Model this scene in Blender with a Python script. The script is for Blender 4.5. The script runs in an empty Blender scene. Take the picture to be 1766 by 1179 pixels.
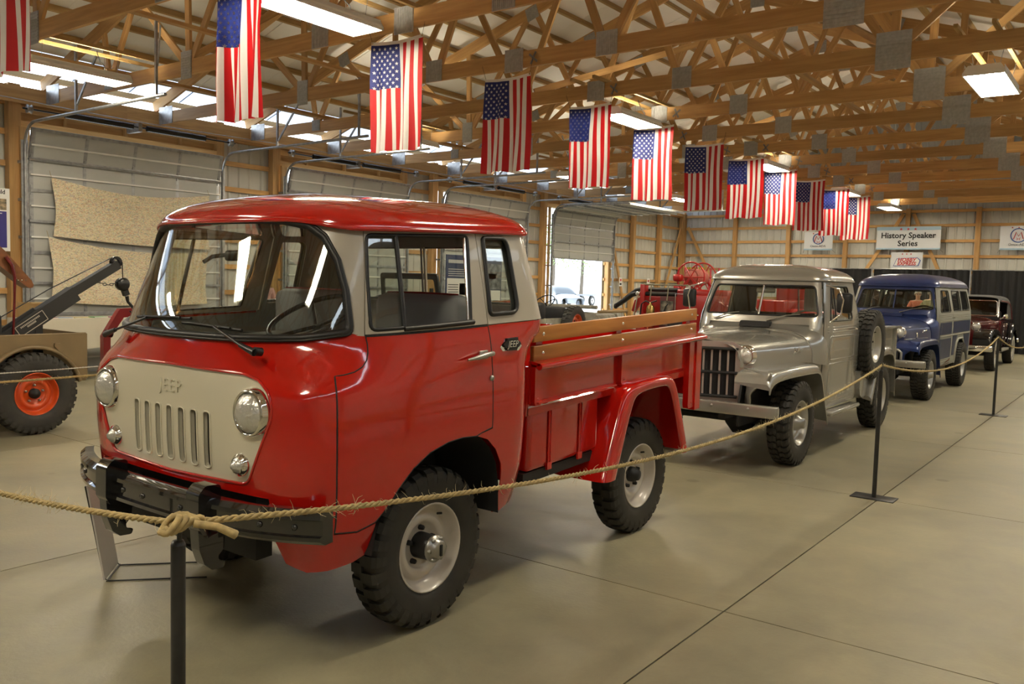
import bpy, bmesh, math, random
import numpy as np
from mathutils import Vector, Matrix, Euler
from mathutils.geometry import delaunay_2d_cdt
random.seed(7)
PI = math.pi
SC = bpy.context.scene
COL = SC.collection

# ---------------------------------------------------------------- camera
FPX = 1486.0
def cam_axes(yaw, pitch, roll):
    cyw, syw, cp, sp = math.cos(yaw), math.sin(yaw), math.cos(pitch), math.sin(pitch)
    fw = Vector((-syw*cp, cyw*cp, sp)); r0 = Vector((cyw, syw, 0)); u0 = r0.cross(fw)
    return math.cos(roll)*r0 + math.sin(roll)*u0, -math.sin(roll)*r0 + math.cos(roll)*u0, fw
CR, CU, CF = cam_axes(*[math.radians(a) for a in (36.62, -4.06, 1.55)])
cam = bpy.data.cameras.new('camera'); cam.sensor_width = 36; cam.lens = FPX/1766*36
cam.clip_start = .05; cam.clip_end = 300
camo = bpy.data.objects.new('camera', cam); COL.objects.link(camo)
camo.matrix_world = Matrix(((CR.x, CU.x, -CF.x, 0), (CR.y, CU.y, -CF.y, 0), (CR.z, CU.z, -CF.z, 1.6), (0, 0, 0, 1)))
SC.camera = camo

# ---------------------------------------------------------------- world, exposure
wd = bpy.data.worlds.new('world'); SC.world = wd; wd.use_nodes = True
wb = wd.node_tree.nodes['Background']; wb.inputs[0].default_value = (.80, .90, 1.0, 1); wb.inputs[1].default_value = 5.0
SC.view_settings.view_transform = 'Standard'; SC.view_settings.look = 'None'
SC.view_settings.gamma = 1; SC.view_settings.use_curve_mapping = False
SC.view_settings.exposure = 0.30
LAMP_W = 80.0

# ---------------------------------------------------------------- materials
MATS = {}
def mat(name, col, rough=.5, metal=0., noise=0., nscale=8., col2=None, coat=0., bump=0., bscale=40., spec=None, stretch=None, emit=None, estr=0., sub=0.):
    if name in MATS: return MATS[name]
    m = bpy.data.materials.new(name); m.use_nodes = True; nt = m.node_tree; b = nt.nodes['Principled BSDF']
    b.inputs['Base Color'].default_value = (*col, 1); b.inputs['Roughness'].default_value = rough; b.inputs['Metallic'].default_value = metal
    if coat: b.inputs['Coat Weight'].default_value = coat; b.inputs['Coat Roughness'].default_value = .03
    if spec is not None: b.inputs['Specular IOR Level'].default_value = spec
    if emit: b.inputs['Emission Color'].default_value = (*emit, 1); b.inputs['Emission Strength'].default_value = estr
    if noise or bump:
        tc = nt.nodes.new('ShaderNodeTexCoord'); mp = nt.nodes.new('ShaderNodeMapping'); nt.links.new(tc.outputs['Object'], mp.inputs[0])
        if stretch: mp.inputs['Scale'].default_value = stretch
    if noise:
        n = nt.nodes.new('ShaderNodeTexNoise'); n.inputs['Scale'].default_value = nscale; n.inputs['Detail'].default_value = 6
        nt.links.new(mp.outputs[0], n.inputs['Vector'])
        r = nt.nodes.new('ShaderNodeValToRGB'); c2 = col2 or tuple(c*(1-noise) for c in col)
        r.color_ramp.elements[0].position = .35; r.color_ramp.elements[1].position = .68
        r.color_ramp.elements[0].color = (*c2, 1); r.color_ramp.elements[1].color = (*col, 1)
        nt.links.new(n.outputs['Fac'], r.inputs[0]); nt.links.new(r.outputs[0], b.inputs['Base Color'])
    if bump:
        n2 = nt.nodes.new('ShaderNodeTexNoise'); n2.inputs['Scale'].default_value = bscale; n2.inputs['Detail'].default_value = 4
        nt.links.new(mp.outputs[0], n2.inputs['Vector'])
        bp = nt.nodes.new('ShaderNodeBump'); bp.inputs['Strength'].default_value = bump; bp.inputs['Distance'].default_value = .01
        nt.links.new(n2.outputs['Fac'], bp.inputs['Height']); nt.links.new(bp.outputs[0], b.inputs['Normal'])
    MATS[name] = m; return m
def glass_mat(name, tint=(.9, .93, .9), f0=.06):
    """thin pane: clear, with mirror reflection that grows towards grazing angles (Schlick)"""
    if name in MATS: return MATS[name]
    m = bpy.data.materials.new(name); m.use_nodes = True; nt = m.node_tree; nt.nodes.clear(); N = nt.nodes.new; Lk = nt.links.new
    o = N('ShaderNodeOutputMaterial'); mx = N('ShaderNodeMixShader'); t = N('ShaderNodeBsdfTransparent'); g = N('ShaderNodeBsdfGlossy'); lw = N('ShaderNodeLayerWeight'); p = N('ShaderNodeMath'); q = N('ShaderNodeMapRange')
    lw.inputs[0].default_value = .5; p.operation = 'POWER'; p.inputs[1].default_value = 4.0; q.inputs[3].default_value = f0; q.inputs[4].default_value = 1.0
    Lk(lw.outputs['Facing'], p.inputs[0]); Lk(p.outputs[0], q.inputs[0])
    t.inputs[0].default_value = (*tint, 1); g.inputs['Roughness'].default_value = .0; g.inputs[0].default_value = (1, 1, 1, 1)
    Lk(q.outputs[0], mx.inputs[0]); Lk(t.outputs[0], mx.inputs[1]); Lk(g.outputs[0], mx.inputs[2]); Lk(mx.outputs[0], o.inputs[0])
    MATS[name] = m; return m
def emat(name, col, s):
    if name in MATS: return MATS[name]
    m = bpy.data.materials.new(name); m.use_nodes = True; b = m.node_tree.nodes['Principled BSDF']
    b.inputs['Base Color'].default_value = (*col, 1); b.inputs['Emission Color'].default_value = (*col, 1); b.inputs['Emission Strength'].default_value = s
    MATS[name] = m; return m
def wood_mat(name, c1, c2, axis='Y', rough=.65, sc=1.0, bands=None):
    if name in MATS: return MATS[name]
    m = bpy.data.materials.new(name); m.use_nodes = True; nt = m.node_tree; b = nt.nodes['Principled BSDF']; b.inputs['Roughness'].default_value = rough
    tc = nt.nodes.new('ShaderNodeTexCoord'); oi = nt.nodes.new('ShaderNodeObjectInfo'); mp = nt.nodes.new('ShaderNodeMapping')
    s = {'X': (1, 14, 14), 'Y': (14, 1, 14), 'Z': (14, 14, 1)}[axis]; mp.inputs['Scale'].default_value = tuple(v*sc for v in s)
    ad = nt.nodes.new('ShaderNodeVectorMath'); ad.operation = 'ADD'; cb = nt.nodes.new('ShaderNodeCombineXYZ'); ml = nt.nodes.new('ShaderNodeMath'); ml.operation = 'MULTIPLY'; ml.inputs[1].default_value = 37
    nt.links.new(oi.outputs['Random'], ml.inputs[0]); nt.links.new(ml.outputs[0], cb.inputs[0]); nt.links.new(ml.outputs[0], cb.inputs[1])
    nt.links.new(tc.outputs['Object'], ad.inputs[0]); nt.links.new(cb.outputs[0], ad.inputs[1]); nt.links.new(ad.outputs[0], mp.inputs[0])
    n = nt.nodes.new('ShaderNodeTexNoise'); n.inputs['Scale'].default_value = 1.6; n.inputs['Detail'].default_value = 8; n.inputs['Distortion'].default_value = .6
    nt.links.new(mp.outputs[0], n.inputs['Vector'])
    r = nt.nodes.new('ShaderNodeValToRGB'); e = r.color_ramp.elements; e[0].position = .3; e[1].position = .7; e[0].color = (*c2, 1); e[1].color = (*c1, 1)
    nt.links.new(n.outputs['Fac'], r.inputs[0])
    # board to board shade difference
    hs = nt.nodes.new('ShaderNodeHueSaturation'); mr = nt.nodes.new('ShaderNodeMapRange'); mr.inputs[3].default_value = .78; mr.inputs[4].default_value = 1.18
    nt.links.new(oi.outputs['Random'], mr.inputs[0]); nt.links.new(mr.outputs[0], hs.inputs['Value']); nt.links.new(r.outputs[0], hs.inputs['Color']); nt.links.new(hs.outputs[0], b.inputs['Base Color'])
    MATS[name] = m; return m

# ---------------------------------------------------------------- object helpers
def link(o, parent=None):
    COL.objects.link(o)
    if parent is not None: o.parent = parent
    return o
def tag(o, label=None, cat=None, group=None, kind=None):
    if label: o['label'] = label
    if cat: o['category'] = cat
    if group: o['group'] = group
    if kind: o['kind'] = kind
    return o
def thing(name, label, cat, loc=(0, 0, 0), rz=0., group=None):
    o = bpy.data.objects.new(name, None); o.empty_display_size = .1; link(o); o.location = loc; o.rotation_euler = (0, 0, rz)
    return tag(o, label, cat, group)
def struct(name, label=None, loc=(0, 0, 0)):
    o = bpy.data.objects.new(name, None); o.empty_display_size = .1; link(o); o.location = loc
    return tag(o, label, None, None, 'structure')
def dup(o, parent=None):
    c = o.copy(); COL.objects.link(c); c.parent = parent
    for ch in list(o.children): dup(ch, c)
    return c
def inst(name, me, parent, loc=(0, 0, 0), rot=(0, 0, 0), scale=(1, 1, 1)):
    o = bpy.data.objects.new(name, me); link(o, parent); o.location = loc; o.rotation_euler = rot; o.scale = scale
    return o

class MB:
    """collects shapes into one mesh"""
    def __init__(s): s.v = []; s.f = []; s.m = []; s.sm = []; s.mi = 0; s.smooth = False
    def add(s, vs, fs, smooth=None):
        n = len(s.v); s.v += [tuple(v) for v in vs]
        for f in fs: s.f.append(tuple(i+n for i in f)); s.m.append(s.mi); s.sm.append(s.smooth if smooth is None else smooth)
        return s
    def box(s, x0, x1, y0, y1, z0, z1, mx=None):
        vs = [(x, y, z) for x in (x0, x1) for y in (y0, y1) for z in (z0, z1)]
        if mx is not None: vs = [tuple(mx @ Vector(v)) for v in vs]
        return s.add(vs, [(0, 1, 3, 2), (4, 6, 7, 5), (0, 4, 5, 1), (2, 3, 7, 6), (0, 2, 6, 4), (1, 5, 7, 3)], False)
    def rbox(s, x0, x1, y0, y1, z0, z1, r=.01, mx=None, seg=2):
        bm = bmesh.new(); bmesh.ops.create_cube(bm, size=1)
        for v in bm.verts: v.co = Vector(((x0+x1)/2+v.co.x*(x1-x0), (y0+y1)/2+v.co.y*(y1-y0), (z0+z1)/2+v.co.z*(z1-z0)))
        bmesh.ops.bevel(bm, geom=bm.edges[:], offset=r, segments=seg, affect='EDGES', profile=.5)
        return s.bm(bm, mx, True)
    def bm(s, bm, mx=None, smooth=True):
        bm.verts.ensure_lookup_table(); bm.verts.index_update()
        vs = [(mx @ v.co) if mx is not None else v.co.copy() for v in bm.verts]; s.add(vs, [[v.index for v in f.verts] for f in bm.faces], smooth); bm.free(); return s
    def beam(s, a, b, w, h, up=(0, 0, 1)):
        """rectangular bar from a to b, w across, h along up"""
        a, b = Vector(a), Vector(b); d = (b-a).normalized(); u = Vector(up); x = d.cross(u)
        if x.length < 1e-4: x = d.cross(Vector((1, 0, 0)))
        x.normalize(); u = x.cross(d).normalized(); vs = []
        for p in (a, b):
            for i, j in ((-1, -1), (1, -1), (1, 1), (-1, 1)): vs.append(p + x*(i*w/2) + u*(j*h/2))
        return s.add(vs, [(0, 1, 2, 3), (7, 6, 5, 4), (0, 4, 5, 1), (1, 5, 6, 2), (2, 6, 7, 3), (3, 7, 4, 0)], False)
    def tube(s, pts, r, n=8, caps=True, closed=False):
        pts = [Vector(p) for p in pts]; m = len(pts); rs = r if hasattr(r, '__len__') else [r]*m
        t0 = (pts[1]-pts[0]).normalized(); ref = Vector((0, 0, 1)) if abs(t0.z) < .9 else Vector((1, 0, 0)); nx = t0.cross(ref).normalized(); vs = []
        for i, p in enumerate(pts):
            if closed: t = (pts[(i+1) % m]-pts[i-1]).normalized()
            else: t = (pts[min(i+1, m-1)]-pts[max(i-1, 0)]).normalized()
            nx = (nx - t*nx.dot(t)).normalized(); ny = t.cross(nx)
            for k in range(n):
                a = 2*PI*k/n; vs.append(p + (nx*math.cos(a)+ny*math.sin(a))*rs[i])
        fs = []
        for i in range(m if closed else m-1):
            j = (i+1) % m
            for k in range(n): k2 = (k+1) % n; fs.append((i*n+k, i*n+k2, j*n+k2, j*n+k))
        s.add(vs, fs, True)
        if caps and not closed:
            s.add([vs[k] for k in range(n)], [tuple(range(n))[::-1]], False); s.add([vs[(m-1)*n+k] for k in range(n)], [tuple(range(n))], False)
        return s
    def lathe(s, prof, n=32, axis='X', c=(0, 0, 0), mx=None, smooth=True, arc=None):
        """prof: list of (along axis, radius)"""
        vs = []; fs = []; m = len(prof); full = arc is None; a0, a1 = (0, 2*PI) if full else arc; nn = n if full else n+1
        for k in range(nn):
            a = a0 + (a1-a0)*k/n; ca, sa = math.cos(a), math.sin(a)
            for (h, r) in prof:
                p = {'X': (h, r*ca, r*sa), 'Y': (r*sa, h, r*ca), 'Z': (r*ca, r*sa, h)}[axis]; p = Vector(p)+Vector(c)
                vs.append(mx @ p if mx is not None else p)
        for k in range(n):
            k2 = (k+1) % nn if full else k+1
            for i in range(m-1): fs.append((k*m+i, k*m+i+1, k2*m+i+1, k2*m+i))
        return s.add(vs, fs, smooth)
    def prism(s, poly, d0, d1, plane='XZ', smooth=False):
        """extrude a 2D polygon; plane XZ extrudes along Y, YZ along X, XY along Z"""
        n = len(poly); f = {'XZ': lambda p, d: (p[0], d, p[1]), 'YZ': lambda p, d: (d, p[0], p[1]), 'XY': lambda p, d: (p[0], p[1], d)}[plane]
        vs = [f(p, d0) for p in poly]+[f(p, d1) for p in poly]
        s.add(vs, [tuple(range(n))[::-1], tuple(range(n, 2*n))], False); s.add(vs, [(i, (i+1) % n, n+(i+1) % n, n+i) for i in range(n)], smooth)
        return s
    def grid(s, fn, nu, nv, smooth=True, thick=0., flip=False):
        P = [[Vector(fn(i/nu, j/nv)) for j in range(nv+1)] for i in range(nu+1)]
        vs = [p for r in P for p in r]; q = lambda i, j: i*(nv+1)+j
        fs = [(q(i, j), q(i+1, j), q(i+1, j+1), q(i, j+1)) for i in range(nu) for j in range(nv)]
        if flip: fs = [f[::-1] for f in fs]
        s.add(vs, fs, smooth); return s
    def mesh(s, name, mats, doubles=False):
        me = bpy.data.meshes.new(name); me.from_pydata([tuple(v) for v in s.v], [], s.f)
        for m in (mats if isinstance(mats, (list, tuple)) else [mats]): me.materials.append(m)
        me.polygons.foreach_set('material_index', s.m); me.polygons.foreach_set('use_smooth', s.sm); me.update()
        if doubles or True:
            bm = bmesh.new(); bm.from_mesh(me)
            if doubles: bmesh.ops.remove_doubles(bm, verts=bm.verts[:], dist=doubles if doubles is not True else 1e-5)
            bmesh.ops.recalc_face_normals(bm, faces=bm.faces[:]); bm.to_mesh(me); bm.free()
        return me
    def build(s, name, mats, parent=None, doubles=False, loc=(0, 0, 0), autosmooth=None):
        me = s.mesh(name, mats, doubles); o = bpy.data.objects.new(name, me); link(o, parent); o.location = loc
        if autosmooth: me.set_sharp_from_angle(angle=math.radians(autosmooth))
        return o

def rounded(pts, r, n=5):
    """round the corners of a 2D polygon; r one value or one for each corner"""
    out = []; m = len(pts); rr = r if hasattr(r, '__len__') else [r]*m
    for i in range(m):
        p0, p, p1 = np.array(pts[i-1], float), np.array(pts[i], float), np.array(pts[(i+1) % m], float)
        d0, d1 = p0-p, p1-p; l0, l1 = np.hypot(*d0), np.hypot(*d1); d0 /= l0; d1 /= l1
        c = max(-1, min(1, float(d0@d1))); th = math.acos(c)
        if rr[i] < 1e-5 or th > 3.1: out.append(tuple(p)); continue
        t = min(rr[i]/math.tan(th/2), l0*.49, l1*.49); a, b = p+d0*t, p+d1*t
        for k in range(n+1):
            u = k/n; out.append(tuple((1-u)**2*a + 2*u*(1-u)*(p*.62+(a+b)/2*.38 if False else p) + u*u*b))
    return out
def dens(poly, step):
    out = []; m = len(poly)
    for i in range(m):
        a, b = np.array(poly[i], float), np.array(poly[(i+1) % m], float); k = max(1, int(math.ceil(np.hypot(*(b-a))/step)))
        for j in range(k): out.append(tuple(a+(b-a)*j/k))
    return out
def inpoly(P, poly):
    P = np.asarray(P, float); r = np.zeros(len(P), bool); q = np.array(poly, float); m = len(q)
    for i in range(m):
        x0, y0 = q[i]; x1, y1 = q[(i+1) % m]
        if y0 == y1: continue
        c = ((y0 > P[:, 1]) != (y1 > P[:, 1])) & (P[:, 0] < (x1-x0)*(P[:, 1]-y0)/(y1-y0)+x0); r ^= c
    return r
def tri2d(outer, holes=(), step=.05):
    loops = [dens(outer, step)]+[dens(h, step) for h in holes]; vs = []; es = []
    for L in loops:
        n0 = len(vs); vs += L; es += [(n0+i, n0+(i+1) % len(L)) for i in range(len(L))]
    B = np.array(vs); lo, hi = B.min(0), B.max(0)
    gx, gy = np.meshgrid(np.arange(lo[0]+step/2, hi[0], step), np.arange(lo[1]+step/2, hi[1], step)); G = np.stack([gx.ravel(), gy.ravel()], 1)
    if len(G):
        k = inpoly(G, outer)
        for h in holes: k &= ~inpoly(G, h)
        G = G[k]
        if len(G): G = G[np.array([np.min((B[:, 0]-g[0])**2+(B[:, 1]-g[1])**2) for g in G]) > (step*.45)**2]
    r = delaunay_2d_cdt([Vector(v) for v in vs]+[Vector(g) for g in G], es, [], 0, 1e-6)
    V = np.array([tuple(v) for v in r[0]]); F = [tuple(f) for f in r[2]]
    C = np.array([V[list(f)].mean(0) for f in F]); k = inpoly(C, outer)
    for h in holes: k &= ~inpoly(C, h)
    return V, [f for f, q in zip(F, k) if q]
def panel(name, S, outer, holes=(), step=.05, thick=.004, m=None, parent=None, off=0., flat=False, flip=False):
    """sheet cut to an outline in the (a, b) parameters of the surface S and laid on it"""
    V, F = tri2d(outer, holes, step); e = 1e-3; P = []; N = []
    for a, b in V:
        p = Vector(S(a, b)); n = (Vector(S(a+e, b))-Vector(S(a-e, b))).cross(Vector(S(a, b+e))-Vector(S(a, b-e)))
        n = n.normalized() if n.length > 1e-12 else Vector((0, 0, 1))
        if flip: n = -n
        P.append(p+n*off); N.append(n)
    cnt = {}
    for f in F:
        for i in range(3): k = (f[i], f[(i+1) % 3]); cnt[k] = 1
    rim = [k for k in cnt if (k[1], k[0]) not in cnt]; n = len(P)
    vs = P+[p-q*thick for p, q in zip(P, N)]
    # rim gets its own verts so that its edge stays crisp
    tri = [f if not flip else f[::-1] for f in F]; faces = tri+[tuple(i+n for i in f[::-1]) for f in tri]; sm = [True]*len(faces)
    nn = list(N)+[-q for q in N]
    ids = {}
    for a, b in rim:
        for i in (a, b):
            if i not in ids: ids[i] = len(vs); vs += [P[i], P[i]-N[i]*thick]; nn += [Vector((0, 0, 0))]*2
        fa, fb = ids[a], ids[b]; q = (fb, fa, fa+1, fb+1); faces.append(q if not flip else q[::-1]); sm.append(False)
    me = bpy.data.meshes.new(name); me.from_pydata([tuple(v) for v in vs], [], faces); me.materials.append(m)
    me.polygons.foreach_set('use_smooth', sm); me.update()
    if not flat: me.normals_split_custom_set_from_vertices([tuple(v) for v in nn])
    o = bpy.data.objects.new(name, me); return link(o, parent)
def edge_tube(name, S, poly, r, m, parent, off=0., step=.04, closed=True, n=6, flip=False):
    """round strip that follows an outline on the surface S (gasket, bead, trim)"""
    pts = []; e = 1e-3
    L = dens(poly, step) if closed else [tuple(np.array(poly[i])+(np.array(poly[i+1])-np.array(poly[i]))*t) for i in range(len(poly)-1) for t in np.arange(0, 1, max(.02, min(1, step/max(1e-6, math.dist(poly[i], poly[i+1])))))]+[poly[-1]]
    for a, b in L:
        nrm = (Vector(S(a+e, b))-Vector(S(a-e, b))).cross(Vector(S(a, b+e))-Vector(S(a, b-e))).normalized()
        if flip: nrm = -nrm
        pts.append(Vector(S(a, b))+nrm*off)
    return MB().tube(pts, r, n, closed=closed).build(name, m, parent)
def textmesh(name, txt, size, m, parent, loc, rot, ext=.002, align='CENTER', sx=1., shear=0., bold=0., space=1.):
    c = bpy.data.curves.new(name, 'FONT'); c.body = txt; c.size = size; c.extrude = ext; c.align_x = align; c.align_y = 'CENTER'; c.resolution_u = 2; c.shear = shear; c.offset = bold; c.space_character = space
    o = bpy.data.objects.new(name, c); COL.objects.link(o); dg = bpy.context.evaluated_depsgraph_get(); me = bpy.data.meshes.new_from_object(o.evaluated_get(dg)); bpy.data.objects.remove(o); bpy.data.curves.remove(c)
    me.name = name; me.materials.clear(); me.materials.append(m)
    o = bpy.data.objects.new(name, me); link(o, parent); o.location = loc; o.rotation_euler = rot; o.scale = (sx, 1, 1); return o
# ================================================================ THE SHELL
WL, WR, YB, YF = -13.75, 1.62, 28.4, -6.0     # inner faces of the sheeting
XC = -6.13                                     # ridge line
ZC = 4.05                                      # underside of the truss chords
TRUSS_Y = [8.16+1.825*k for k in range(-7, 11)]
M_wood = wood_mat('truss_pine', (.60, .36, .135), (.44, .245, .085), 'X', .6)
M_woodY = wood_mat('purlin_pine', (.46, .30, .11), (.34, .205, .07), 'Y', .6)
M_woodZ = wood_mat('post_pine', (.60, .34, .12), (.45, .23, .075), 'Z', .6)
M_galv = mat('galvanised_steel', (.42, .43, .44), .42, .75, noise=.3, nscale=14)
M_plate = mat('truss_plate_steel', (.50, .50, .48), .5, .1, noise=.2, nscale=25)
M_sheet = mat('wall_sheet_paint', (.58, .58, .53), .45, .0, noise=.08, nscale=3)
M_roof = mat('roof_sheet_paint', (.92, .91, .86), .5, 0, noise=.04, nscale=2)
M_door = mat('door_panel_paint', (.45, .46, .44), .42, .0, noise=.06, nscale=5)
M_dark = mat('dark_gap', (.02, .02, .02), .8)
M_black = mat('black_paint', (.012, .012, .013), .35)
M_rubber = mat('black_rubber', (.007, .007, .007), .45)
M_lit_ledge = mat('lit_ledge_white', (.75, .75, .72), .5)  # paler than the door panels: lit tops of the mid rails, put into the colour

# ---- floor: concrete slabs with sawn joints
def concrete():
    m = bpy.data.materials.new('concrete'); m.use_nodes = True; nt = m.node_tree; b = nt.nodes['Principled BSDF']
    tc = nt.nodes.new('ShaderNodeTexCoord'); geo = nt.nodes.new('ShaderNodeNewGeometry')
    def noise(sc, det, ro=.55, dist=0.):
        n = nt.nodes.new('ShaderNodeTexNoise'); n.inputs['Scale'].default_value = sc; n.inputs['Detail'].default_value = det; n.inputs['Roughness'].default_value = ro; n.inputs['Distortion'].default_value = dist
        nt.links.new(geo.outputs['Position'], n.inputs['Vector']); return n
    n1, n2, n3 = noise(.55, 6, .6, .8), noise(3.2, 8, .65, .4), noise(45, 3)
    r1 = nt.nodes.new('ShaderNodeValToRGB'); e = r1.color_ramp.elements; e[0].position = .3; e[1].position = .72; e[0].color = (.285, .262, .178, 1); e[1].color = (.40, .365, .235, 1)
    nt.links.new(n1.outputs[0], r1.inputs[0])
    r2 = nt.nodes.new('ShaderNodeValToRGB'); e = r2.color_ramp.elements; e[0].position = .28; e[1].position = .7; e[0].color = (.72, .72, .73, 1); e[1].color = (1.06, 1.05, 1.03, 1)
    nt.links.new(n2.outputs[0], r2.inputs[0])
    mx = nt.nodes.new('ShaderNodeMixRGB'); mx.blend_type = 'MULTIPLY'; mx.inputs[0].default_value = .8; nt.links.new(r1.outputs[0], mx.inputs[1]); nt.links.new(r2.outputs[0], mx.inputs[2])
    # small dark spots: oil and water marks
    vo = nt.nodes.new('ShaderNodeTexVoronoi'); vo.inputs['Scale'].default_value = 1.15; nt.links.new(geo.outputs['Position'], vo.inputs['Vector'])
    r3 = nt.nodes.new('ShaderNodeValToRGB'); e = r3.color_ramp.elements; e[0].position = .045; e[1].position = .075; e[0].color = (.62, .62, .60, 1); e[1].color = (1, 1, 1, 1)
    nt.links.new(vo.outputs['Distance'], r3.inputs[0])
    m2 = nt.nodes.new('ShaderNodeMixRGB'); m2.blend_type = 'MULTIPLY'; m2.inputs[0].default_value = .7; nt.links.new(mx.outputs[0], m2.inputs[1]); nt.links.new(r3.outputs[0], m2.inputs[2])
    nt.links.new(m2.outputs[0], b.inputs['Base Color'])
    rr = nt.nodes.new('ShaderNodeMapRange'); rr.inputs[3].default_value = .30; rr.inputs[4].default_value = .58; nt.links.new(n2.outputs[0], rr.inputs[0]); nt.links.new(rr.outputs[0], b.inputs['Roughness'])
    bp = nt.nodes.new('ShaderNodeBump'); bp.inputs['Strength'].default_value = .12; bp.inputs['Distance'].default_value = .01; nt.links.new(n3.outputs[0], bp.inputs['Height']); nt.links.new(bp.outputs[0], b.inputs['Normal'])
    return m
M_conc = concrete()
floor = struct('floor', 'polished beige concrete floor cut into square slabs')
xs = [WL-.1]+[-1.61+3.18*k for k in range(-3, 1)]+[WR+.1]; ys = [YF-.1]+[3.98+2.98*k for k in range(-3, 9)]+[YB+.1]
xs = sorted(x for x in xs); g = .004
MB().box(WL-.1, WR+.1, YF-.1, YB+.1, -.16, -.03).build('joint_bed', mat('joint_dirt', (.03, .024, .016), .9), floor)
for i in range(len(xs)-1):
    for j in range(len(ys)-1):
        if xs[i+1]-xs[i] < .05: continue
        MB().box(xs[i]+g, xs[i+1]-g, ys[j]+g, ys[j+1]-g, -.15, 0).build('slab', M_conc, floor)

# ---- ribbed steel sheets
def ribbed(w, h, pitch=.229, rib=.02):
    """profiled sheet in the XZ plane facing -Y, origin bottom left"""
    m = MB(); pr = []; n = int(round(w/pitch))
    for i in range(n):
        x = i*pitch; pr += [(x, 0), (x+pitch-.07, 0), (x+pitch-.05, -rib), (x+pitch-.02, -rib)]
    pr.append((w, 0)); vs = [(x, y, z) for (x, y) in pr for z in (0, h)]
    m.add(vs, [(2*i, 2*i+2, 2*i+3, 2*i+1) for i in range(len(pr)-1)])
    return m
SHEET = {}
def sheet_wall(parent, x0, x1, z0, z1, tf, m=M_sheet):
    """row of sheets .916 m wide; tf maps local matrix"""
    w = .916; n = int(math.ceil((x1-x0)/w-1e-6))
    for i in range(n):
        ww = min(w, x1-x0-i*w); k = (round(ww, 3), round(z1-z0, 3), m.name)
        if k not in SHEET: SHEET[k] = ribbed(max(.23, round(ww/.229)*.229), z1-z0).mesh('metal_sheet', m)
        o = inst('metal_sheet', SHEET[k], parent); o.matrix_world = tf @ Matrix.Translation((x0+i*w, 0, z0))
        if abs(ww-w) > 1e-3: o.matrix_world = o.matrix_world @ Matrix.Diagonal((ww/max(.23, round(ww/.229)*.229), 1, 1, 1))
ZE = 4.28                                           # eave height
DOORS = [(5.98, 9.24), (10.70, 13.98), (15.22, 18.52), (19.78, 23.06)]
DZ = 3.66
wl = struct('wall_left', 'ribbed steel long wall with timber posts and garage doors')
tl = Matrix.Translation((WL, 0, 0)) @ Matrix.Rotation(PI/2, 4, 'Z')       # local x -> world y, faces +X
edges = [YF]+[e for d in DOORS for e in d]+[YB]
for i in range(0, len(edges), 2): sheet_wall(wl, edges[i], edges[i+1], 0, ZE, tl)
for d in DOORS: sheet_wall(wl, d[0], d[1], DZ, ZE, tl)
def board(name, parent, a, b, w, h, m, up=(0, 0, 1)):
    """one timber with its own origin and axis so that the grain follows it"""
    a, b = Vector(a), Vector(b); d = b-a; L = d.length; d.normalize(); u = Vector(up); x = d.cross(u)
    if x.length < 1e-4: x = Vector((1, 0, 0)).cross(d)
    x.normalize(); u = x.cross(d)
    me = MB().box(-L/2, L/2, -w/2, w/2, -h/2, h/2).mesh(name, m); o = bpy.data.objects.new(name, me); link(o, parent)
    mx = Matrix((d, -x, u)).transposed().to_4x4(); mx.translation = (a+b)/2; o.matrix_world = mx; return o
GZ = [.3, .78, 1.25, 1.72, 2.20, 2.67, 3.13, 3.59, 4.02]
posts = [-4, -1.0, 2.0, 5.88, 9.35, 10.58, 14.08, 15.10, 18.62, 19.62, 23.18, 24.70, 26.53, 28.25]
for y in posts: board('post', wl, (-13.62, y, 0), (-13.62, y, ZE), .15 if y not in (5.88, 10.58, 15.1, 19.62) else .17, .14, M_wood, (1, 0, 0))
for i in range(0, len(edges), 2):
    for z in GZ: board('girt', wl, (-13.69, edges[i], z), (-13.69, edges[i+1], z), .04, .085, M_wood)
for d in DOORS:                                           # header over each door, boarding above it
    board('header', wl, (-13.58, d[0]-.1, DZ+.05), (-13.58, d[1]+.1, DZ+.05), .05, .10, M_wood)
    board('header', wl, (-13.60, d[0]-.1, DZ+.27), (-13.60, d[1]+.1, DZ+.27), .04, .09, M_wood)
    board('header_plank', wl, (-13.66, d[0]-.1, DZ+.20), (-13.66, d[1]+.1, DZ+.20), .03, .36, M_wood)
    for t in (.2, .5, .8): board('cripple_stud', wl, (-13.63, d[0]+(d[1]-d[0])*t, DZ+.1), (-13.63, d[0]+(d[1]-d[0])*t, DZ+.25), .04, .09, M_wood, (1, 0, 0))
for k, d in enumerate(DOORS):                             # jambs close the slit beside each door
    for q, y in enumerate((d[0]+.01, d[1]-.01)):
        if (k, q) == (3, 0): board('jamb', wl, (-13.50, y-.05, 0), (-13.50, y-.05, DZ), .09, .04, M_wood, (1, 0, 0))
        else: board('jamb', wl, (-13.50, y, 0), (-13.50, y, DZ), .14, .04, M_wood, (1, 0, 0))
for a, b in ((YF, 1.5), (1.5, 7.6), (7.6, 13.9), (13.9, 20.1), (20.1, YB)):
    board('eave_beam', wl, (-13.56, a, 4.13), (-13.56, b, 4.13), .045, .24, M_wood)
    board('eave_beam', wl, (-13.68, a, 4.13), (-13.68, b, 4.13), .045, .28, M_wood)
for y0, y1 in ((23.35, 24.5),): board('brace', wl, (-13.60, y0, 3.05), (-13.60, y1, .2), .04, .09, M_wood)
board('brace', wl, (-13.58, 28.1, 3.6), (-13.58, 26.7, .8), .04, .09, M_wood)
MB().tube([(-13.42, y, 4.03-.02*math.sin(y)) for y in np.arange(2, 28, .5)], .006, 5).build('conduit', M_galv, wl)

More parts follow.
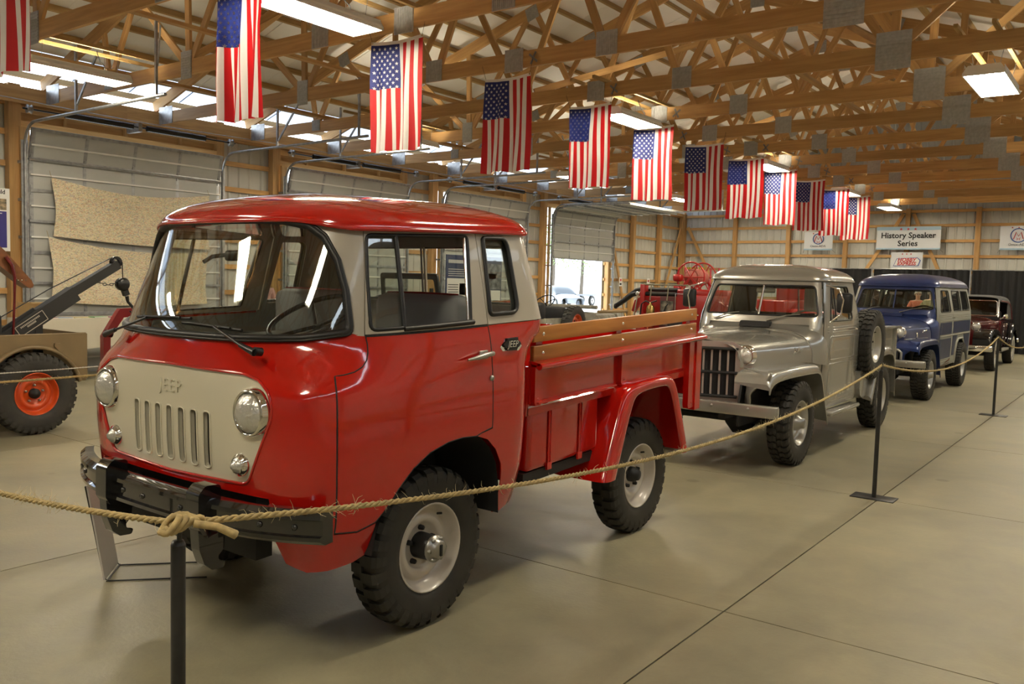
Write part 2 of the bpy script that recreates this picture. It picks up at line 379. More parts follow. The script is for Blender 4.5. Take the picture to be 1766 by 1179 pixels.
# ---- sectional garage doors
sec = DZ/8
def door_section(w):
    m = MB(); n = 4; s = w/n
    return m
def make_door(idx, y0, y1, opened, label):
    d = struct('door_%d' % idx, label); w = y1-y0; n = 4; xp = -13.42
    # path of the door curtain: straight up, bend, then back under the roof
    R = .32; bend_z = DZ-.28
    def path(s):
        """s = distance from the floor along the track -> (x offset inward, z, tangent angle)"""
        if s < bend_z: return 0., s, 0.
        a = (s-bend_z)/R
        if a < PI/2: return R*(1-math.cos(a)), bend_z+R*math.sin(a), a
        return R+(s-bend_z-R*PI/2), bend_z+R, PI/2
    pw = (w-.10)/n
    key = ('dp', round(pw, 3))
    if key not in SHEET:
        m = MB(); h = sec+.004; a = pw-.055
        # pressed panel: two shallow fields with a shelf between
        pr = [(0, 0), (.010, .008), (.010, h*.30), (.016, h*.33), (.016, h*.5-.016), (-.040, h*.5-.010), (-.040, h*.5+.012), (.016, h*.5+.018), (.016, h*.68), (.010, h*.71), (.010, h-.03), (-.018, h-.024), (-.018, h), (.03, h), (.03, 0)]
        m.prism([(-x, z) for x, z in pr], -a/2, a/2, 'XZ'); SHEET[key] = m.mesh('door_panel', M_door)
        m = MB(); m.box(-.022, .022, -.03, .03, 0, h); m.box(-.036, -.022, -.018, .018, .03, .075); m.box(-.036, -.022, -.018, .018, h-.075, h-.03); SHEET['st'] = m.mesh('door_stile', M_galv)
        m = MB(); m.box(-.05, .03, -w/2, w/2, -.012, .012); m.box(-.055, -.05, -w/2, w/2, -.03, .012)
    for i in range(8):
        s0 = opened+i*sec; a = path(s0); b = path(s0+sec); ang = math.atan2(b[0]-a[0], b[1]-a[1])
        T = Matrix.Translation((xp+a[0], 0, a[1])) @ Matrix.Rotation(ang, 4, 'Y') @ Matrix.Rotation(PI, 4, 'Z')
        for j in range(n):
            o = inst('door_panel', SHEET[key], d); o.matrix_world = T @ Matrix.Translation((0, -(y0+.05+(j+.5)*pw), 0))
        for j in range(n+1):
            o = inst('door_stile', SHEET['st'], d); o.matrix_world = T @ Matrix.Translation((-.008, -(y0+.05+j*pw), 0))
        c, sn = math.cos(ang), math.sin(ang)
        for nm_, f_, dp, hh, mt in (('mid_rail', .5, .062, .024, M_lit_ledge), ('joint_rail', 1.0, .05, .05, M_galv)):
            q = Vector((xp+a[0]+(b[0]-a[0])*f_, 0, a[1]+(b[1]-a[1])*f_)); ob = MB().box(0, dp, y0+.03, y1-.03, -hh/2, hh/2).build(nm_, mt, d); ob.matrix_world = Matrix.Translation(q) @ Matrix.Rotation(ang, 4, 'Y')
        if i % 2 == 1 or i == 0:
            c, sn = math.cos(ang), math.sin(ang); q = Vector((xp+a[0]+.05*c, 0, a[1]-.05*sn))
            me = MB().box(-.03, .03, y0, y1, -.012, .02); o = me.build('door_strut', M_galv, d); o.matrix_world = Matrix.Translation(q) @ Matrix.Rotation(ang, 4, 'Y')
    for y in (y0-.04, y1+.04):                             # tracks
        pts = [(xp+.05, y, .05), (xp+.05, y, bend_z)]+[(xp+.05+R*(1-math.cos(t)), y, bend_z+R*math.sin(t)) for t in np.linspace(.15, PI/2, 8)]+[(xp+3.7, y, bend_z+R+.03)]
        MB().tube(pts, .022, 6).build('track', M_galv, d)
        m = MB(); m.box(xp+.03, xp+.035, y-.05, y+.05, .1, DZ-.2); m.build('track_angle', M_galv, d)
        m = MB()
        for z in np.arange(.4, 3.5, .55): m.box(xp-.14, xp+.03, y-.03, y+.03, z-.02, z+.02)
        m.build('track_bracket', M_galv, d)
        m = MB(); m.beam((xp+1.55, y, bend_z+R+.03), (xp+1.55, y, 4.6), .03, .03, (1, 0, 0)); m.beam((xp+1.58, y, bend_z+R+.12), (xp+2.1, y, 4.4), .02, .03); m.build('track_hanger', M_galv, d)
        m = MB(); m.beam((xp+3.5, y, bend_z+R+.03), (xp+3.5, y, 4.7), .03, .03, (1, 0, 0)); m.beam((xp+3.5, y+.02, bend_z+R+.4), (xp+3.1, y+.3, 4.7), .02, .03); m.build('track_hanger', M_galv, d)
    MB().tube([(xp+.24, y0-.15, DZ+.22), (xp+.24, y1+.15, DZ+.22)], .013, 8).build('torsion_shaft', M_black, d)
    ym = (y0+y1)/2
    for a, b in ((y0+.45, ym-.12), (ym+.12, y1-.45)): MB().tube([(xp+.24, y, DZ+.22+.0*y) for y in np.linspace(a, b, 60)], [.044+.005*(k % 2) for k in range(60)], 8).build('torsion_spring', M_black, d)
    m = MB(); m.box(xp-.1, xp+.26, ym-.03, ym+.03, DZ+.15, DZ+.29); m.build('spring_bracket', M_galv, d)
    for y in (y0-.06, y1+.06): MB().lathe([(-.03, .0), (-.03, .065), (-.015, .05), (.015, .05), (.03, .065), (.03, 0)], 14, 'Y', (xp+.24, y, DZ+.22)).build('cable_drum', M_galv, d)
    return d
make_door(1, *DOORS[0], 0., 'closed grey sectional garage door behind the hung signature sheets')
make_door(2, *DOORS[1], 0., 'closed grey sectional garage door next along from the signature sheets')
make_door(3, *DOORS[2], 0., 'closed grey sectional garage door behind the tall display boards')
make_door(4, *DOORS[3], 2.26, 'half raised sectional garage door letting in daylight')

# ---- far gable wall, right and front walls
wb_ = struct('wall_back', 'ribbed steel gable wall with timber posts, rails and banners')
tb = Matrix.Translation((0, YB, 0))
sheet_wall(wb_, WL, WR, 0, 4.0, tb)
M_sheet_up = mat('gable_sheet', (.42, .44, .46), .4, .2, noise=.1, nscale=3)
x = WL
while x < WR-.01:                                  # gable: sheets stepped under the roof slope
    x1 = min(x+.916, WR); zt = ZE+.40+(7.6-(0 if x < XC < x1 else min(abs(x-XC), abs(x1-XC))))/3.0; sheet_wall(wb_, x, x1, 4.0, zt, tb, M_sheet_up); x = x1
for xx in [-13.55, -11.64, -9.8, -7.97, -6.16, -4.25, -2.4, -.55, 1.2]: board('post', wb_, (xx, YB-.12, 0), (xx, YB-.12, 4.1), .13, .14, M_wood, (0, 1, 0))
for z in GZ: board('girt', wb_, (WL, YB-.05, z), (WR, YB-.05, z), .04, .085, M_wood)
for z in (4.6, 5.2, 5.8):
    hw = 7.6-(z-ZE)*3-.3; board('girt', wb_, (XC-hw, YB-.05, z), (XC+hw, YB-.05, z), .04, .085, M_wood)
for a, b in (((-13.4, 3.65), (-11.95, .9)), ((-6.3, 3.95), (-8.3, .6)), ((-6.02, 3.95), (-4.5, .6))): board('brace', wb_, (a[0], YB-.1, a[1]), (b[0], YB-.1, b[1]), .04, .10, M_wood)
wr = struct('wall_right', 'ribbed steel long wall beside the visitors'); tr = Matrix.Translation((WR, 0, 0)) @ Matrix.Rotation(-PI/2, 4, 'Z')
sheet_wall(wr, -YB, -YF, 0, ZE, tr)
for y in np.arange(-4.6, 28, 3.65): board('post', wr, (WR-.11, y, 0), (WR-.11, y, ZE), .14, .14, M_wood, (1, 0, 0))
for z in GZ[::2]: board('girt', wr, (WR-.05, YF, z), (WR-.05, YB, z), .04, .085, M_wood)
wf = struct('wall_front', 'ribbed steel gable wall behind the visitors'); tfm = Matrix.Translation((0, YF, 0)) @ Matrix.Rotation(PI, 4, 'Z')
sheet_wall(wf, -WR, -WL, 0, 4.2, tfm)
x = -WR
while x < -WL-.01:
    x1 = min(x+.916, -WL); zt = ZE+.40+(7.6-(0 if x < -XC < x1 else min(abs(x+XC), abs(x1+XC))))/3.0; sheet_wall(wf, x, x1, 4.2, zt, tfm); x = x1

# ---- roof: purlins and sheets
ceil = struct('ceiling', 'white steel roof sheets on timber purlins')
def roof_z(x): return ZE+.13+(7.6-abs(x-XC))/3.0   # top of the top chords
L_slope = math.hypot(7.6, 7.6/3); ang = math.atan(1/3)
M_skyl = bpy.data.materials.new('translucent_roof_sheet'); M_skyl.use_nodes = True
nt = M_skyl.node_tree; nt.nodes.clear(); o_ = nt.nodes.new('ShaderNodeOutputMaterial'); t_ = nt.nodes.new('ShaderNodeBsdfTranslucent'); t_.inputs[0].default_value = (.50, .52, .56, 1); nt.links.new(t_.outputs[0], o_.inputs[0])
for side in (-1, 1):
    # sheets run up the slope, .916 wide along Y; ribs face down
    y = YF
    sh_ = lambda L, q: MB().box(-.010, .926, q, q+.003, 0, L).box(-.010, .004, q-.008, q, 0, L)
    me = sh_(L_slope-.62, 0).mesh('roof_sheet', M_roof); me2 = sh_(.62, 0).mesh('eave_sheet', M_skyl if side < 0 else M_roof)
    while y < YB+.2:
        for me_, s0 in ((me2, 0), (me, .62)):
            # local x -> +-Y, local z -> up slope
            up = Vector((-side*math.cos(ang), 0, math.sin(ang))); ax = Vector((0, 1, 0)); nrm = ax.cross(up)
            base = Vector((XC+side*7.6, y, roof_z(XC+side*7.6)+.105))+up*s0
            mx = Matrix((ax, -nrm, up)).transposed().to_4x4(); mx.translation = base+Vector((0, 0, .004*(int(round((y-YF)/.916)) % 2)))
            o = inst('roof_sheet' if s0 else 'eave_sheet', me_, ceil); o.matrix_world = mx
        y += .916
    k = 0
    for d in np.arange(.0, 7.6, .585):
        x = XC+side*(7.6-d); zz = roof_z(x)+.05
        mx = Matrix.Translation((x, (YF+YB)/2, zz)) @ Matrix.Rotation(side*ang, 4, 'Y')
        o = MB().box(-.019, .019, -(YB-YF)/2, (YB-YF)/2, -.045, .045).build('purlin', M_woodY, ceil); o.matrix_world = mx
board('ridge_board', ceil, (XC, YF, roof_z(XC)+.06), (XC, YB, roof_z(XC)+.06), .04, .14, M_wood)

# ---- trusses
def plate_mesh(w, h, vertical):
    m = MB(); m.box(-w/2, w/2, -.004, .004, -h/2, h/2); n = 11
    for i in range(n):
        t = -.5+(i+.5)/n
        if vertical: m.box(t*w-w/n*.28, t*w+w/n*.28, -.009, -.004, -h*.48, h*.48)
        else: m.box(-w*.48, w*.48, -.009, -.004, t*h-h/n*.28, t*h+h/n*.28)
    return m.mesh('gusset_plate', M_plate)
PLV, PLH, PLB, PLP = plate_mesh(.26, .26, True), plate_mesh(.36, .40, False), plate_mesh(.22, .34, False), MB().box(-.19, .19, -.004, .004, -.14, .14).mesh('gusset_plate', M_galv)
PLS = plate_mesh(.20, .18, True)
cw = .04
proto = None
for ti, ty in enumerate(TRUSS_Y):
    nm = thing('roof_truss', None, None, (0, ty, 0)); nm['kind'] = 'structure'
    if proto is None:
        proto = nm; P = nm
        zt = lambda x: roof_z(x)-.10                     # centre line of the top chord
        # bottom chord in three lengths, top chords
        zb = ZC+.092
        for a, b in ((WL+.2, -9.86), (-9.86, -2.42), (-2.42, WR-.1)): board('bottom_chord', P, (a, 0, zb), (b, 0, zb), cw, .184, M_wood)
        for s in (-1, 1): board('top_chord', P, (XC+s*7.55, 0, zt(XC+s*7.55)), (XC, 0, zt(XC)), cw, .184, M_wood)
        def web(x0, x1): board('web', P, (x0, 0, zb+.06), (x1, 0, zt(x1)-.02), cw*.95, .09, M_wood)
        for s in (-1, 1):
            web(XC+s*1.24+.06*s, XC+s*2.35); web(XC+s*1.24-.06*s, XC+s*.12); web(XC+s*3.71-.05*s, XC+s*2.45); web(XC+s*3.71, XC+s*3.75); web(XC+s*3.71+.06*s, XC+s*4.9)
            web(XC+s*5.55, XC+s*4.95); web(XC+s*5.6, XC+s*5.75)
        f = -.025
        for x_, me, z_ in ((XC-3.73, PLB, zb+.03), (XC-1.24, PLV, zb+.03), (XC, PLV, zb), (XC+1.24, PLV, zb+.03), (XC+3.71, PLH, zb+.03), (WL+.45, PLP, zb+.03), (WR-.5, PLP, zb+.03), (XC-5.58, PLS, zb+.02), (XC+5.58, PLS, zb+.02)): inst('gusset_plate', me, P, (x_, f, z_))
        for x_ in (2.4, 4.9): 
            for s in (-1, 1): inst('gusset_plate', PLS, P, (XC+s*x_, f, zt(XC+s*x_)-.04), (0, s*ang*-1 if False else s*ang, 0), (1.15, 1, 1.2))
        inst('gusset_plate', PLV, P, (XC, f, zt(XC)-.04), (0, 0, 0))
    else:
        for ch in list(proto.children): dup(ch, nm)
    nm['label'] = 'timber roof truss with steel gusset plates'
# bracing boards that run from truss to truss
br = struct('roof_bracing', 'long timber braces that tie the roof trusses together')
for x_ in (-11.4, -8.6, -3.7, -.9): board('lateral_brace', br, (x_, YF+.4, ZC+.205), (x_, YB-.3, ZC+.205), .085, .038, M_woodY if False else M_wood)
for a, b, c, d_ in ((-7.3, 5.0, -4.9, 9.6), (-7.3, 10.2, -4.9, 14.9), (-7.3, 15.6, -4.9, 20.3), (-2.5, 5.2, -4.7, 9.8), (-2.5, 10.6, -4.7, 15.2), (-2.5, 16.1, -4.7, 20.7)):
    board('sway_brace', br, (a, b, ZC+.25), (c, d_, roof_z(c)-.25), .04, .09, M_woodY if False else M_wood)
for x_ in (-9.9, -7.4, -4.8, -2.4): 
    for k in (2, 6, 10, 14): board('sway_brace', br, (x_, TRUSS_Y[k]+.03, ZC+.2), (x_, TRUSS_Y[k+1]-.03, roof_z(x_)-.2), .04, .09, M_wood)
# ================================================================ LAMPS
M_tube = emat('lit_fluorescent_tube', (1.0, .90, .70), LAMP_W)
M_fix = mat('lamp_reflector_white', (.8, .8, .78), .35)
def make_lamp():
    t = thing('fluorescent_lamp', '', 'ceiling lamp')
    m = MB(); L, w = .60, .205
    # two reflector wings with a slot added along the top to throw light up at the roof
    for q in (-1, 1):
        m = MB(); m.prism([(q*x, z) for x, z in [(w, -.03), (w, 0), (w-.05, .075), (.085, .075), (.085, .066), (w-.056, .063), (w-.012, 0), (w-.012, -.03)]], -L, L, 'XZ'); m.build('housing', M_fix, t)
    for s in (-1, 1): MB().prism([(-w, -.03), (-w, 0), (-w+.05, .075), (w-.05, .075), (w, 0), (w, -.03)], s*L-.006, s*L+.006, 'XZ').build('end_plate', M_fix, t)
    m = MB()
    for i in range(5): x = -.15+i*.075; m.prism([(x-.004+.0375, .06), (x+.0375, .01), (x+.004+.0375, .06)], -L+.02, L-.02, 'XZ')
    m.build('reflector', M_fix, t)
    for i in range(6): x = -.165+i*.066; MB().tube([(x, -L+.03, -.008), (x, L-.03, -.008)], .0125, 8).build('tube', M_tube, t)
    for s in (-1, 1):
        for q in (-1, 1): MB().tube([(q*.12, s*.45, .075), (q*.165, s*.45, .31)], .003, 4).build('hanging_chain', M_galv, t)
    for q in (-1, 1): MB().box(q*.17-.02, q*.17+.02, -1.3, 1.3, .305, .343).build('support_batten', M_woodY, t)
    m = MB().tube([(.02, .35, .075), (.05, .33, .14), (.0, .30, .2), (-.04, .28, .33)], .006, 5); m.build('power_cord', M_black, t)
    return t
lamp0 = make_lamp(); first = True
for xs_, row in ((-6.15, 'ridge row, level with'), (-10.5, 'garage door row, level with'), (-1.6, 'rope side row, level with')):
    for y, w_ in ((-.4, 'the entrance end'), (5.25, 'the red truck bed'), (10.95, 'the silver pickup bed'), (16.45, 'the blue wagon tail'), (21.6, 'the maroon convertible'), (25.9, 'the black drape')):
        t = lamp0 if first else dup(lamp0); first = False
        t.location = (xs_, y, 3.93); t['label'] = 'fluorescent strip lamp in the '+row+' '+w_; t['group'] = 'fluorescent strip lamps'
# ================================================================ VEHICLE HELPERS
M_tyre = mat('tyre_rubber', (.022, .021, .019), .62, noise=.35, nscale=9, col2=(.034, .031, .024))
M_chrome = mat('chrome', (.82, .80, .76), .07, 1.0)
M_steel = mat('bare_steel', (.42, .41, .38), .32, .9)
M_glasslens = mat('headlamp_glass', (.72, .72, .68), .12, .55, bump=.5, bscale=60)
M_under = mat('chassis_black', (.012, .012, .012), .6)
M_glass = glass_mat('window_glass', (.93, .955, .93), .05)
M_amber = mat('amber_lens', (.45, .16, .03), .15)
def wheel_meshes(R, W, rr, n=30, style='bar', depth=.016, rim='disc', dish=.05, hubR=.05):
    """tyre, tread and rim meshes around local X, outside face +X"""
    t = MB(); c = W/2
    prof = [(-c*.78, rr*.98), (-c*.86, rr*1.0), (-c*.98, rr+.25*(R-rr)), (-c*1.0, rr+.5*(R-rr)), (-c*.96, rr+.78*(R-rr)), (-c*.80, R-.014-depth*.5), (-c*.5, R-depth), (0, R-depth+.001), (c*.5, R-depth), (c*.80, R-.014-depth*.5), (c*.96, rr+.78*(R-rr)), (c*1.0, rr+.5*(R-rr)), (c*.98, rr+.25*(R-rr)), (c*.86, rr*1.0), (c*.78, rr*.98)]
    t.lathe(prof, 56, 'X'); tyre = t.mesh('tyre', M_tyre)
    k = MB(); dth = 2*PI/n
    def lug(a0, a1, pts, sk=0.):
        """pts: (x, r outer, r inner) across the tread"""
        vs = []
        for i, (x, ro, ri) in enumerate(pts):
            s = sk*i
            for a, r in ((a0+s, ri), (a1+s, ri), (a1+s, ro), (a0+s, ro)): vs.append((x, r*math.cos(a), r*math.sin(a)))
        fs = []
        for i in range(len(pts)-1):
            b = i*4
            for q in range(4): fs.append((b+q, b+(q+1) % 4, b+4+(q+1) % 4, b+4+q))
        fs += [(0, 1, 2, 3), tuple(len(vs)-4+q for q in (3, 2, 1, 0))]; k.add(vs, fs, False)
    for i in range(n):
        a = i*dth
        for sd in (-1, 1):
            b = a+(dth/2 if sd > 0 else 0)
            if style == 'bar':
                lug(b, b+dth*.62, [(sd*c*1.0, R-.052, R-.075), (sd*c*.93, R-.020, R-.06), (sd*c*.72, R-.004, R-.04), (sd*c*.3, R, R-.03), (sd*c*-.06, R, R-.03)], .0)
            else:
                lug(b, b+dth*.66, [(sd*c*.98, R-.030, R-.07), (sd*c*.86, R-.004, R-.04), (sd*c*.62, R, R-.03)], dth*.14)
                lug(b+dth*.32, b+dth*1.0, [(sd*c*.60, R, R-.03), (sd*c*.36, R, R-.03)], -dth*.16)
                lug(b+dth*.1, b+dth*.8, [(sd*c*.34, R, R-.03), (sd*c*.04, R, R-.03)], dth*.18)
    if style == 'bar': k.lathe([(-c*.06, R-.001), (c*.06, R-.001)], 56, 'X')
    tread = k.mesh('tread', M_tyre)
    r = MB(); o = c*.80
    r.lathe([(o, rr*1.02), (o+.010, rr*1.0), (o+.006, rr*.965), (o-.015, rr*.94), (o-.03, rr*.90), (o-dish-.01, rr*.85), (o-dish-.012, rr*.78), (o-dish+.012, rr*.70), (o-dish+.018, rr*.60), (o-dish+.004, rr*.52), (o-dish-.012, rr*.46), (o-dish-.014, hubR*.9), (o-dish-.014, .001)], 48, 'X')
    r.lathe([(-o, rr*1.02), (-o-.01, rr), (-o+.01, rr*.93), (o-.06, rr*.86)], 48, 'X')
    return tyre, tread, r
WH = {}
def wheel(parent, key, loc, side, R, W, rr, rim_m, n=30, style='bar', hub='lock', dish=.05, lugs=5, bolt_m=None):
    """part 'wheel' (the rim) with tyre, tread, hub and bolts below it"""
    if key not in WH:
        ty, tr_, r = wheel_meshes(R, W, rr, n, style, dish=dish); WH[key] = (ty, tr_, r.mesh('wheel', rim_m))
    ty, tr_, rm = WH[key]
    w = inst('wheel', rm, parent, loc, (0 if side > 0 else 0, 0, 0 if side > 0 else PI)); inst('tyre', ty, w); inst('tread', tr_, w); o = W*.4-dish
    m = MB()
    if hub == 'lock':
        m.lathe([(o-.02, .062), (o+.085, .058), (o+.09, .05)], 24, 'X'); m.build('hub', M_black, w)
        m = MB(); m.lathe([(o+.078, .062), (o+.092, .062), (o+.094, .045), (o+.118, .043), (o+.122, .036), (o+.122, 0)], 24, 'X')
        for q in range(6): a = q*PI/3; m.lathe([(o+.09, .009), (o+.105, .009), (o+.106, 0)], 6, 'X', (0, .052*math.cos(a), .052*math.sin(a)))
        m.build('locking_hub', M_steel, w)
        MB().box(o+.12, o+.128, -.006, .006, -.026, .026).build('hub_key', M_under, w)
    elif hub == 'flat':
        m.lathe([(o-.02, .05), (o+.025, .048), (o+.03, .038), (o+.05, .034), (o+.055, 0)], 20, 'X'); m.build('hub', M_under, w)
    elif hub == 'chrome':
        m.lathe([(o-.02, .075), (o+.05, .07), (o+.07, .05), (o+.10, .045), (o+.105, 0)], 24, 'X'); m.build('hub', M_steel, w)
    elif hub == 'cap':
        m.lathe([(o-.02, rr*.62), (o+.02, rr*.58), (o+.045, rr*.35), (o+.05, 0)], 28, 'X'); m.build('hub_cap', M_chrome, w)
    if lugs:
        for q in range(lugs):
            a = q*2*PI/lugs+.3; MB().lathe([(o-.015, .013), (o+.012, .011), (o+.014, 0)], 6, 'X', (0, rr*.40*math.cos(a), rr*.40*math.sin(a))).build('wheel_nut', bolt_m or M_under, w)
    MB().tube([(o+.005, rr*.80, 0), (o+.03, rr*.83, 0)], .006, 5).build('valve', M_under, w).rotation_euler = (.9, 0, 0)
    return w
def lathe_z_facing(m, prof, c, n=32):   # lathe around -Y (facing the front): prof (distance forward, radius)
    m.lathe([(-h, r) for h, r in prof], n, 'Y', c); return m
def headlamp(parent, c, R, ring_m=None, lens_m=None):
    c = (c[0], c[1]+.012, c[2])
    h = lathe_z_facing(MB(), [(-.02, R*1.12), (.012, R*1.10), (.035, R*1.02), (.045, R*.93), (.038, R*.89)], c).build('headlamp', ring_m or M_chrome, parent)
    lathe_z_facing(MB(), [(.03, R*.90), (.048, R*.75), (.062, R*.5), (.07, R*.25), (.072, 0)], c).build('lens', lens_m or M_glasslens, h)
    return h
def shear(parent, k, y0=0., z0=0., names_skip=('wheel',)):
    mx = Matrix.Identity(4); mx[2][1] = k; mx[2][3] = -k*y0; done = set()
    def go(o):
        if o.type == 'MESH' and o.data.name not in done:
            lm = o.matrix_basis
            if lm == Matrix.Identity(4): o.data.transform(mx); done.add(o.data.name)
            else: o.location.z += k*(o.location.y-y0)
        for c in o.children: go(c)
    for ch in parent.children:
        if ch.name.split('.')[0] in names_skip: continue
        go(ch)
class PlanCurve:
    """plan outline of a cab given as heading angle against arc length; a=0 front centre, positive to the near side"""
    def __init__(s, knots, half_w):
        qs = np.linspace(0, knots[-1][0], 1200); ph = np.interp(qs, [k[0] for k in knots], [math.radians(k[1]) for k in knots])
        ph = np.convolve(np.pad(ph, 30, 'edge'), np.ones(61)/61, 'valid')
        d = qs[1]-qs[0]; u = np.concatenate([[0], np.cumsum((np.cos(ph[1:])+np.cos(ph[:-1]))/2*d)]); v = np.concatenate([[0], np.cumsum((np.sin(ph[1:])+np.sin(ph[:-1]))/2*d)])
        s.k = half_w/u.max(); s.q, s.u, s.v = qs, u*s.k, v; s.qmax = qs[-1]; s.iw = np.argmax(u)
    def __call__(s, a):
        q = min(abs(a), s.qmax); u = np.interp(q, s.q, s.u); v = np.interp(q, s.q, s.v); return (u if a >= 0 else -u), v
    def at_v(s, v):               # parameter on the side where the depth behind the front is v
        n = np.argmax(s.v); return float(np.interp(v, s.v[:n], s.q[:n]))
def tab(xs, ys, sig=.035):
    """smoothed table lookup"""
    g = np.linspace(xs[0]-.3, xs[-1]+.3, 1200); v = np.interp(g, xs, ys); d = g[1]-g[0]; k = np.exp(-.5*(np.arange(-150, 151)*d/sig)**2); k /= k.sum()
    v = np.convolve(np.pad(v, 150, 'edge'), k, 'valid'); return lambda z: float(np.interp(z, g, v))
def smooth(t, a, b):
    t = max(0., min(1., (t-a)/(b-a))); return t*t*(3-2*t)
def mirror(poly): return [(-a, b) for a, b in poly][::-1]
# ================================================================ RED FORWARD-CONTROL TRUCK
def red_truck():
    T = thing('pickup_truck', 'bright red forward-control pickup with cream grille and wooden bed rails', 'truck', (-3.38, 2.86, 0))
    red = mat('red_enamel', (.50, .008, .004), .12, 0, coat=1.0); cream = mat('cream_enamel', (.70, .66, .52), .22, coat=.6); grey = mat('stone_grey_enamel', (.46, .42, .34), .3, coat=.3)
    liner = mat('cab_liner_grey', (.30, .30, .28), .6); seatm = mat('seat_vinyl_grey', (.27, .28, .28), .55); gloss = mat('gloss_black', (.008, .008, .009), .08, coat=1.0)
    rimm = mat('rim_offwhite', (.60, .55, .48), .3, coat=.4)
    tail = [(1.5, 90), (2.06, 90), (2.18, 176), (2.25, 180), (3.4, 180)]
    PC = PlanCurve([(0, 0), (.32, 12), (.42, 20), (.95, 80), (1.25, 88)]+tail, .90)      # rounder plan of the glass
    PB = PlanCurve([(0, 0), (.56, 6), (.64, 14), (.92, 82), (1.2, 88)]+tail, .90)        # squarer plan of the nose
    QC, QB = PC.at_v(.45), PB.at_v(.45)
    V0 = -.785
    wz_ = tab([.4, .5, .65, .9, 1.1, 1.3, 1.37, 1.5, 1.8, 1.9], [.80/.9, .845/.9, .885/.9, 1, 1, .885/.9, .865/.9, .835/.9, .755/.9, .72/.9]); wz = wz_
    tuck = tab([.4, .7, .9, 1.1], [.05, .02, .004, 0])
    def lean(z): return tuck(min(z, 1.1))+.45*.05*math.log(1+math.exp((z-1.315)/.05))
    vmax = PC.v.max()
    def S(a, z):
        u, v = PC(a); t_ = smooth(z, 1.12, 1.345)
        if t_ < 1:
            q = abs(a)*QB/QC if abs(a) < QC else abs(a)-QC+QB; u2, v2 = PB(math.copysign(q, a)); u, v = u2*(1-t_)+u*t_, v2*(1-t_)+v*t_
        g = max(0., 1-v/.75)**1.5; gr = smooth(v, vmax-.5, vmax)
        return Vector((u*wz(z), V0+v+lean(z)*g-gr*np.interp(z, [1.3, 1.9], [0, .06]), z))
    Y = lambda y: PC.at_v(y-V0)       # side parameter of a local y
    i0 = int(np.argmax(PC.u)); am = float(np.interp(0, -PC.u[i0:], PC.q[i0:])); PC.qmax = am; PB.qmax = am-QC+QB
    AU = lambda u: math.copysign(float(np.interp(abs(u), PB.u[:np.argmax(PB.u)], PB.q[:np.argmax(PB.u)]))*QC/QB, u)
    # ---------- outlines
    ae = Y(-.47)
    ws_half = [(0, 1.358), (.35, 1.358), (.62, 1.364), (ae-.06, 1.378), (ae, 1.384), (ae-.005, 1.44), (ae-.02, 1.55), (ae-.06, 1.67), (ae-.13, 1.765), (ae-.22, 1.815), (ae-.36, 1.836), (.30, 1.842), (0, 1.843)]
    ws = rounded(ws_half[:-1]+[(0, 1.843)]+[(-a, z) for a, z in ws_half[1:-1]][::-1], .03, 3)
    def arch(n0=0): return [(-.395, .455), (-.37, .56), (-.33, .645), (-.27, .72), (-.19, .79), (-.09, .842), (.02, .868), (.12, .872), (.22, .862), (.31, .83), (.38, .77), (.43, .69), (.455, .58), (.46, .43)]
    A = arch(); yr = am-1.0e-3
    dgap = .006
    door = [(-.53, .595), (-.45, .580), (-.375, .60)]+[(p[0], p[1]) for p in A[3:9]]+[(.26, .872), (.338, .885), (.325, 1.366), (-.405, 1.366), (-.400, 1.335), (-.402, 1.300), (-.412, 1.272), (-.432, 1.249), (-.465, 1.232), (-.50, 1.225), (-.53, 1.222)]
    door_a = [(Y(y), z) for y, z in door]
    def inset(poly, d):
        P = np.array(poly); n = len(P); out = []
        area = sum(P[i][0]*P[(i+1) % n][1]-P[(i+1) % n][0]*P[i][1] for i in range(n)); s = 1 if area > 0 else -1
        for i in range(n):
            e0 = P[i]-P[i-1]; e1 = P[(i+1) % n]-P[i]; n0 = np.array([-e0[1], e0[0]])/np.hypot(*e0); n1 = np.array([-e1[1], e1[0]])/np.hypot(*e1); m = n0+n1; m /= max(.3, np.hypot(*m)); out.append(tuple(P[i]+s*m*d/max(.4, float(m@n0))))
        return out
    # ---------- lower shell: front + sides + rear below the belt, doors cut out
    zb = .735
    bottom_near = [(.50, zb), (.52, .60), (.56, .52), (.62, .488), (Y(-.53), .43), (Y(-.42), .44)]+[(Y(y), z) for y, z in A]+[(Y(.47), .43), (Y(.50), .47), (2.0, .50), (yr, .52)]
    top_half = [(0, 1.354)]+[(a, z-.004) for a, z in ws_half[1:5]]+[(ae, 1.366), (yr, 1.366)]
    gp_half = [(0, 1.232), (.50, 1.222), (.585, 1.203), (.635, 1.16), (.652, 1.10), (.645, 1.05), (.515, .778), (0, .765)]
    gp_half = [(AU(u), z) for u, z in gp_half]
    gp = rounded(gp_half[:-1]+[(0, .765)]+[(-a, z) for a, z in gp_half[1:-1]][::-1], [0]+[.05]*6+[0]+[.05]*6, 4)
    outer = [(-yr, 1.366)]+mirror(top_half)[1:-1]+[(0, 1.312)]+top_half[1:]+bottom_near[::-1]+mirror(bottom_near)[::-1]
    clean = []
    for p in outer:
        if not clean or math.dist(p, clean[-1]) > 1e-4: clean.append(p)
    # the door shares its arch edge with the shell: shell polygon runs around the door
    A2 = [(Y(y), z) for y, z in A]
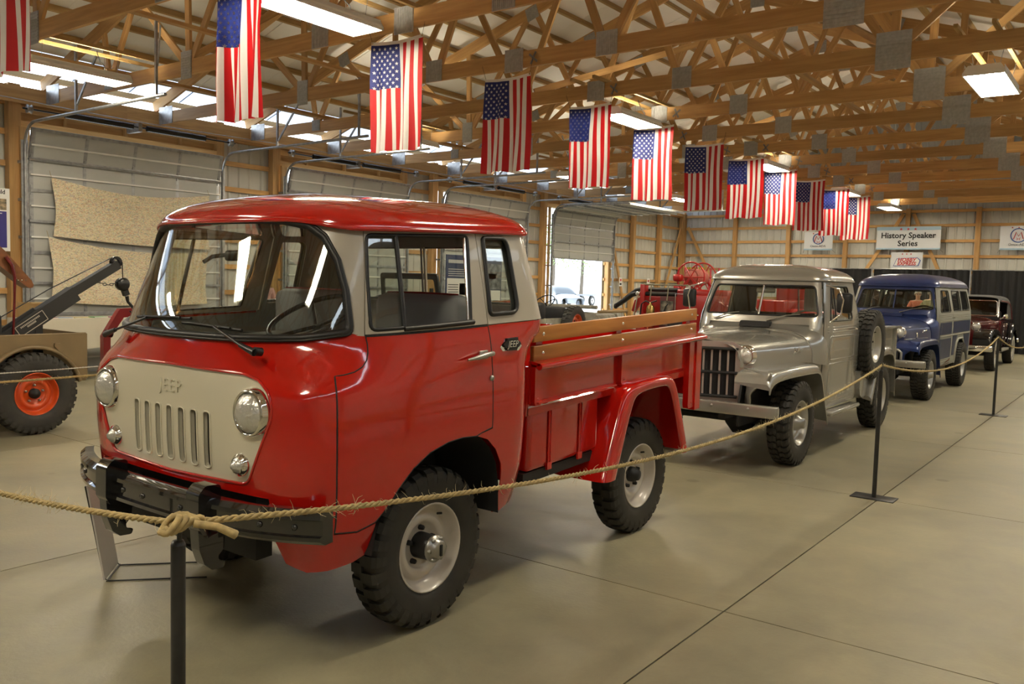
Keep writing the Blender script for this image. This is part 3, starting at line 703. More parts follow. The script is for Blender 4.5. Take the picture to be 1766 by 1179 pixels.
    near = [(0, 1.354)]+top_half[1:5]+[(Y(-.405)-dgap, 1.366), (Y(-.400)-dgap, 1.335), (Y(-.402)-dgap, 1.300), (Y(-.412)-dgap, 1.272-dgap), (Y(-.432)-dgap, 1.249-dgap), (Y(-.465)-dgap, 1.232-dgap), (Y(-.53)-dgap, 1.222-dgap), (Y(-.53)-dgap, .587), (Y(-.45), .572), (Y(-.375), .592)]+[A2[0]]+[(Y(-.44), .435), (Y(-.53), .425), (.66, .43), (.58, .47), (.53, .56), (.50, zb), (0, zb)]
    front = near[:-1]+[(0, zb)]+[(-a, z) for a, z in near[1:-1]][::-1]
    fr = panel('front_body', S, front, [gp], .045, .006, red, T)
    edge_tube('grille_lip', S, gp, .007, red, fr, -.001, .03)
    for s in (1, -1):
        rear = [(Y(.325)+dgap, 1.366), (Y(.338)+dgap, .878), (Y(.26), .866), A2[8], A2[9], A2[10], A2[11], A2[12], (Y(.46), .43), (Y(.52), .425), (Y(.60), .45), (Y(.64), .50), (2.10, .53), (yr, .53), (yr, 1.366)]
        if s < 0: rear = mirror(rear)
        panel('rear_quarter', S, rear, [], .045, .006, red, T)
        d = panel('door', S, [(s*a, z) for a, z in door_a][::s], [], .045, .006, red, T)
        edge_tube('door_seam', S, [(s*(a-.003 if a < Y(0) else a+.003), z-.002) for a, z in door_a], .003, M_dark, d, -.001, .03)
        # grey door frame with its window
        yf0, yf1 = -.375, .255
        fro = [(Y(-.41), 1.372), (Y(.322), 1.372), (Y(.345), 1.805), (Y(-.395), 1.805), (Y(-.40), 1.60)]
        win = rounded([(Y(-.385), 1.388), (Y(.205), 1.392), (Y(.285), 1.782), (Y(-.385), 1.778), (Y(-.39), 1.60)], [.03, .02, .02, .03, .1], 4)
        f_ = panel('door_frame', S, [(s*a, z) for a, z in fro][::s], [[(s*a, z) for a, z in win]], .04, .012, grey, d, .004)
        edge_tube('window_gasket', S, [(s*a, z) for a, z in win], .009, M_rubber, d, .002, .03)
        # fixed front pane, divider bar, slid-open rear pane
        panel('window_pane', S, [(s*a, z) for a, z in [(Y(-.38), 1.395), (Y(-.22), 1.395), (Y(-.20), 1.775), (Y(-.38), 1.772), (Y(-.385), 1.6)]][::s], [], .06, .003, M_glass, d, -.006)
        edge_tube('window_bar', S, [(s*Y(-.215), 1.39), (s*Y(-.195), 1.778)], .011, M_rubber, d, .0, .05, closed=False)
        edge_tube('window_track', S, [(s*Y(-.22), 1.384), (s*Y(.22), 1.388)], .012, M_rubber, d, .006, .05, closed=False)
        edge_tube('window_track', S, [(s*Y(.19), 1.40), (s*Y(.262), 1.775)], .008, M_chrome, d, .0, .05, closed=False)
        edge_tube('belt_line', S, [(s*Y(-.41), 1.369), (s*Y(.32), 1.369)], .002, M_dark, d, .0, .05, closed=False)
        # upper rear quarter in grey with its corner window, running round to the back window
        qo = [(Y(.329), 1.37), (yr, 1.37), (yr, 1.80), (Y(.352), 1.805)]
        qw = rounded([(Y(.352), 1.415), (Y(.58), 1.415), (Y(.605), 1.775), (Y(.395), 1.775)], [.02, .06, .05, .02], 5)
        rw = rounded([(am-.60, 1.43), (am-.006, 1.43), (am-.006, 1.74), (am-.60, 1.74)], [.03, .005, .005, .03], 4)
        q_ = panel('rear_pillar', S, [(s*a, z) for a, z in qo][::s], [[(s*a, z) for a, z in qw], [(s*a, z) for a, z in rw]], .035, .012, grey, T, .002)
        panel('lower_liner', S, [(s*a, z) for a, z in [(Y(.30), 1.05), (yr, 1.05), (yr, 1.375), (Y(.30), 1.375)]][::s], [], .08, .004, liner, q_, -.02)
        panel('door_liner', S, [(s*a, z) for a, z in [(Y(-.40), 1.05), (Y(.33), 1.05), (Y(.33), 1.36), (Y(-.40), 1.36)]][::s], [], .08, .004, liner, d, -.02)
        panel('pillar_liner', S, [(s*a, z) for a, z in qo][::s], [[(s*a, z) for a, z in qw], [(s*a, z) for a, z in rw]], .04, .004, liner, q_, -.03)
        edge_tube('window_gasket', S, [(s*a, z) for a, z in qw], .012, M_rubber, q_, .004, .03)
        panel('window_pane', S, [(s*a, z) for a, z in qw][::s], [], .05, .003, M_glass, q_, -.008)
        panel('back_window_pane', S, [(s*a, z) for a, z in rw][::s], [], .06, .003, M_glass, q_, -.008)
        edge_tube('back_window_gasket', S, [(s*a, z) for a, z in [(am-.004, 1.43), (am-.60, 1.43), (am-.60, 1.74), (am-.004, 1.74)]], .012, M_rubber, q_, .002, .03, closed=False)
        # grey A pillar between windshield and door frame
        ap = [(ae, 1.372), (Y(-.413), 1.366), (Y(-.403), 1.60), (Y(-.398), 1.808), (Y(-.42), 1.85), (ae-.30, 1.85), (ae-.22, 1.818), (ae-.13, 1.768), (ae-.06, 1.672), (ae-.02, 1.552), (ae-.005, 1.42)]
        panel('windshield_pillar', S, [(s*a, z) for a, z in ap][::s], [], .04, .02, grey, T, .0)
    # door furniture (near and far)
    for s in (1, -1):
        d = [c for c in T.children if c.name.split('.')[0] == 'door'][0 if s > 0 else 1]; P = S(s*Y(.25), 1.235); x = P.x
        m = MB(); m.tube([(x-.0*s, .265, 1.235), (x+.03*s, .265, 1.235)], .014, 10); m.rbox(x-.002, x+.010*s, .235, .295, 1.215, 1.255, .004) if s > 0 else None
        m.tube([(x+.034*s, .30, 1.240), (x+.040*s, .25, 1.239), (x+.038*s, .19, 1.232), (x+.028*s, .125, 1.226)], [.012, .013, .011, .005], 10); m.build('door_handle', M_steel, d)
        MB().lathe([(0, .013), (.008, .012), (.009, 0)], 12, 'X', (S(s*Y(.32), 1.12).x, .325, 1.12)).build('door_lock', M_steel, d)
    # maker's badge on the near quarter
    bx = S(Y(.44), 1.25); bm_ = MB(); pl = [(-.058, 0), (-.045, .012), (-.036, .016), (-.034, .027), (.036, .030), (.036, .018), (.047, .012), (.058, 0), (.046, -.012), (.036, -.017), (.03, -.028), (-.03, -.028), (-.034, -.016), (-.046, -.012)]
    bm_.prism(pl, 0, .005, 'XZ'); b = bm_.build('badge', M_chrome, T); b.matrix_basis = Matrix.Translation((bx.x+.001, .485, 1.255)) @ Matrix.Rotation(PI/2, 4, 'Z') @ Matrix.Scale(1.5, 4)
    m = MB(); m.prism([(a*.8, c*.72) for a, c in pl], -.0065, -.001, 'XZ'); k = m.build('badge_field', M_black, b)
    textmesh('badge_letters', 'JEEP', .030, M_chrome, b, (0, -.0075, 0), (PI/2, 0, 0), .001, shear=.2)
    # ---------- windshield
    w_ = panel('windshield', S, ws, [], .05, .004, M_glass, T, -.004)
    edge_tube('windshield_gasket', S, ws, .016, M_rubber, w_, .004, .03, n=8)
    edge_tube('gasket_bead', S, [(a*1.012, 1.58+(z-1.58)*1.05) for a, z in ws], .007, M_rubber, w_, .010, .03)
    # wipers
    for (p0, p1, p2, pb) in (((.57, -.735, 1.315), (.28, -.735, 1.40), None, ((.04, -.730, 1.405), (.42, -.705, 1.390))), ((-.56, -.73, 1.320), (-.22, -.738, 1.415), None, ((-.34, -.715, 1.412), (.10, -.728, 1.425)))):
        m = MB(); m.tube([p0, (p0[0], p0[1]-.03, p0[2]+.005)], .018, 10); m.tube([(p0[0], p0[1]-.03, p0[2]), ((p0[0]*.7+p1[0]*.3), p0[1]*.7+p1[1]*.3-.035, (p0[2]*.7+p1[2]*.3))], [.016, .010], 8); m.tube([((p0[0]*.7+p1[0]*.3), p0[1]*.7+p1[1]*.3-.035, (p0[2]*.7+p1[2]*.3)), (p1[0], p1[1]-.015, p1[2])], .006, 8); wp = m.build('wiper', M_black, T)
        a, c = Vector(pb[0]), Vector(pb[1]); m = MB(); n = 8
        ab = [a.lerp(c, t)+Vector((0, -.010-.022*math.sin(PI*t)*0, .0)) for t in np.linspace(0, 1, n)]
        m.tube(ab, .007, 6); m.tube([a.lerp(c, t)+Vector((0, -.022, .004)) for t in np.linspace(.15, .85, 5)], .006, 6); m.build('wiper_blade', M_rubber, wp)
    # ---------- roof
    def roof(a, t):
        rho = 1-t; zed = 1.805+.038*smooth(abs(a), ae+.05, .45) ; u, v = PC(a); p = S(a, min(zed, 1.845)); C = Vector((0, -.03, 0))
        out = p+(Vector((p.x, p.y, 0))-C).normalized()*.026 if True else p
        h = (1-rho**2.3)**(1/2.1) if rho < 1 else 0
        H = 1.985-zed
        return (C.x+(out.x-C.x)*rho, C.y+(out.y-C.y)*rho, zed+H*h)
    m = MB(); na = 112
    rhos = [1-math.sin(x)**1.0 if False else 1-math.cos(x) for x in np.linspace(0, PI/2, 18)]
    vs = []
    for i in range(na):
        a = -am+2*am*i/na
        for r in rhos: vs.append(roof(a, min(r, .985)))
    nr = len(rhos); fs = [(i*nr+j, ((i+1) % na)*nr+j, ((i+1) % na)*nr+j+1, i*nr+j+1) for i in range(na) for j in range(nr-1)]
    m.add(vs, fs, True); cc = len(m.v); m.add([(0, -.03, 1.985)], []); 
    for i in range(na): m.f.append((i*nr+nr-1, ((i+1) % na)*nr+nr-1, cc)); m.m.append(0); m.sm.append(True)
    m.add([(v[0]*.97, v[1]*.97, v[2]-.012) for v in [vs[i*nr] for i in range(na)]], [tuple(range(na))], False)
    rf = m.build('roof', red, T)
    m = MB(); m.tube([Vector(roof(s, 0))+Vector((0, 0, .0)) for s in np.linspace(-am, am, 121)[:-1]], .011, 6, closed=True); m.build('drip_rail', red, rf)
    # ---------- grille panel, slots, lamps, lettering
    slots = []
    for i in range(7):
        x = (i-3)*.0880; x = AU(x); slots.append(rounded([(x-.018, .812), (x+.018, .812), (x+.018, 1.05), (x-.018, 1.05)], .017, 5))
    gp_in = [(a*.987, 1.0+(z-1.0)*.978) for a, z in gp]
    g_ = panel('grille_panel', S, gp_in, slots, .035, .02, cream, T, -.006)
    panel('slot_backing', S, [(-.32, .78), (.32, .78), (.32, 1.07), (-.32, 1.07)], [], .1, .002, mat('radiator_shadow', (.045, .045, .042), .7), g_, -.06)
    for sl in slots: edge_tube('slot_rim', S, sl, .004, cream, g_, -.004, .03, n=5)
    textmesh('lettering', 'JEEP', .080, cream, g_, (.01, S(.05, 1.135).y+.0045, 1.134), (PI/2, 0, 0), .0035, sx=.92, bold=-.0008, space=1.32)
    for s in (1, -1):
        c = S(s*AU(.54), 1.073); headlamp(T, (c.x, c.y+.012, c.z), .093)
        c = S(s*AU(.475), .855); k = lathe_z_facing(MB(), [(-.01, .048), (.008, .046), (.014, .036), (.02, .034)], c, 24).build('side_lamp', M_chrome, T)
        lathe_z_facing(MB(), [(.012, .034), (.02, .030), (.021, .024), (.03, .022), (.031, .015), (.04, .012), (.042, 0)], c, 24).build('lens', M_glasslens, k)
    # seam of the lower valance
    for s in (1, -1): edge_tube('valance_seam', S, [(s*.52, .668), (s*Y(-.535), .665)], .003, M_dark, T, 0, .05, closed=False)
    # inner wheel wells and front shadow box
    for s in (1, -1):
        m = MB(); pts = [(y, z) for y, z in A]; n = len(pts)
        vs = [(s*x, y, z+.004) for y, z in pts for x in (.855, .45)]; m.add(vs, [(2*i, 2*i+2, 2*i+3, 2*i+1) for i in range(n-1)], True)
        m.add([(s*.45, y, z) for y, z in pts], [tuple(range(n))], False); m.build('wheel_well', M_under, T)
    MB().box(-.50, .50, -.70, -.62, .45, .80).build('front_shadow_box', M_under, T)  # black block that stands in for the shade behind the bumper
    # ---------- interior
    m = MB(); m.box(-.80, .80, -.25, .55, 1.02, 1.06); m.box(-.5, .5, -.62, -.25, 1.02, 1.06); m.build('cab_floor', liner, T)
    m = MB(); m.rbox(-.52, .52, -.66, -.44, 1.10, 1.30, .04); m.rbox(-.70, .70, -.46, -.40, 1.12, 1.30, .02); m.build('dashboard', liner, T)
    for x0, x1 in ((.12, .70), (-.70, -.12)):
        m = MB(); m.rbox(x0, x1, -.08, .36, 1.12, 1.26, .05); c = m.build('seat', seatm, T)
        m = MB(); m.rbox(x0, x1, .30, .44, 1.18, 1.50, .05); m.build('seat_back', seatm, c)
        m = MB(); m.tube([(x0+.05, .36, 1.502), ((x0+x1)/2, .37, 1.504), (x1-.05, .36, 1.502)], .006, 5); m.build('seat_piping', mat('red_trim', (.25, .02, .02), .5), c)
    sm_ = MB(); cs = Vector((.36, -.30, 1.42)); ax = Vector((0, -.42, .9)).normalized(); e1 = Vector((1, 0, 0)); e2 = ax.cross(e1)
    sm_.tube([cs+(e1*math.cos(t)+e2*math.sin(t))*.20 for t in np.linspace(0, 2*PI, 33)[:-1]], .012, 6, closed=True)
    for t in (0.3, 2.4, 4.5): sm_.tube([cs-ax*.05, cs+(e1*math.cos(t)+e2*math.sin(t))*.20], .009, 5)
    sm_.tube([cs-ax*.05, cs-ax*.4], .02, 8); sm_.build('steering_wheel', M_black, T)
    m = MB(); m.rbox(-.10, .02, -.44, -.41, 1.665, 1.715, .012); m.tube([(-.09, -.42, 1.695), (-.16, -.46, 1.685), (-.17, -.50, 1.66)], .010, 8); m.build('rear_view_mirror', M_black, T)
    # ---------- bumper
    def bump(x, zc, dy): return (x, -.868+.16*(abs(x)/.88)**3.2+dy, zc)
    m = MB(); xs = np.linspace(-.90, .90, 41); pr = [(-.064, .05), (-.067, .012), (-.050, -.012), (-.034, -.014), (-.028, .0), (.028, .0), (.034, -.014), (.050, -.012), (.067, .012), (.064, .05)]
    vs = [bump(x, .660+a, b) for x in xs for a, b in pr]; n = len(pr); fs = [(i*n+j, (i+1)*n+j, (i+1)*n+j+1, i*n+j+1) for i in range(40) for j in range(n-1)]
    m.add(vs, fs, True); vs2 = [(v[0], v[1]+.006, v[2]) for v in vs]; m.add(vs2, [f[::-1] for f in fs], True)
    for i_ in (0, 40): m.add([vs[i_*n+j] for j in range(n)], [tuple(range(n))], False)
    B = m.build('bumper', gloss, T, autosmooth=40)
    for x in (-.80, -.68, -.22, .22, .66, .80, -.06):
        MB().lathe([(-.008, 0), (-.008, .010), (.0, .013)], 10, 'Y', bump(x, .660, 0)).build('bumper_bolt', gloss, B)
    for x in (-.34, .36):                                   # overriders with their tow hooks
        y0 = bump(x, 0, 0)[1]; w = .036
        pr = [(y0+.06, .77), (y0-.012, .775), (y0-.03, .755), (y0-.034, .60), (y0-.028, .52), (y0-.005, .455), (y0+.03, .425), (y0+.085, .420), (y0+.095, .445), (y0+.06, .455), (y0+.058, .475), (y0+.085, .50), (y0+.09, .58), (y0+.075, .66)]
        m = MB(); m.prism(rounded(pr, .012, 3), x-w*.8, x+w*.8, 'YZ', True); m.prism(rounded([(y0+.06, .775), (y0-.012, .780), (y0-.042, .75), (y0-.044, .62), (y0-.02, .58), (y0+.06, .58)], .02, 3), x-w*1.2, x+w*1.2, 'YZ', True); m.build('overrider', gloss, B, autosmooth=50)
    # ---------- bed
    bx = .80
    m = MB(); m.box(-bx, bx, .76, 2.76, .86, .90); m.build('bed_floor', red, T)
    m = MB(); m.box(-bx, bx, .745, .77, .86, 1.12); m.build('bed_front', red, T)
    m = MB(); m.box(-bx-.01, bx+.01, 2.74, 2.765, .72, 1.15); m.build('tailgate', red, T)
    for s in (1, -1):
        sp = MB(); x0 = s*bx; pr = [(x0, 1.15), (x0+s*.012, 1.15), (x0+s*.012, .925), (x0, .925)]
        sp.prism(pr, .76, 2.76, 'XZ'); sp.prism([(x0+s*.01, .925), (x0+s*.05, .925), (x0+s*.05, .933), (x0+s*.01, .937)], .79, 1.60, 'XZ'); side = sp.build('bed_side', red, T)
        m = MB(); m.tube([(x0+s*.062, .77, 1.122), (x0+s*.062, 2.80, 1.122)], .018, 10); m.prism([(x0, 1.15), (x0+s*.066, 1.139), (x0+s*.064, 1.125), (x0, 1.135)], .77, 2.80, 'XZ'); m.build('bed_rail', red, side)
        for y in (.80, 1.70, 2.66):
            w = .032 if y < 2.5 else .05; zl = .915 if y < 2.5 else .64
            m = MB(); m.prism([(y-w, 1.12), (y-w, zl+.02), (y-w+.01, zl), (y+w-.01, zl), (y+w, zl+.02), (y+w, 1.12)], x0, x0+s*.04, 'YZ'); m.build('stake_pocket', red, side)
            MB().lathe([(0, .008), (s*.004, .006), (s*.004, 0)], 8, 'X', (x0+s*.04, y, zl+.035)).build('stake_bolt', red, side)
        m = MB(); m.box(x0, x0+s*.05, 2.70, 2.78, .62, 1.12); m.build('rear_post', red, side)
        woodm = wood_mat('varnished_rail', (.50, .22, .055), (.33, .115, .022), 'Y', .3)
        for z0, z1 in ((1.145, 1.225), (1.245, 1.325)):
            MB().rbox(x0-s*.005, x0+s*.022, .775, 2.74, z0, z1, .004).build('wooden_rail', woodm, T)
            for y in (.86, 1.70, 2.66): MB().lathe([(0, .011), (s*.004, .009), (s*.006, 0)], 10, 'X', (x0+s*.022, y, (z0+z1)/2)).build('rail_bolt', M_chrome, T)
        for y in (.86, 1.70, 2.66): MB().box(x0-s*.035, x0-s*.006, y-.03, y+.03, .95, 1.32).build('stake', red, T)
        # rear fender: angular arch with rolled outer edge
        fi = [(1.53, .385), (1.545, .42), (1.70, .80), (1.745, .845), (1.84, .865), (2.12, .868), (2.19, .85), (2.235, .80), (2.40, .43), (2.415, .375)]
        fo = [(1.40, .385), (1.425, .42), (1.60, .85), (1.665, .915), (1.79, .93), (2.14, .933), (2.255, .915), (2.315, .85), (2.50, .43), (2.515, .375)]
        m = MB(); xo = .915; n = len(fo); prof = []
        def ring(t):   # t 0..1 across the fender from the bed side to the rolled lip
            out = []
            for (y1, z1), (y0, z0) in zip(fo, fi):
                yc, zc = 2.18, .40
                if t <= .5: k = t/.5; x = .50+(xo-.05-.50)*k; p = (y1, z1)
                else:
                    th = (t-.5)/.5*PI/2; f = 1-math.cos(th); x = xo-.05+.05*math.sin(th); p = (y1+(y0-y1)*f*.5, z1+(z0-z1)*f*.5)
                out.append((s*x, p[0], p[1]))
            return out
        R_ = [ring(t) for t in (0, .25, .5, .6, .7, .8, .9, 1.0)]
        dn = lambda L: [tuple(np.array(L[i])+(np.array(L[i+1])-np.array(L[i]))*t) for i in range(len(L)-1) for t in (0, .5)]+[L[-1]]
        lip = [(s*(xo), y0, z0) for (y0, z0) in fi]; R_.append([(s*(xo-.004), y0*1.0, z0) for y0, z0 in fi]); R_.append([(s*(xo-.02), y0, z0) for y0, z0 in fi])
        vs = [p for r in R_ for p in r]; m.add(vs, [(i*n+j, (i+1)*n+j, (i+1)*n+j+1, i*n+j+1) for i in range(len(R_)-1) for j in range(n-1)], True)
        fe = m.build('rear_fender', red, T); md = fe.modifiers.new('sub', 'SUBSURF'); md.levels = md.render_levels = 2
        m = MB(); m.prism([(y, z) for y, z in fo]+[(2.49, .42), (2.30, .84), (2.12, .905), (1.81, .905), (1.63, .84), (1.44, .42)], s*.49, s*.51, 'YZ'); m.build('fender_inner', red, fe)
        m = MB(); m.box(s*.50, s*.51, 1.44, 1.72, .40, .93); m.build('side_apron', red, T)
    m = MB(); m.rbox(.50, .785, .80, 1.52, .545, .905, .035, seg=4); tk = m.build('fuel_tank', red, T)
    for y in (.99, 1.30):
        m = MB(); m.rbox(.497, .789, y-.018, y+.018, .541, .909, .036, seg=4); m.build('tank_strap', red, tk); m = MB(); m.box(.782, .796, y-.02, y+.02, .535, .575); m.build('strap_buckle', red, tk)
    m = MB(); m.box(.48, .77, .78, 1.5, .49, .545); m.build('tank_carrier', M_under, T)
    m = MB(); m.rbox(-.785, -.50, .80, 1.52, .545, .905, .035); m.build('tool_box', red, T)
    # ---------- chassis
    for s in (1, -1):
        m = MB(); m.box(s*.36-.03, s*.36+.03, -.80, 2.75, .55, .68); m.build('frame_rail', M_under, T)
        for y0 in (0, 2.0): MB().tube([(s*.42, y0-.5, .52), (s*.42, y0-.2, .46), (s*.42, y0, .44), (s*.42, y0+.2, .46), (s*.42, y0+.5, .52)], .03, 6).build('leaf_spring', M_under, T)
    for y in (.045, 2.05):
        m = MB(); m.tube([(-.62, y, .37), (.62, y, .37)], .045, 10); m.lathe([(-.12, .06), (-.05, .13), (.05, .13), (.12, .06)], 16, 'X', (-.1, y, .37)); m.build('axle', M_under, T)
    MB().tube([(.30, .3, .45), (.40, .9, .42), (.42, 1.5, .42), (.40, 1.7, .42)], .02, 8).build('exhaust_pipe', M_under, T)
    shear(T, .040, -.2)
    for s in (1, -1):
        wheel(T, 'redF', (s*.715, .045, .37), s, .37, .17, .205, rimm, 30, 'bar', 'lock', .055)
        wheel(T, 'redF', (s*.715, 2.05, .37), s, .37, .17, .205, rimm, 30, 'bar', 'flat', .055)
    return T
red_truck()
# ================================================================ WILLYS-STYLE PICKUP AND WAGON (shared front end)
def polar_roof(name, S, am, zed, ztop, C, mtl, parent, lip=.02, na=96, nr=14, pw=(2.4, 2.1), z2=None):
    C = Vector((C[0], C[1], 0)); rhos = [1-math.cos(x) for x in np.linspace(0, PI/2, nr)]; m = MB(); vs = []
    for i in range(na):
        a = -am+2*am*i/na; p = S(a, zed); d = Vector((p.x, p.y, 0))-C; out = p+d.normalized()*lip
        for t in rhos:
            rho = 1-min(t, .985); h = (1-rho**pw[0])**(1/pw[1]) if rho < 1 else 0
            vs.append((C.x+(out.x-C.x)*rho, C.y+(out.y-C.y)*rho, zed+(ztop-zed)*h))
    fs = [(i*nr+j, ((i+1) % na)*nr+j, ((i+1) % na)*nr+j+1, i*nr+j+1) for i in range(na) for j in range(nr-1)]
    m.add(vs, fs, True); c = len(m.v); m.add([(C.x, C.y, ztop)], [])
    for i in range(na): m.f.append((i*nr+nr-1, ((i+1) % na)*nr+nr-1, c)); m.m.append(0); m.sm.append(True)
    m.add([((v[0]-C.x)*.975+C.x, (v[1]-C.y)*.975+C.y, v[2]-.010) for v in [vs[i*nr] for i in range(na)]], [tuple(range(na))], False)
    r = m.build(name, mtl, parent); MB().tube([Vector(vs[i*nr]) for i in range(na)], .009, 6, closed=True).build('drip_rail', mtl, r); return r
def loft(secs, n=14, p=3.2, full=True):
    """secs: (y, half width, z base, z top) -> superelliptic arch sections; returns grid of points"""
    rows = []
    for (y, w, zb, zt) in secs:
        row = []
        for k in range(2*n+1):
            t = PI*k/(2*n); c, s_ = math.cos(t), math.sin(t)
            row.append((w*math.copysign(abs(c)**(2/p), c), y, zb+(zt-zb)*abs(s_)**(2/p)))
        rows.append(row)
    return rows
def rows_mesh(m, rows, smooth=True, closed=False):
    n = len(rows[0]); assert all(len(r) == n for r in rows); vs = [p for r in rows for p in r]
    m.add(vs, [(i*n+j, (i+1)*n+j, (i+1)*n+(j+1) % n, i*n+(j+1) % n) for i in range(len(rows)-1) for j in range(n if closed else n-1)], smooth); return m
def smooth_secs(secs, k=4):
    S_ = np.array(secs, float); t = np.arange(len(S_)); tt = np.linspace(0, len(S_)-1, (len(S_)-1)*k+1); out = []
    for x in tt:   # Catmull-Rom
        i = min(int(x), len(S_)-2); f = x-i; p0, p1, p2, p3 = S_[max(i-1, 0)], S_[i], S_[i+1], S_[min(i+2, len(S_)-1)]
        out.append(.5*((2*p1)+(-p0+p2)*f+(2*p0-5*p1+4*p2-p3)*f*f+(-p0+3*p1-3*p2+p3)*f**3))
    return [tuple(o) for o in out]
def flat_fender(T, paint, s, x_in, x_out, prof, drop, name='front_fender', lipd=.07, inner=None):
    """fender swept along prof (y, z) with a rounded outer edge and a hanging lip"""
    prof = smooth_secs(prof, 4); rows = []
    for (y, z) in prof:
        row = [(s*x_in, y, z+.0)]
        for k in range(7):
            t = k/6*PI/2; r = .055; row.append((s*(x_out-r+r*math.sin(t)), y, z-r+r*math.cos(t)))
        row.append((s*x_out, y, z-lipd)); row.append((s*(x_out-.012), y, z-lipd)); row.append((s*(x_out-.014), y, z-.05)); row.append((s*x_in, y, z-.015)); rows.append(row)
    m = MB(); rows_mesh(m, rows, True, True); n = len(rows[0])
    m.add(rows[0], [tuple(range(n))], False); m.add(rows[-1], [tuple(range(n))[::-1]], False)
    return m.build(name, paint, T, autosmooth=50)
def willys(T, paint, kind, trim=None, rimm=None, wheels=None, wb=2.86, bumper_m=None, grille_m=None):
    trim = trim or paint; grey = mat('window_liner_dark', (.06, .06, .055), .7)
    # ---- hood and cowl
    hood = smooth_secs([(-.60, .395, .90, 1.115), (-.45, .425, .90, 1.135), (-.15, .475, .90, 1.15), (.2, .53, .895, 1.165), (.50, .585, .89, 1.175), (.66, .615, .885, 1.185)])
    m = MB(); rows_mesh(m, loft(hood)); hd = m.build('hood', paint, T)
    m = MB(); rows_mesh(m, [[(x, y-.002, zb+(zt-zb)*(1-(abs(x)/w)**3.2)**(1/3.2)+.012*max(0, 1-(x/.17)**4)) for x in np.linspace(-.172, .172, 11)] for y, w, zb, zt in hood]); m.build('hood_ridge', paint, hd)
    cowl = smooth_secs([(.665, .618, .885, 1.187), (.72, .655, .87, 1.20), (.80, .690, .86, 1.245), (.86, .695, .85, 1.30), (.90, .695, .85, 1.33)])
    m = MB(); rows_mesh(m, loft(cowl, 14, 3.6)); cw_ = m.build('cowl', paint, T)
    MB().tube([(x, .664, z+.002) for x, y, z in loft([(.664, .618, .885, 1.186)])[0]], .006, 6).build('hood_seam', paint, hd)
    m = MB(); m.box(-.15, .15, .735, .76, 1.215, 1.25); m.prism([(.70, 1.205), (.735, 1.255), (.77, 1.26), (.77, 1.245), (.74, 1.215)], -.16, .16, 'YZ'); m.build('cowl_vent', M_under if kind == 'pickup' else paint, cw_)
    # ---- nose with the V grille
    def N(u, z): return Vector((u, -.66+.10*min(1, abs(u)/.34)+.12*smooth(abs(u), .38, .56), z))
    out = [(-.46, .56), (-.47, .80), (-.47, .95), (-.40, 1.07), (-.30, 1.118), (.30, 1.118), (.40, 1.07), (.47, .95), (.47, .80), (.46, .56)]
    bars = []
    nb = 10; op = .026
    for i in range(nb):
        x = (i-(nb-1)/2)*.068; bars.append([(x-op, .64), (x+op, .64), (x+op, 1.045), (x-op, 1.045)])
    ns = panel('nose_panel', N, out, bars, .05, .02, grille_m or paint, T)
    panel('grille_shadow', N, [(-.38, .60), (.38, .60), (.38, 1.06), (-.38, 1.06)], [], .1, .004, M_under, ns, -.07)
    for z in (.635, .845, 1.055):
        bm_ = M_black if kind == 'pickup' else (bumper_m or M_chrome); MB().tube([N(u, z)+Vector((0, -.012, 0)) for u in np.linspace(-.36, .36, 21)], .014, 8).build('grille_bar', bm_, T)
    for s in (1, -1):
        headlamp(T, (s*.405, -.520, 1.0), .083)
        k = lathe_z_facing(MB(), [(-.01, .036), (.015, .034), (.02, .024), (.024, 0)], (s*.405, -.535, .81), 20).build('parking_lamp', M_glasslens, T)
        # fenders
        pf = [(-.78, .70), (-.775, .80), (-.70, .875), (-.50, .90), (-.10, .905), (.30, .895), (.50, .87), (.62, .78), (.76, .55), (.85, .37)]
        pf = [(-.83, .80), (-.80, .845), (-.72, .88), (-.55, .898), (-.2, .905), (.25, .90), (.46, .885), (.56, .80), (.68, .57), (.80, .36)]
        flat_fender(T, paint, s, .44, .755, pf, 0, lipd=.085)
        m = MB(); m.prism([(-.70, .58), (-.62, .86), (.44, .86), (.66, .45), (.66, .40), (-.70, .40)], s*.42, s*.44, 'YZ'); m.build('inner_fender', M_under, T)
        def skirt(a, b):      # sweep from the nose down to the bumper
            z = .575+b*.325; uo = .52+.235*smooth(z, .66, .89); yo = -.66-.17*smooth(z, .62, .87)
            return (s*(.40+(uo-.40)*a), -.545+(yo+.545)*a**1.3-.03*math.sin(a*PI), z)
        m = MB(); m.grid(skirt, 8, 10); fs_ = m.build('fender_skirt', paint, T); md = fs_.modifiers.new('th', 'SOLIDIFY'); md.thickness = .012
        if s > 0:       # script emblem, too small to read: one flowing chrome stroke
            st = [(.27, .975), (.275, 1.03), (.285, 1.045), (.283, .99), (.30, 1.005), (.31, 1.02), (.32, .995), (.335, 1.015), (.345, .998), (.36, 1.02), (.365, 1.045), (.37, 1.0), (.385, 1.015), (.40, 1.0), (.415, 1.02), (.43, 1.005), (.445, 1.02)]
            MB().tube([(.566+.13*(y-.27), y, z) for y, z in st], .004, 6).build('script_emblem', M_chrome, hd)
    # ---- bumper
    m = MB(); m.rbox(-.86, .86, -.96, -.89, .535, .635, .012); bp = m.build('bumper', bumper_m or paint, T)
    for x in (-.62, -.30, -.16, .16, .30, .62): MB().lathe([(-.008, 0), (-.006, .010), (.0, .012)], 10, 'Y', (x, -.96, .60)).build('bumper_bolt', M_steel, bp)
    m = MB(); m.box(-.40, .40, -.90, -.62, .56, .60); m.build('splash_apron', paint, T)
    # ---- cab shell
    if kind == 'pickup': yr_, roof_y = 1.93, 1.38
    else: yr_, roof_y = 3.60, 2.2
    L = yr_-.78
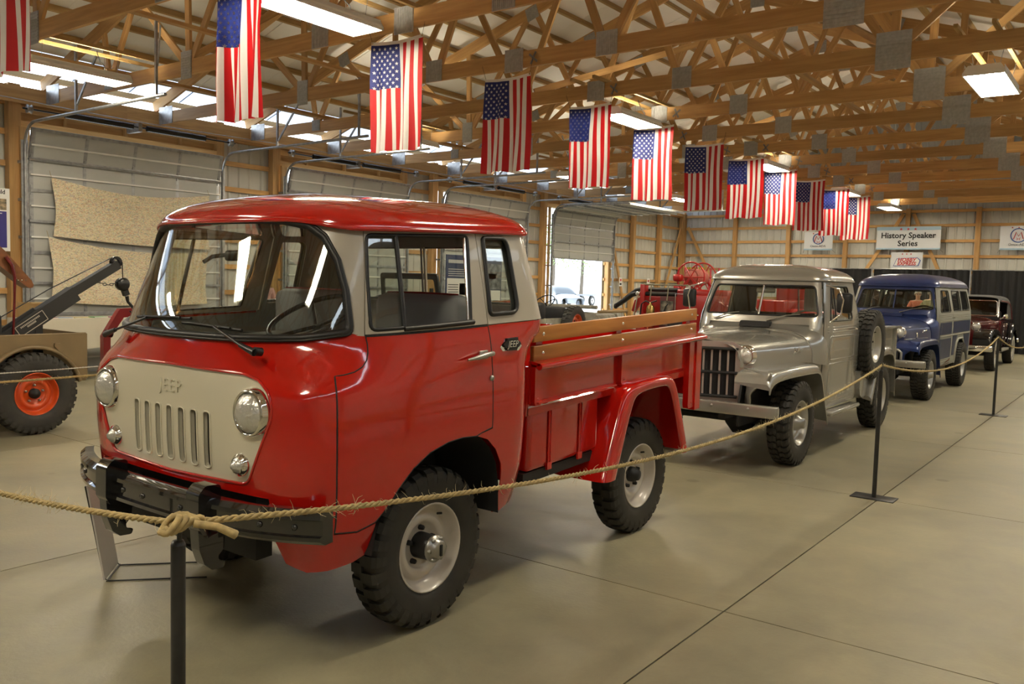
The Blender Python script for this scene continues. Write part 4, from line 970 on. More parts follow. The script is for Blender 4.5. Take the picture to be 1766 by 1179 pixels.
    PC = PlanCurve([(0, 0), (.48, 5), (.55, 12), (.72, 82), (.80, 90), (.62+L, 90), (.62+L+.16, 176), (.62+L+.22, 180), (.62+L+1.2, 180)], .70)
    i0 = int(np.argmax(PC.u)); am = float(np.interp(0, -PC.u[i0:], PC.q[i0:])); PC.qmax = am; V0 = .775; vm = PC.v.max()
    def wz(z): return np.interp(z, [.3, .5, .9, 1.15, 1.3, 1.7, 1.8], [.66, .69, .70, .70, .69, .61, .585])/.70
    def S(a, z):
        u, v = PC(a); g = max(0., 1-v/.5); return Vector((u*wz(z), V0+v+np.interp(z, [1.2, 1.32, 1.72], [0, .035, .20])*g-smooth(v, vm-.4, vm)*np.interp(z, [1.2, 1.72], [0, .08]), z))
    Y = lambda y: PC.at_v(y-V0)
    ae = Y(.86)-.02
    zs, zt = 1.255, 1.685
    wsf = rounded([(-.585, 1.325), (.585, 1.325), (.555, 1.625), (-.555, 1.625)], .05, 5)
    front = [(-ae, 1.24), (ae, 1.24), (ae, zt), (-ae, zt)]
    f_ = panel('windshield_frame', S, front, [wsf], .05, .02, paint, T)
    w_ = panel('windshield', S, wsf, [], .08, .003, M_glass, T, -.008); edge_tube('windshield_gasket', S, wsf, .010, M_rubber, w_, .0, .05)
    edge_tube('centre_bar', S, [(0, 1.325), (0, 1.625)], .012, M_chrome if kind == 'pickup' else paint, w_, .0, .1, closed=False)
    for x0, x1 in ((.10, .42), (-.45, -.20)):
        p0 = S(x0, 1.27)+Vector((0, -.02, 0)); wp = MB().tube([p0, S((x0*.4+x1*.6), 1.33)+Vector((0, -.035, 0)), S(x1, 1.345)+Vector((0, -.02, 0))], [.010, .005, .005], 6).build('wiper', M_steel, T)
        MB().tube([S(x, 1.345+.012*math.sin((x-x1)*9))+Vector((0, -.016, 0)) for x in np.linspace(x1-.13, x1+.13, 6)], .005, 5).build('wiper_blade', M_rubber, wp)
    for s in (1, -1):
        def P(pts): return [(s*Y(y), z) for y, z in pts][::s]
        def Wn(pts, r=.04): return [(s*a, z) for a, z in rounded([(Y(y), z) for y, z in pts], r, 4)]
        d0, d1 = .86, 1.84
        dz = .42
        dw = Wn([(.93, 1.285), (1.68, 1.285), (1.66, 1.63), (1.00, 1.63)], [.03, .05, .05, .03])
        d = panel('door', S, P([(d0, dz), (d1, dz), (d1, zt-.01), (d0, zt-.01)]), [dw], .06, .02, trim, T, .004)
        edge_tube('door_seam', S, P([(d0, dz), (d1, dz), (d1, zt-.01), (d0, zt-.01)]), .004, M_dark, d, .0, .06)
        panel('window_pane', S, dw, [], .1, .003, M_glass, d, -.01); edge_tube('window_gasket', S, dw, .008, M_rubber, d, .004, .06)
        edge_tube('vent_bar', S, [(s*Y(1.12), 1.29), (s*Y(1.13), 1.63)], .008, M_rubber, d, .0, .1, closed=False)
        if kind == 'pickup':
            for z0, z1 in ((.90, 1.13), (.56, .86)):
                edge_tube('pressed_bead', S, [(s*a, z) for a, z in rounded([(Y(.94), z0), (Y(1.76), z0), (Y(1.76), z1), (Y(.94), z1)], .03, 3)], .009, trim, d, .0, .06)
            for z in (1.175, 1.20, 1.225, .45, .475, .50, .525): edge_tube('pressed_line', S, [(s*Y(.90), z), (s*Y(1.82), z)], .006, trim, d, .002, .1, closed=False)
        m = MB(); x = S(s*Y(1.74), 1.19).x; m.tube([(x, 1.79, 1.19), (x+s*.04, 1.79, 1.19), (x+s*.045, 1.70, 1.19), (x+s*.04, 1.66, 1.19)], .011, 8); m.build('door_handle', M_chrome, d)
        if kind == 'pickup':
            q = [(d1+.006, .42), (am-.002, .42), (am-.002, zt), (d1+.006, zt)]
            bw = [(s*a, z) for a, z in rounded([(am-.50, 1.32), (am-.004, 1.32), (am-.004, 1.60), (am-.50, 1.60)], [.06, .003, .003, .06], 4)]
            qq = [(s*(Y(d1+.006)), .42), (s*(am-.002), .42), (s*(am-.002), zt), (s*Y(d1+.006), zt)][::s]
            b_ = panel('cab_back', S, qq, [bw], .06, .02, paint, T); panel('back_window_pane', S, bw, [], .1, .003, M_glass, b_, -.01)
            panel('back_liner', S, qq, [bw], .08, .004, grey, b_, -.04)
        # sill strip in front of the door, hinge post
        panel('cowl_side', S, P([(.80, .40), (d0-.005, .40), (d0-.005, 1.25), (.80, 1.25)]), [], .06, .02, paint, T)
    rf = polar_roof('roof', S, am, zt, 1.85 if kind == 'pickup' else 1.90, (0, roof_y), paint, T, .022, pw=(2.8, 2.0))
    # ---- inside
    m = MB(); m.rbox(-.60, .60, 1.35, 1.80, .80, .95, .04); st = m.build('seat', mat('seat_dark', (.05, .045, .04), .7), T)
    m = MB(); m.rbox(-.60, .60, 1.70, 1.84, .9, 1.33, .04); m.build('seat_back', MATS['seat_dark'], st)
    m = MB(); m.rbox(-.58, .58, .90, 1.02, 1.10, 1.30, .03); m.build('dashboard', grey, T)
    cs = Vector((.33, 1.28, 1.26)); ax = Vector((0, -.55, .83)).normalized(); e1 = Vector((1, 0, 0)); e2 = ax.cross(e1); m = MB()
    m.tube([cs+(e1*math.cos(t)+e2*math.sin(t))*.20 for t in np.linspace(0, 2*PI, 29)[:-1]], .012, 6, closed=True)
    for t in (.5, 2.6, 4.7): m.tube([cs, cs+(e1*math.cos(t)+e2*math.sin(t))*.20], .009, 5)
    m.tube([cs, cs-ax*.4], .018, 6); m.build('steering_wheel', mat('wheel_cream', (.5, .47, .38), .4) if kind == 'pickup' else M_black, T)
    m = MB(); m.rbox(-.13, .07, 1.06, 1.085, 1.545, 1.60, .018); m.tube([(-.03, 1.06, 1.59), (-.03, 1.0, 1.66)], .008, 6); m.build('rear_view_mirror', M_steel, T)
    m = MB(); m.box(-.64, .64, .84, yr_-.05, .44, .48); m.build('cab_floor', M_under, T)
    # ---- chassis
    for s in (1, -1):
        m = MB(); m.box(s*.36-.03, s*.36+.03, -.88, wb+.85, .48, .58); m.build('frame_rail', M_under, T)
        for y0 in (0, wb): MB().tube([(s*.44, y0-.5, .50), (s*.44, y0, .42), (s*.44, y0+.5, .50)], .03, 6).build('leaf_spring', M_under, T)
    for y in (0, wb):
        m = MB(); m.tube([(-.6, y, .37), (.6, y, .37)], .045, 10); m.lathe([(-.13, .06), (-.05, .14), (.05, .14), (.13, .06)], 16, 'X', (.18, y, .36)); m.build('axle', M_under, T)
    return S, Y, am
def silver_pickup():
    T = thing('pickup_truck', 'silver vintage pickup with side-mounted spare wheel and upright grille', 'truck', (-3.25, 7.78, 0))
    paint = mat('silver_paint', (.42, .41, .37), .26, .55, coat=.6); rimm = mat('silver_rim', (.50, .48, .43), .3, .4)
    S, Y, am = willys(T, paint, 'pickup', grille_m=mat('mauve_silver', (.42, .36, .33), .35, .3))
    # running step, mirrors
    for s in (1, -1):
        m = MB(); m.rbox(s*.66 if s > 0 else -.78, s*.78 if s > 0 else -.66, .84, 1.84, .355, .40, .015); m.build('step', paint, T)
        m = MB(); m.tube([(s*.64, .90, 1.64), (s*.78, .86, 1.60), (s*.82, .88, 1.50), (s*.80, .89, 1.36), (s*.70, .90, 1.28)], .009, 8); a = m.build('mirror_arm', M_chrome, T)
        m = MB(); m.rbox(s*.82-.075, s*.82+.075, .885, .955, 1.37, 1.57, .03); m.build('mirror_head', M_black, a)
    m = MB(); p0 = S(.25, 1.47); m.box(.14, .36, 1.80, 1.803, 1.36, 1.60); m.build('notice_sheet', mat('paper_white', (.85, .86, .88), .6, emit=None), T)
    # bed
    m = MB(); m.box(-.62, .62, 2.0, 3.9, .78, .81); m.build('bed_floor', paint, T)
    m = MB(); m.box(-.62, .62, 1.99, 2.01, .70, 1.15); m.build('bed_front', paint, T)
    m = MB(); m.box(-.62, .62, 3.88, 3.91, .72, 1.16); m.build('tailgate', paint, T)
    for s in (1, -1):
        m = MB(); m.box(s*.62-.01, s*.62+.01, 2.0, 3.9, .70, 1.15); sd = m.build('bed_side', paint, T)
        m = MB(); m.prism([(s*.60, 1.135), (s*.60, 1.165), (s*.68, 1.165), (s*.68, 1.14), (s*.66, 1.14), (s*.66, 1.15)], 2.0, 3.95, 'XZ'); m.build('bed_rail', paint, sd)
        for y in (2.05, 3.0, 3.86): m = MB(); m.box(s*.63, s*.655, y-.04, y+.04, .72, 1.14); m.build('stake_pocket', paint, sd)
        pf = [(2.30, .42), (2.36, .52), (2.50, .82), (2.62, .92), (2.80, .945), (3.05, .945), (3.22, .90), (3.30, .74), (3.36, .42)]
        flat_fender(T, paint, s, .60, .785, pf, 0, 'rear_fender', .09)
        m = MB(); m.prism([(2.42, .50), (2.52, .82), (2.64, .90), (3.05, .92), (3.2, .86), (3.30, .5)], s*.56, s*.58, 'YZ'); m.build('inner_fender', M_under, T)
        m = MB(); m.prism(rounded([(2.02, .52), (2.02, .72), (2.34, .72), (2.40, .48), (2.2, .40), (2.06, .44)], .05, 4), s*.60, s*.72, 'YZ'); m.build('side_apron', paint, T)
    for s in (1, -1):
        wheel(T, 'silv', (s*.66, 0, .385), s, .385, .20, .205, rimm, 34, 'zig', 'chrome', .06, 5)
        wheel(T, 'silv', (s*.66, 2.86, .385), s, .385, .20, .205, rimm, 34, 'zig', 'flat', .06, 5)
    w = wheel(T, 'silv', (.70, 2.36, 1.0), 1, .385, .20, .205, rimm, 34, 'zig', None, .06, 5)
    m = MB(); m.box(.55, .70, 2.32, 2.40, .85, 1.05); m.build('spare_carrier', M_under, T)
silver_pickup()
def blue_wagon():
    T = thing('station_wagon', 'dark blue vintage station wagon with grey panel trim and rusty sills', 'car', (-3.36, 13.93, 0))
    paint = mat('blue_paint', (.018, .036, .145), .34, .2, coat=.35, noise=.25, nscale=3); trim = mat('grey_trim_paint', (.36, .36, .31), .5); bl2 = mat('blue_panel', (.020, .033, .10), .35, noise=.5, nscale=12, col2=(.04, .055, .11)); rimm = mat('grey_rim', (.50, .50, .48), .35, .3)
    S, Y, am = willys(T, paint, 'wagon', trim=trim, wb=2.64, bumper_m=M_steel)
    rust = mat('rust', (.16, .055, .015), .8)
    for s in (1, -1):
        def P(pts): return [(s*Y(y), z) for y, z in pts][::s]
        ar = [(2.20, .42), (2.22, .62), (2.30, .76), (2.42, .82), (2.80, .82), (2.92, .76), (3.0, .62), (3.03, .42)]
        wins = [rounded([(Y(1.93), 1.30), (Y(2.62), 1.30), (Y(2.61), 1.63), (Y(1.93), 1.63)], .03, 3), rounded([(Y(2.74), 1.30), (Y(3.44), 1.30), (Y(3.36), 1.63), (Y(2.74), 1.63)], [.03, .06, .08, .03], 4)]
        bwn = rounded([(am-.50, 1.31), (am-.004, 1.31), (am-.004, 1.61), (am-.50, 1.61)], [.05, .003, .003, .05], 4)
        o = [(s*Y(1.846), .42)]+[(s*Y(y), z) for y, z in ar]+[(s*(am-.002), .42), (s*(am-.002), 1.685), (s*Y(1.846), 1.685)]
        q = panel('body_side', S, o[::s], [[(s*a, z) for a, z in w] for w in wins+[bwn]], .06, .02, trim, T)
        for w in wins: panel('window_pane', S, [(s*a, z) for a, z in w], [], .1, .003, M_glass, q, -.01); edge_tube('window_gasket', S, [(s*a, z) for a, z in w], .008, M_rubber, q, .002, .06)
        panel('back_window_pane', S, [(s*a, z) for a, z in bwn], [], .1, .003, M_glass, q, -.01)
        panel('side_liner', S, o[::s], [[(s*a, z) for a, z in w] for w in wins+[bwn]], .09, .004, MATS['window_liner_dark'], q, -.04)
        d = [c for c in T.children if c.name.split('.')[0] == 'door'][0 if s > 0 else 1]
        for (y0, y1, z0, z1) in ((.93, 1.78, .93, 1.12), (.93, 1.78, .54, .86)): panel('blue_panel', S, P([(y0, z0), (y1, z0), (y1, z1), (y0, z1)]), [], .08, .004, bl2, d, .006)
        for (y0, y1, z0, z1) in ((1.92, 3.52, .93, 1.12), ): panel('blue_panel', S, P([(y0, z0), (y1, z0), (y1, z1), (y0, z1)]), [], .08, .004, bl2, q, .003)
        panel('blue_panel', S, P([(1.92, .56), (2.15, .56), (2.17, .66), (2.24, .80), (2.38, .87), (3.08, .87), (3.08, .56), (3.52, .56), (3.52, .885), (1.92, .885)]) if False else P([(1.92, .56), (2.13, .56), (2.16, .68), (2.24, .82), (2.38, .885), (1.92, .885)]), [], .06, .004, bl2, q, .003)
        panel('blue_panel', S, P([(3.06, .56), (3.52, .56), (3.52, .885), (2.90, .885), (3.0, .80)]), [], .06, .004, bl2, q, .003)
        for z in (.90, 1.145, 1.17, 1.195, 1.22, 1.245, .44, .47, .50, .53):
            edge_tube('trim_rib', S, [(s*Y(.90), z), (s*Y(1.82), z)], .007, trim, d, .004, .1, closed=False)
            if z > .6: edge_tube('trim_rib', S, [(s*Y(1.86), z), (s*Y(3.55), z)], .007, trim, q, .002, .1, closed=False)
        edge_tube('arch_lip', S, [(s*Y(y), z) for y, z in ar], .018, trim, q, .004, .05, closed=False)
        m = MB(); m.prism([(y, z) for y, z in ar], s*.42, s*.44, 'YZ'); m.build('wheel_well', M_under, T)
        panel('rust_patch', S, P([(1.30, .455), (1.74, .49), (1.78, .535), (1.66, .51), (1.55, .50), (1.4, .475)]), [], .05, .002, rust, d, .0115)
        panel('rust_patch', S, P([(1.0, .425), (1.75, .445), (1.75, .455), (1.0, .435)]), [], .05, .002, rust, d, .0115)
        m = MB(); m.tube([(s*.54, -.94, .64), (s*.54, -.94, .74), (s*.50, -.94, .775), (s*.30, -.94, .775), (s*.26, -.94, .74), (s*.26, -.94, .64)], .018, 8); m.build('bumper_guard', M_steel, T)
        m = MB(); m.rbox(s*.56, s*.585, -.18, -.14, .90, 1.0, .006); m.build('hood_latch', M_chrome, T)
        m = MB(); m.tube([(s*.50, -.55, .905), (s*.59, .6, .895)], .008, 6); m.build('hood_trim', M_steel, T)
    m = MB(); m.rbox(.10, .40, -.98, -.80, .36, .52, .01); m.build('winch_box', mat('bare_aluminium', (.55, .54, .50), .4, .5), T)
    m = MB(); m.rbox(-.60, .60, 2.5, 2.9, .72, .86, .03); m.build('rear_seat', MATS['seat_dark'], T)
    for s in (1, -1):
        for y in (0, 2.64): wheel(T, 'blue', (s*.66, y, .375), s, .375, .23, .205, rimm, 44, 'zig', 'chrome' if y == 0 else 'flat', .06, 5)
blue_wagon()
def jeepster():
    T = thing('convertible_car', 'maroon vintage convertible with black soft top and whitewall tyres', 'car', (-3.33, 20.35, 0))
    mar = mat('maroon_paint', (.10, .008, .010), .15, coat=1.0); blk = mat('gloss_black', (.008, .008, .009), .08, coat=1.0); cloth = mat('soft_top_cloth', (.055, .055, .055), .85); beige = mat('chrome', (.8, .8, .8))
    hood = smooth_secs([(-.60, .38, .85, 1.05), (-.40, .41, .85, 1.08), (0, .46, .86, 1.09), (.4, .54, .87, 1.10), (.8, .64, .87, 1.11), (.95, .66, .86, 1.10)])
    m = MB(); rows_mesh(m, loft(hood, 14, 2.6)); hd = m.build('hood', mar, T)
    def N(u, z): return Vector((u, -.64+.12*min(1, abs(u)/.4), z))
    ns = panel('nose_panel', N, [(-.50, .55), (-.46, .85), (-.34, 1.02), (.34, 1.02), (.46, .85), (.50, .55)], [], .08, .02, mar, T)
    for z in np.arange(.62, .98, .07): MB().tube([N(u, z)+Vector((0, -.012, 0)) for u in np.linspace(-.30, .30, 11)], .010, 6).build('grille_bar', M_chrome, T)
    m = MB(); m.rbox(-.64, .64, .9, 3.2, .42, 1.02, .06, seg=4); m.build('body_tub', mar, T)
    for s in (1, -1):
        headlamp(T, (s*.42, -.52, .92), .085)
        pf = [(-.82, .52), (-.82, .68), (-.74, .80), (-.5, .86), (-.1, .87), (.3, .85), (.55, .78), (.68, .62), (.78, .42)]
        flat_fender(T, blk, s, .42, .75, pf, 0, lipd=.10)
        m = MB(); m.prism([(-.70, .45), (-.62, .82), (.44, .82), (.66, .45)], s*.40, s*.42, 'YZ'); m.build('inner_fender', M_under, T)
        pr = [(2.18, .45), (2.25, .70), (2.40, .86), (2.64, .93), (2.9, .90), (3.05, .76), (3.12, .5)]
        flat_fender(T, blk, s, .60, .77, pr, 0, 'rear_fender', .16)
        m = MB(); m.rbox(s*.64 if s > 0 else -.66, s*.66 if s > 0 else -.64, 1.05, 2.05, .50, 1.0, .008); d = m.build('door', mar, T)
        m = MB(); m.tube([(s*.67, 1.95, .93), (s*.70, 1.95, .93), (s*.70, 1.80, .93)], .012, 8); m.build('door_handle', M_chrome, d)
        m = MB(); m.rbox(s*.60 if s > 0 else -.72, s*.72 if s > 0 else -.60, .8, 2.2, .34, .39, .01); m.build('running_board', mat('dull_alloy', (.4, .38, .33), .5, .3), T)
        m = MB(); m.tube([(s*.64, 1.0, 1.06), (s*.74, 1.0, 1.10)], .01, 6); m.lathe([(-.03, .0), (-.03, .045), (.01, .055), (.012, 0)], 16, 'Y', (s*.76, 1.0, 1.12)); m.build('door_mirror', M_chrome, T)
        m = MB(); m.tube([(s*.62, .98, 1.10), (s*.60, 1.08, 1.46)], .022, 8); m.build('windshield_post', M_chrome, T)
    fr = rounded([(-.60, 1.12), (.60, 1.12), (.575, 1.45), (-.575, 1.45)], .05, 5)
    def W(u, z): return Vector((u, .97+(z-1.12)*.3, z))
    w_ = panel('windshield', W, fr, [], .1, .004, M_glass, T); edge_tube('windshield_frame', W, fr, .018, M_chrome, w_, 0, .05)
    # soft top: arched cloth over the cabin with a sloping back
    secs = [(1.02, .60, 1.44, 1.53), (1.3, .64, 1.42, 1.56), (1.9, .65, 1.40, 1.57), (2.4, .65, 1.36, 1.55), (2.62, .65, 1.25, 1.46), (2.85, .65, 1.02, 1.06)]
    m = MB(); rows_mesh(m, loft(smooth_secs(secs), 12, 4.0)); m.build('soft_top', cloth, T)
    for s in (1, -1):
        m = MB(); m.prism([(2.05, 1.02), (2.05, 1.40), (2.40, 1.40), (2.66, 1.22), (2.88, 1.02)], s*.645, s*.652, 'YZ'); m.build('top_quarter', cloth, T)
        m = MB(); m.tube([(s*.66, 1.03, 1.45), (s*.665, 1.9, 1.42), (s*.665, 2.4, 1.37), (s*.665, 2.62, 1.25), (s*.665, 2.88, 1.02)], .008, 5); m.build('top_piping', mat('red_trim', (.25, .02, .02), .5), T)
    m = MB(); m.rbox(-.56, .56, 1.7, 1.95, .75, 1.22, .05); m.build('seat_back', M_black, T)
    m = MB(); m.rbox(-.80, .80, -.98, -.90, .44, .56, .02); m.build('bumper', M_chrome, T)
    m = MB(); m.rbox(-.78, .78, 3.36, 3.42, .46, .56, .02); m.build('rear_bumper', M_chrome, T)
    rim = mat('whitewall_rim', (.62, .60, .55), .3)
    for s in (1, -1):
        for y in (0, 2.60):
            w = wheel(T, 'jst', (s*.66, y, .345), s, .345, .19, .20, rim, 50, 'zig', 'cap', .04, 0)
            MB().lathe([(.092, .205), (.0965, .235), (.0975, .265), (.094, .285)], 40, 'X').build('whitewall', mat('whitewall', (.72, .68, .58), .6), w)
        m = MB(); m.tube([(-.6, 0 if s > 0 else 2.6, .34), (.6, 0 if s > 0 else 2.6, .34)], .04, 8); m.build('axle', M_under, T)
    m = MB(); m.tube([(-.25, 3.38, .8), (.25, 3.38, .8)], .02, 8); m.box(-.1, .1, 3.18, 3.40, .7, .9); c = m.build('spare_carrier', M_under, T)
    w = wheel(T, 'jst', (0, 3.32, .86), 1, .345, .19, .20, rim, 50, 'zig', 'cap', .04, 0); w.rotation_euler = (0, 0, PI/2)
jeepster()
# ================================================================ FLAT-FENDER JEEPS AND THE FIRE ENGINE
def flat_jeep(T, paint, rimm, seatm, key, windshield='up', wsm=None, hood_top=True, rear_seat=True, tyreR=.37, n=28):
    """origin under the rear axle, nose towards +Y"""
    tub = MB()
    w = .60
    # tub sides with the wheel arch cut out
    side = [(-.52, .50), (-.40, .50)]+[(.46*math.cos(t), .38+.44*math.sin(t)) for t in np.linspace(PI*.93, .22, 13)]+[(.52, .42), (1.22, .42), (1.22, .94), (1.05, .94), (.95, .74), (.52, .74), (.40, .95), (-.52, .95)]
    for s in (1, -1):
        m = MB(); m.prism(side, s*w-.012, s*w+.012, 'YZ'); sd = m.build('tub_side', paint, T)
        MB().tube([(s*(w+.02), .46*math.cos(t), .38+.46*math.sin(t)) for t in np.linspace(PI*.93, .22, 15)], .022, 8).build('arch_lip', paint, sd)
        MB().tube([(s*w, -.52, .955), (s*w, .40, .955)], .012, 6).build('rim_rail', paint, sd)
        m = MB(); m.prism(rounded([(-.42, .66), (-.36, .66), (-.20, .84), (-.20, .87), (-.26, .87), (-.42, .70)], .01, 3), s*(w+.012), s*(w+.03), 'YZ'); m.build('tool_bracket', paint, sd)
        m = MB(); m.rbox(s*.38-.14, s*.38+.14, -.42, .42, .86, .88, .01); m.build('wheel_house', paint, T)
        pf = [(1.60, .60), (1.63, .74), (1.72, .85), (1.86, .885), (2.15, .89), (2.38, .885), (2.46, .86)]
        m = MB(); fl = smooth_secs(pf, 4); m.prism(fl+[(y, z-.02) for y, z in fl][::-1], s*.42, s*.76, 'YZ'); fe = m.build('front_fender', paint, T)
        m = MB(); m.prism([(1.30, .42), (1.30, .86), (1.66, .86), (1.66, .60), (1.52, .42)], s*.58, s*.60, 'YZ'); m.build('cowl_side', paint, T)
        headlamp_c = (s*.28, 2.46, .80)
        k = MB(); k.lathe([(.0, .075), (.03, .078), (.035, .06), (.04, 0)], 20, 'Y', headlamp_c); k.build('headlamp', M_glasslens, T)
    m = MB(); m.box(-w, w, -.535, -.51, .50, .955); bk = m.build('rear_panel', paint, T)
    m = MB(); m.box(-w, w, -.52, 1.25, .48, .50); m.build('floor_pan', paint, T)
    hs = smooth_secs([(1.24, .56, .80, 1.05), (1.5, .53, .80, 1.04), (2.0, .43, .80, 1.02), (2.40, .36, .80, 1.0)])
    m = MB(); rows_mesh(m, loft(hs, 10, 5)); m.build('hood', paint, T)
    gr = [(-.36, .52), (.36, .52), (.40, .90), (.34, 1.0), (-.34, 1.0), (-.40, .90)]
    sl = [[((i-4)*.058-.014, .58), ((i-4)*.058+.014, .58), ((i-4)*.058+.014, .93), ((i-4)*.058-.014, .93)] for i in range(9)]
    panel('grille', lambda u, z: Vector((u, 2.44, z)), gr, sl, .06, .02, paint, T, flip=True)
    m = MB(); m.box(-.58, .58, 1.22, 1.25, .45, 1.03); m.build('firewall', paint, T)
    m = MB(); m.rbox(-.72, .72, 2.60, 2.68, .50, .60, .01); m.build('front_bumper', paint, T)
    for s in (1, -1): m = MB(); m.box(s*.34-.03, s*.34+.03, -.5, 2.62, .42, .50); m.build('frame_rail', M_under, T)
    if windshield:
        def W(u, z): return Vector((u, 1.24-(z-1.03)*.16, z))
        o = rounded([(-.60, 1.03), (.60, 1.03), (.56, 1.67), (-.56, 1.67)], [.01, .01, .06, .06], 4); h = rounded([(-.53, 1.20), (.53, 1.20), (.50, 1.595), (-.50, 1.595)], .05, 4)
        f_ = panel('windshield_frame', W, o, [h], .06, .03, wsm or paint, T); panel('windshield', W, h, [], .2, .004, M_glass, f_, -.012); edge_tube('windshield_gasket', W, h, .01, M_rubber, f_, 0, .06)
        m = MB(); m.box(.36, .40, 1.21, 1.25, 1.40, 1.46); m.build('windshield_clamp', M_black, f_)
    cs = Vector((-.30, .80, 1.22)); ax = Vector((0, -.62, .78)).normalized(); e1 = Vector((1, 0, 0)); e2 = ax.cross(e1); m = MB()
    m.tube([cs+(e1*math.cos(t)+e2*math.sin(t))*.20 for t in np.linspace(0, 2*PI, 29)[:-1]], .011, 6, closed=True)
    for t in (.5, 2.6, 4.7): m.tube([cs-ax*.04, cs+(e1*math.cos(t)+e2*math.sin(t))*.20], .008, 5)
    m.tube([cs-ax*.04, cs-ax*.5], .02, 6); m.build('steering_wheel', M_black, T)
    for x in (-.30, .30):
        m = MB(); m.rbox(x-.22, x+.22, .30, .72, .72, .82, .03); st = m.build('seat', seatm, T); m = MB(); m.rbox(x-.22, x+.22, .22, .32, .80, 1.16, .04); m.build('seat_back', seatm, st)
    if rear_seat: m = MB(); m.rbox(-.44, .44, -.42, -.30, .88, 1.20, .04); m.build('rear_seat_back', seatm, T)
    for s in (1, -1):
        for y in (0, 2.03): wheel(T, key, (s*.62, y, tyreR), s, tyreR, .17, .205, rimm, n, 'bar', 'flat', .05, 5, M_steel)
    for y in (0, 2.03): m = MB(); m.tube([(-.56, y, tyreR), (.56, y, tyreR)], .04, 8); m.build('axle', M_under, T)
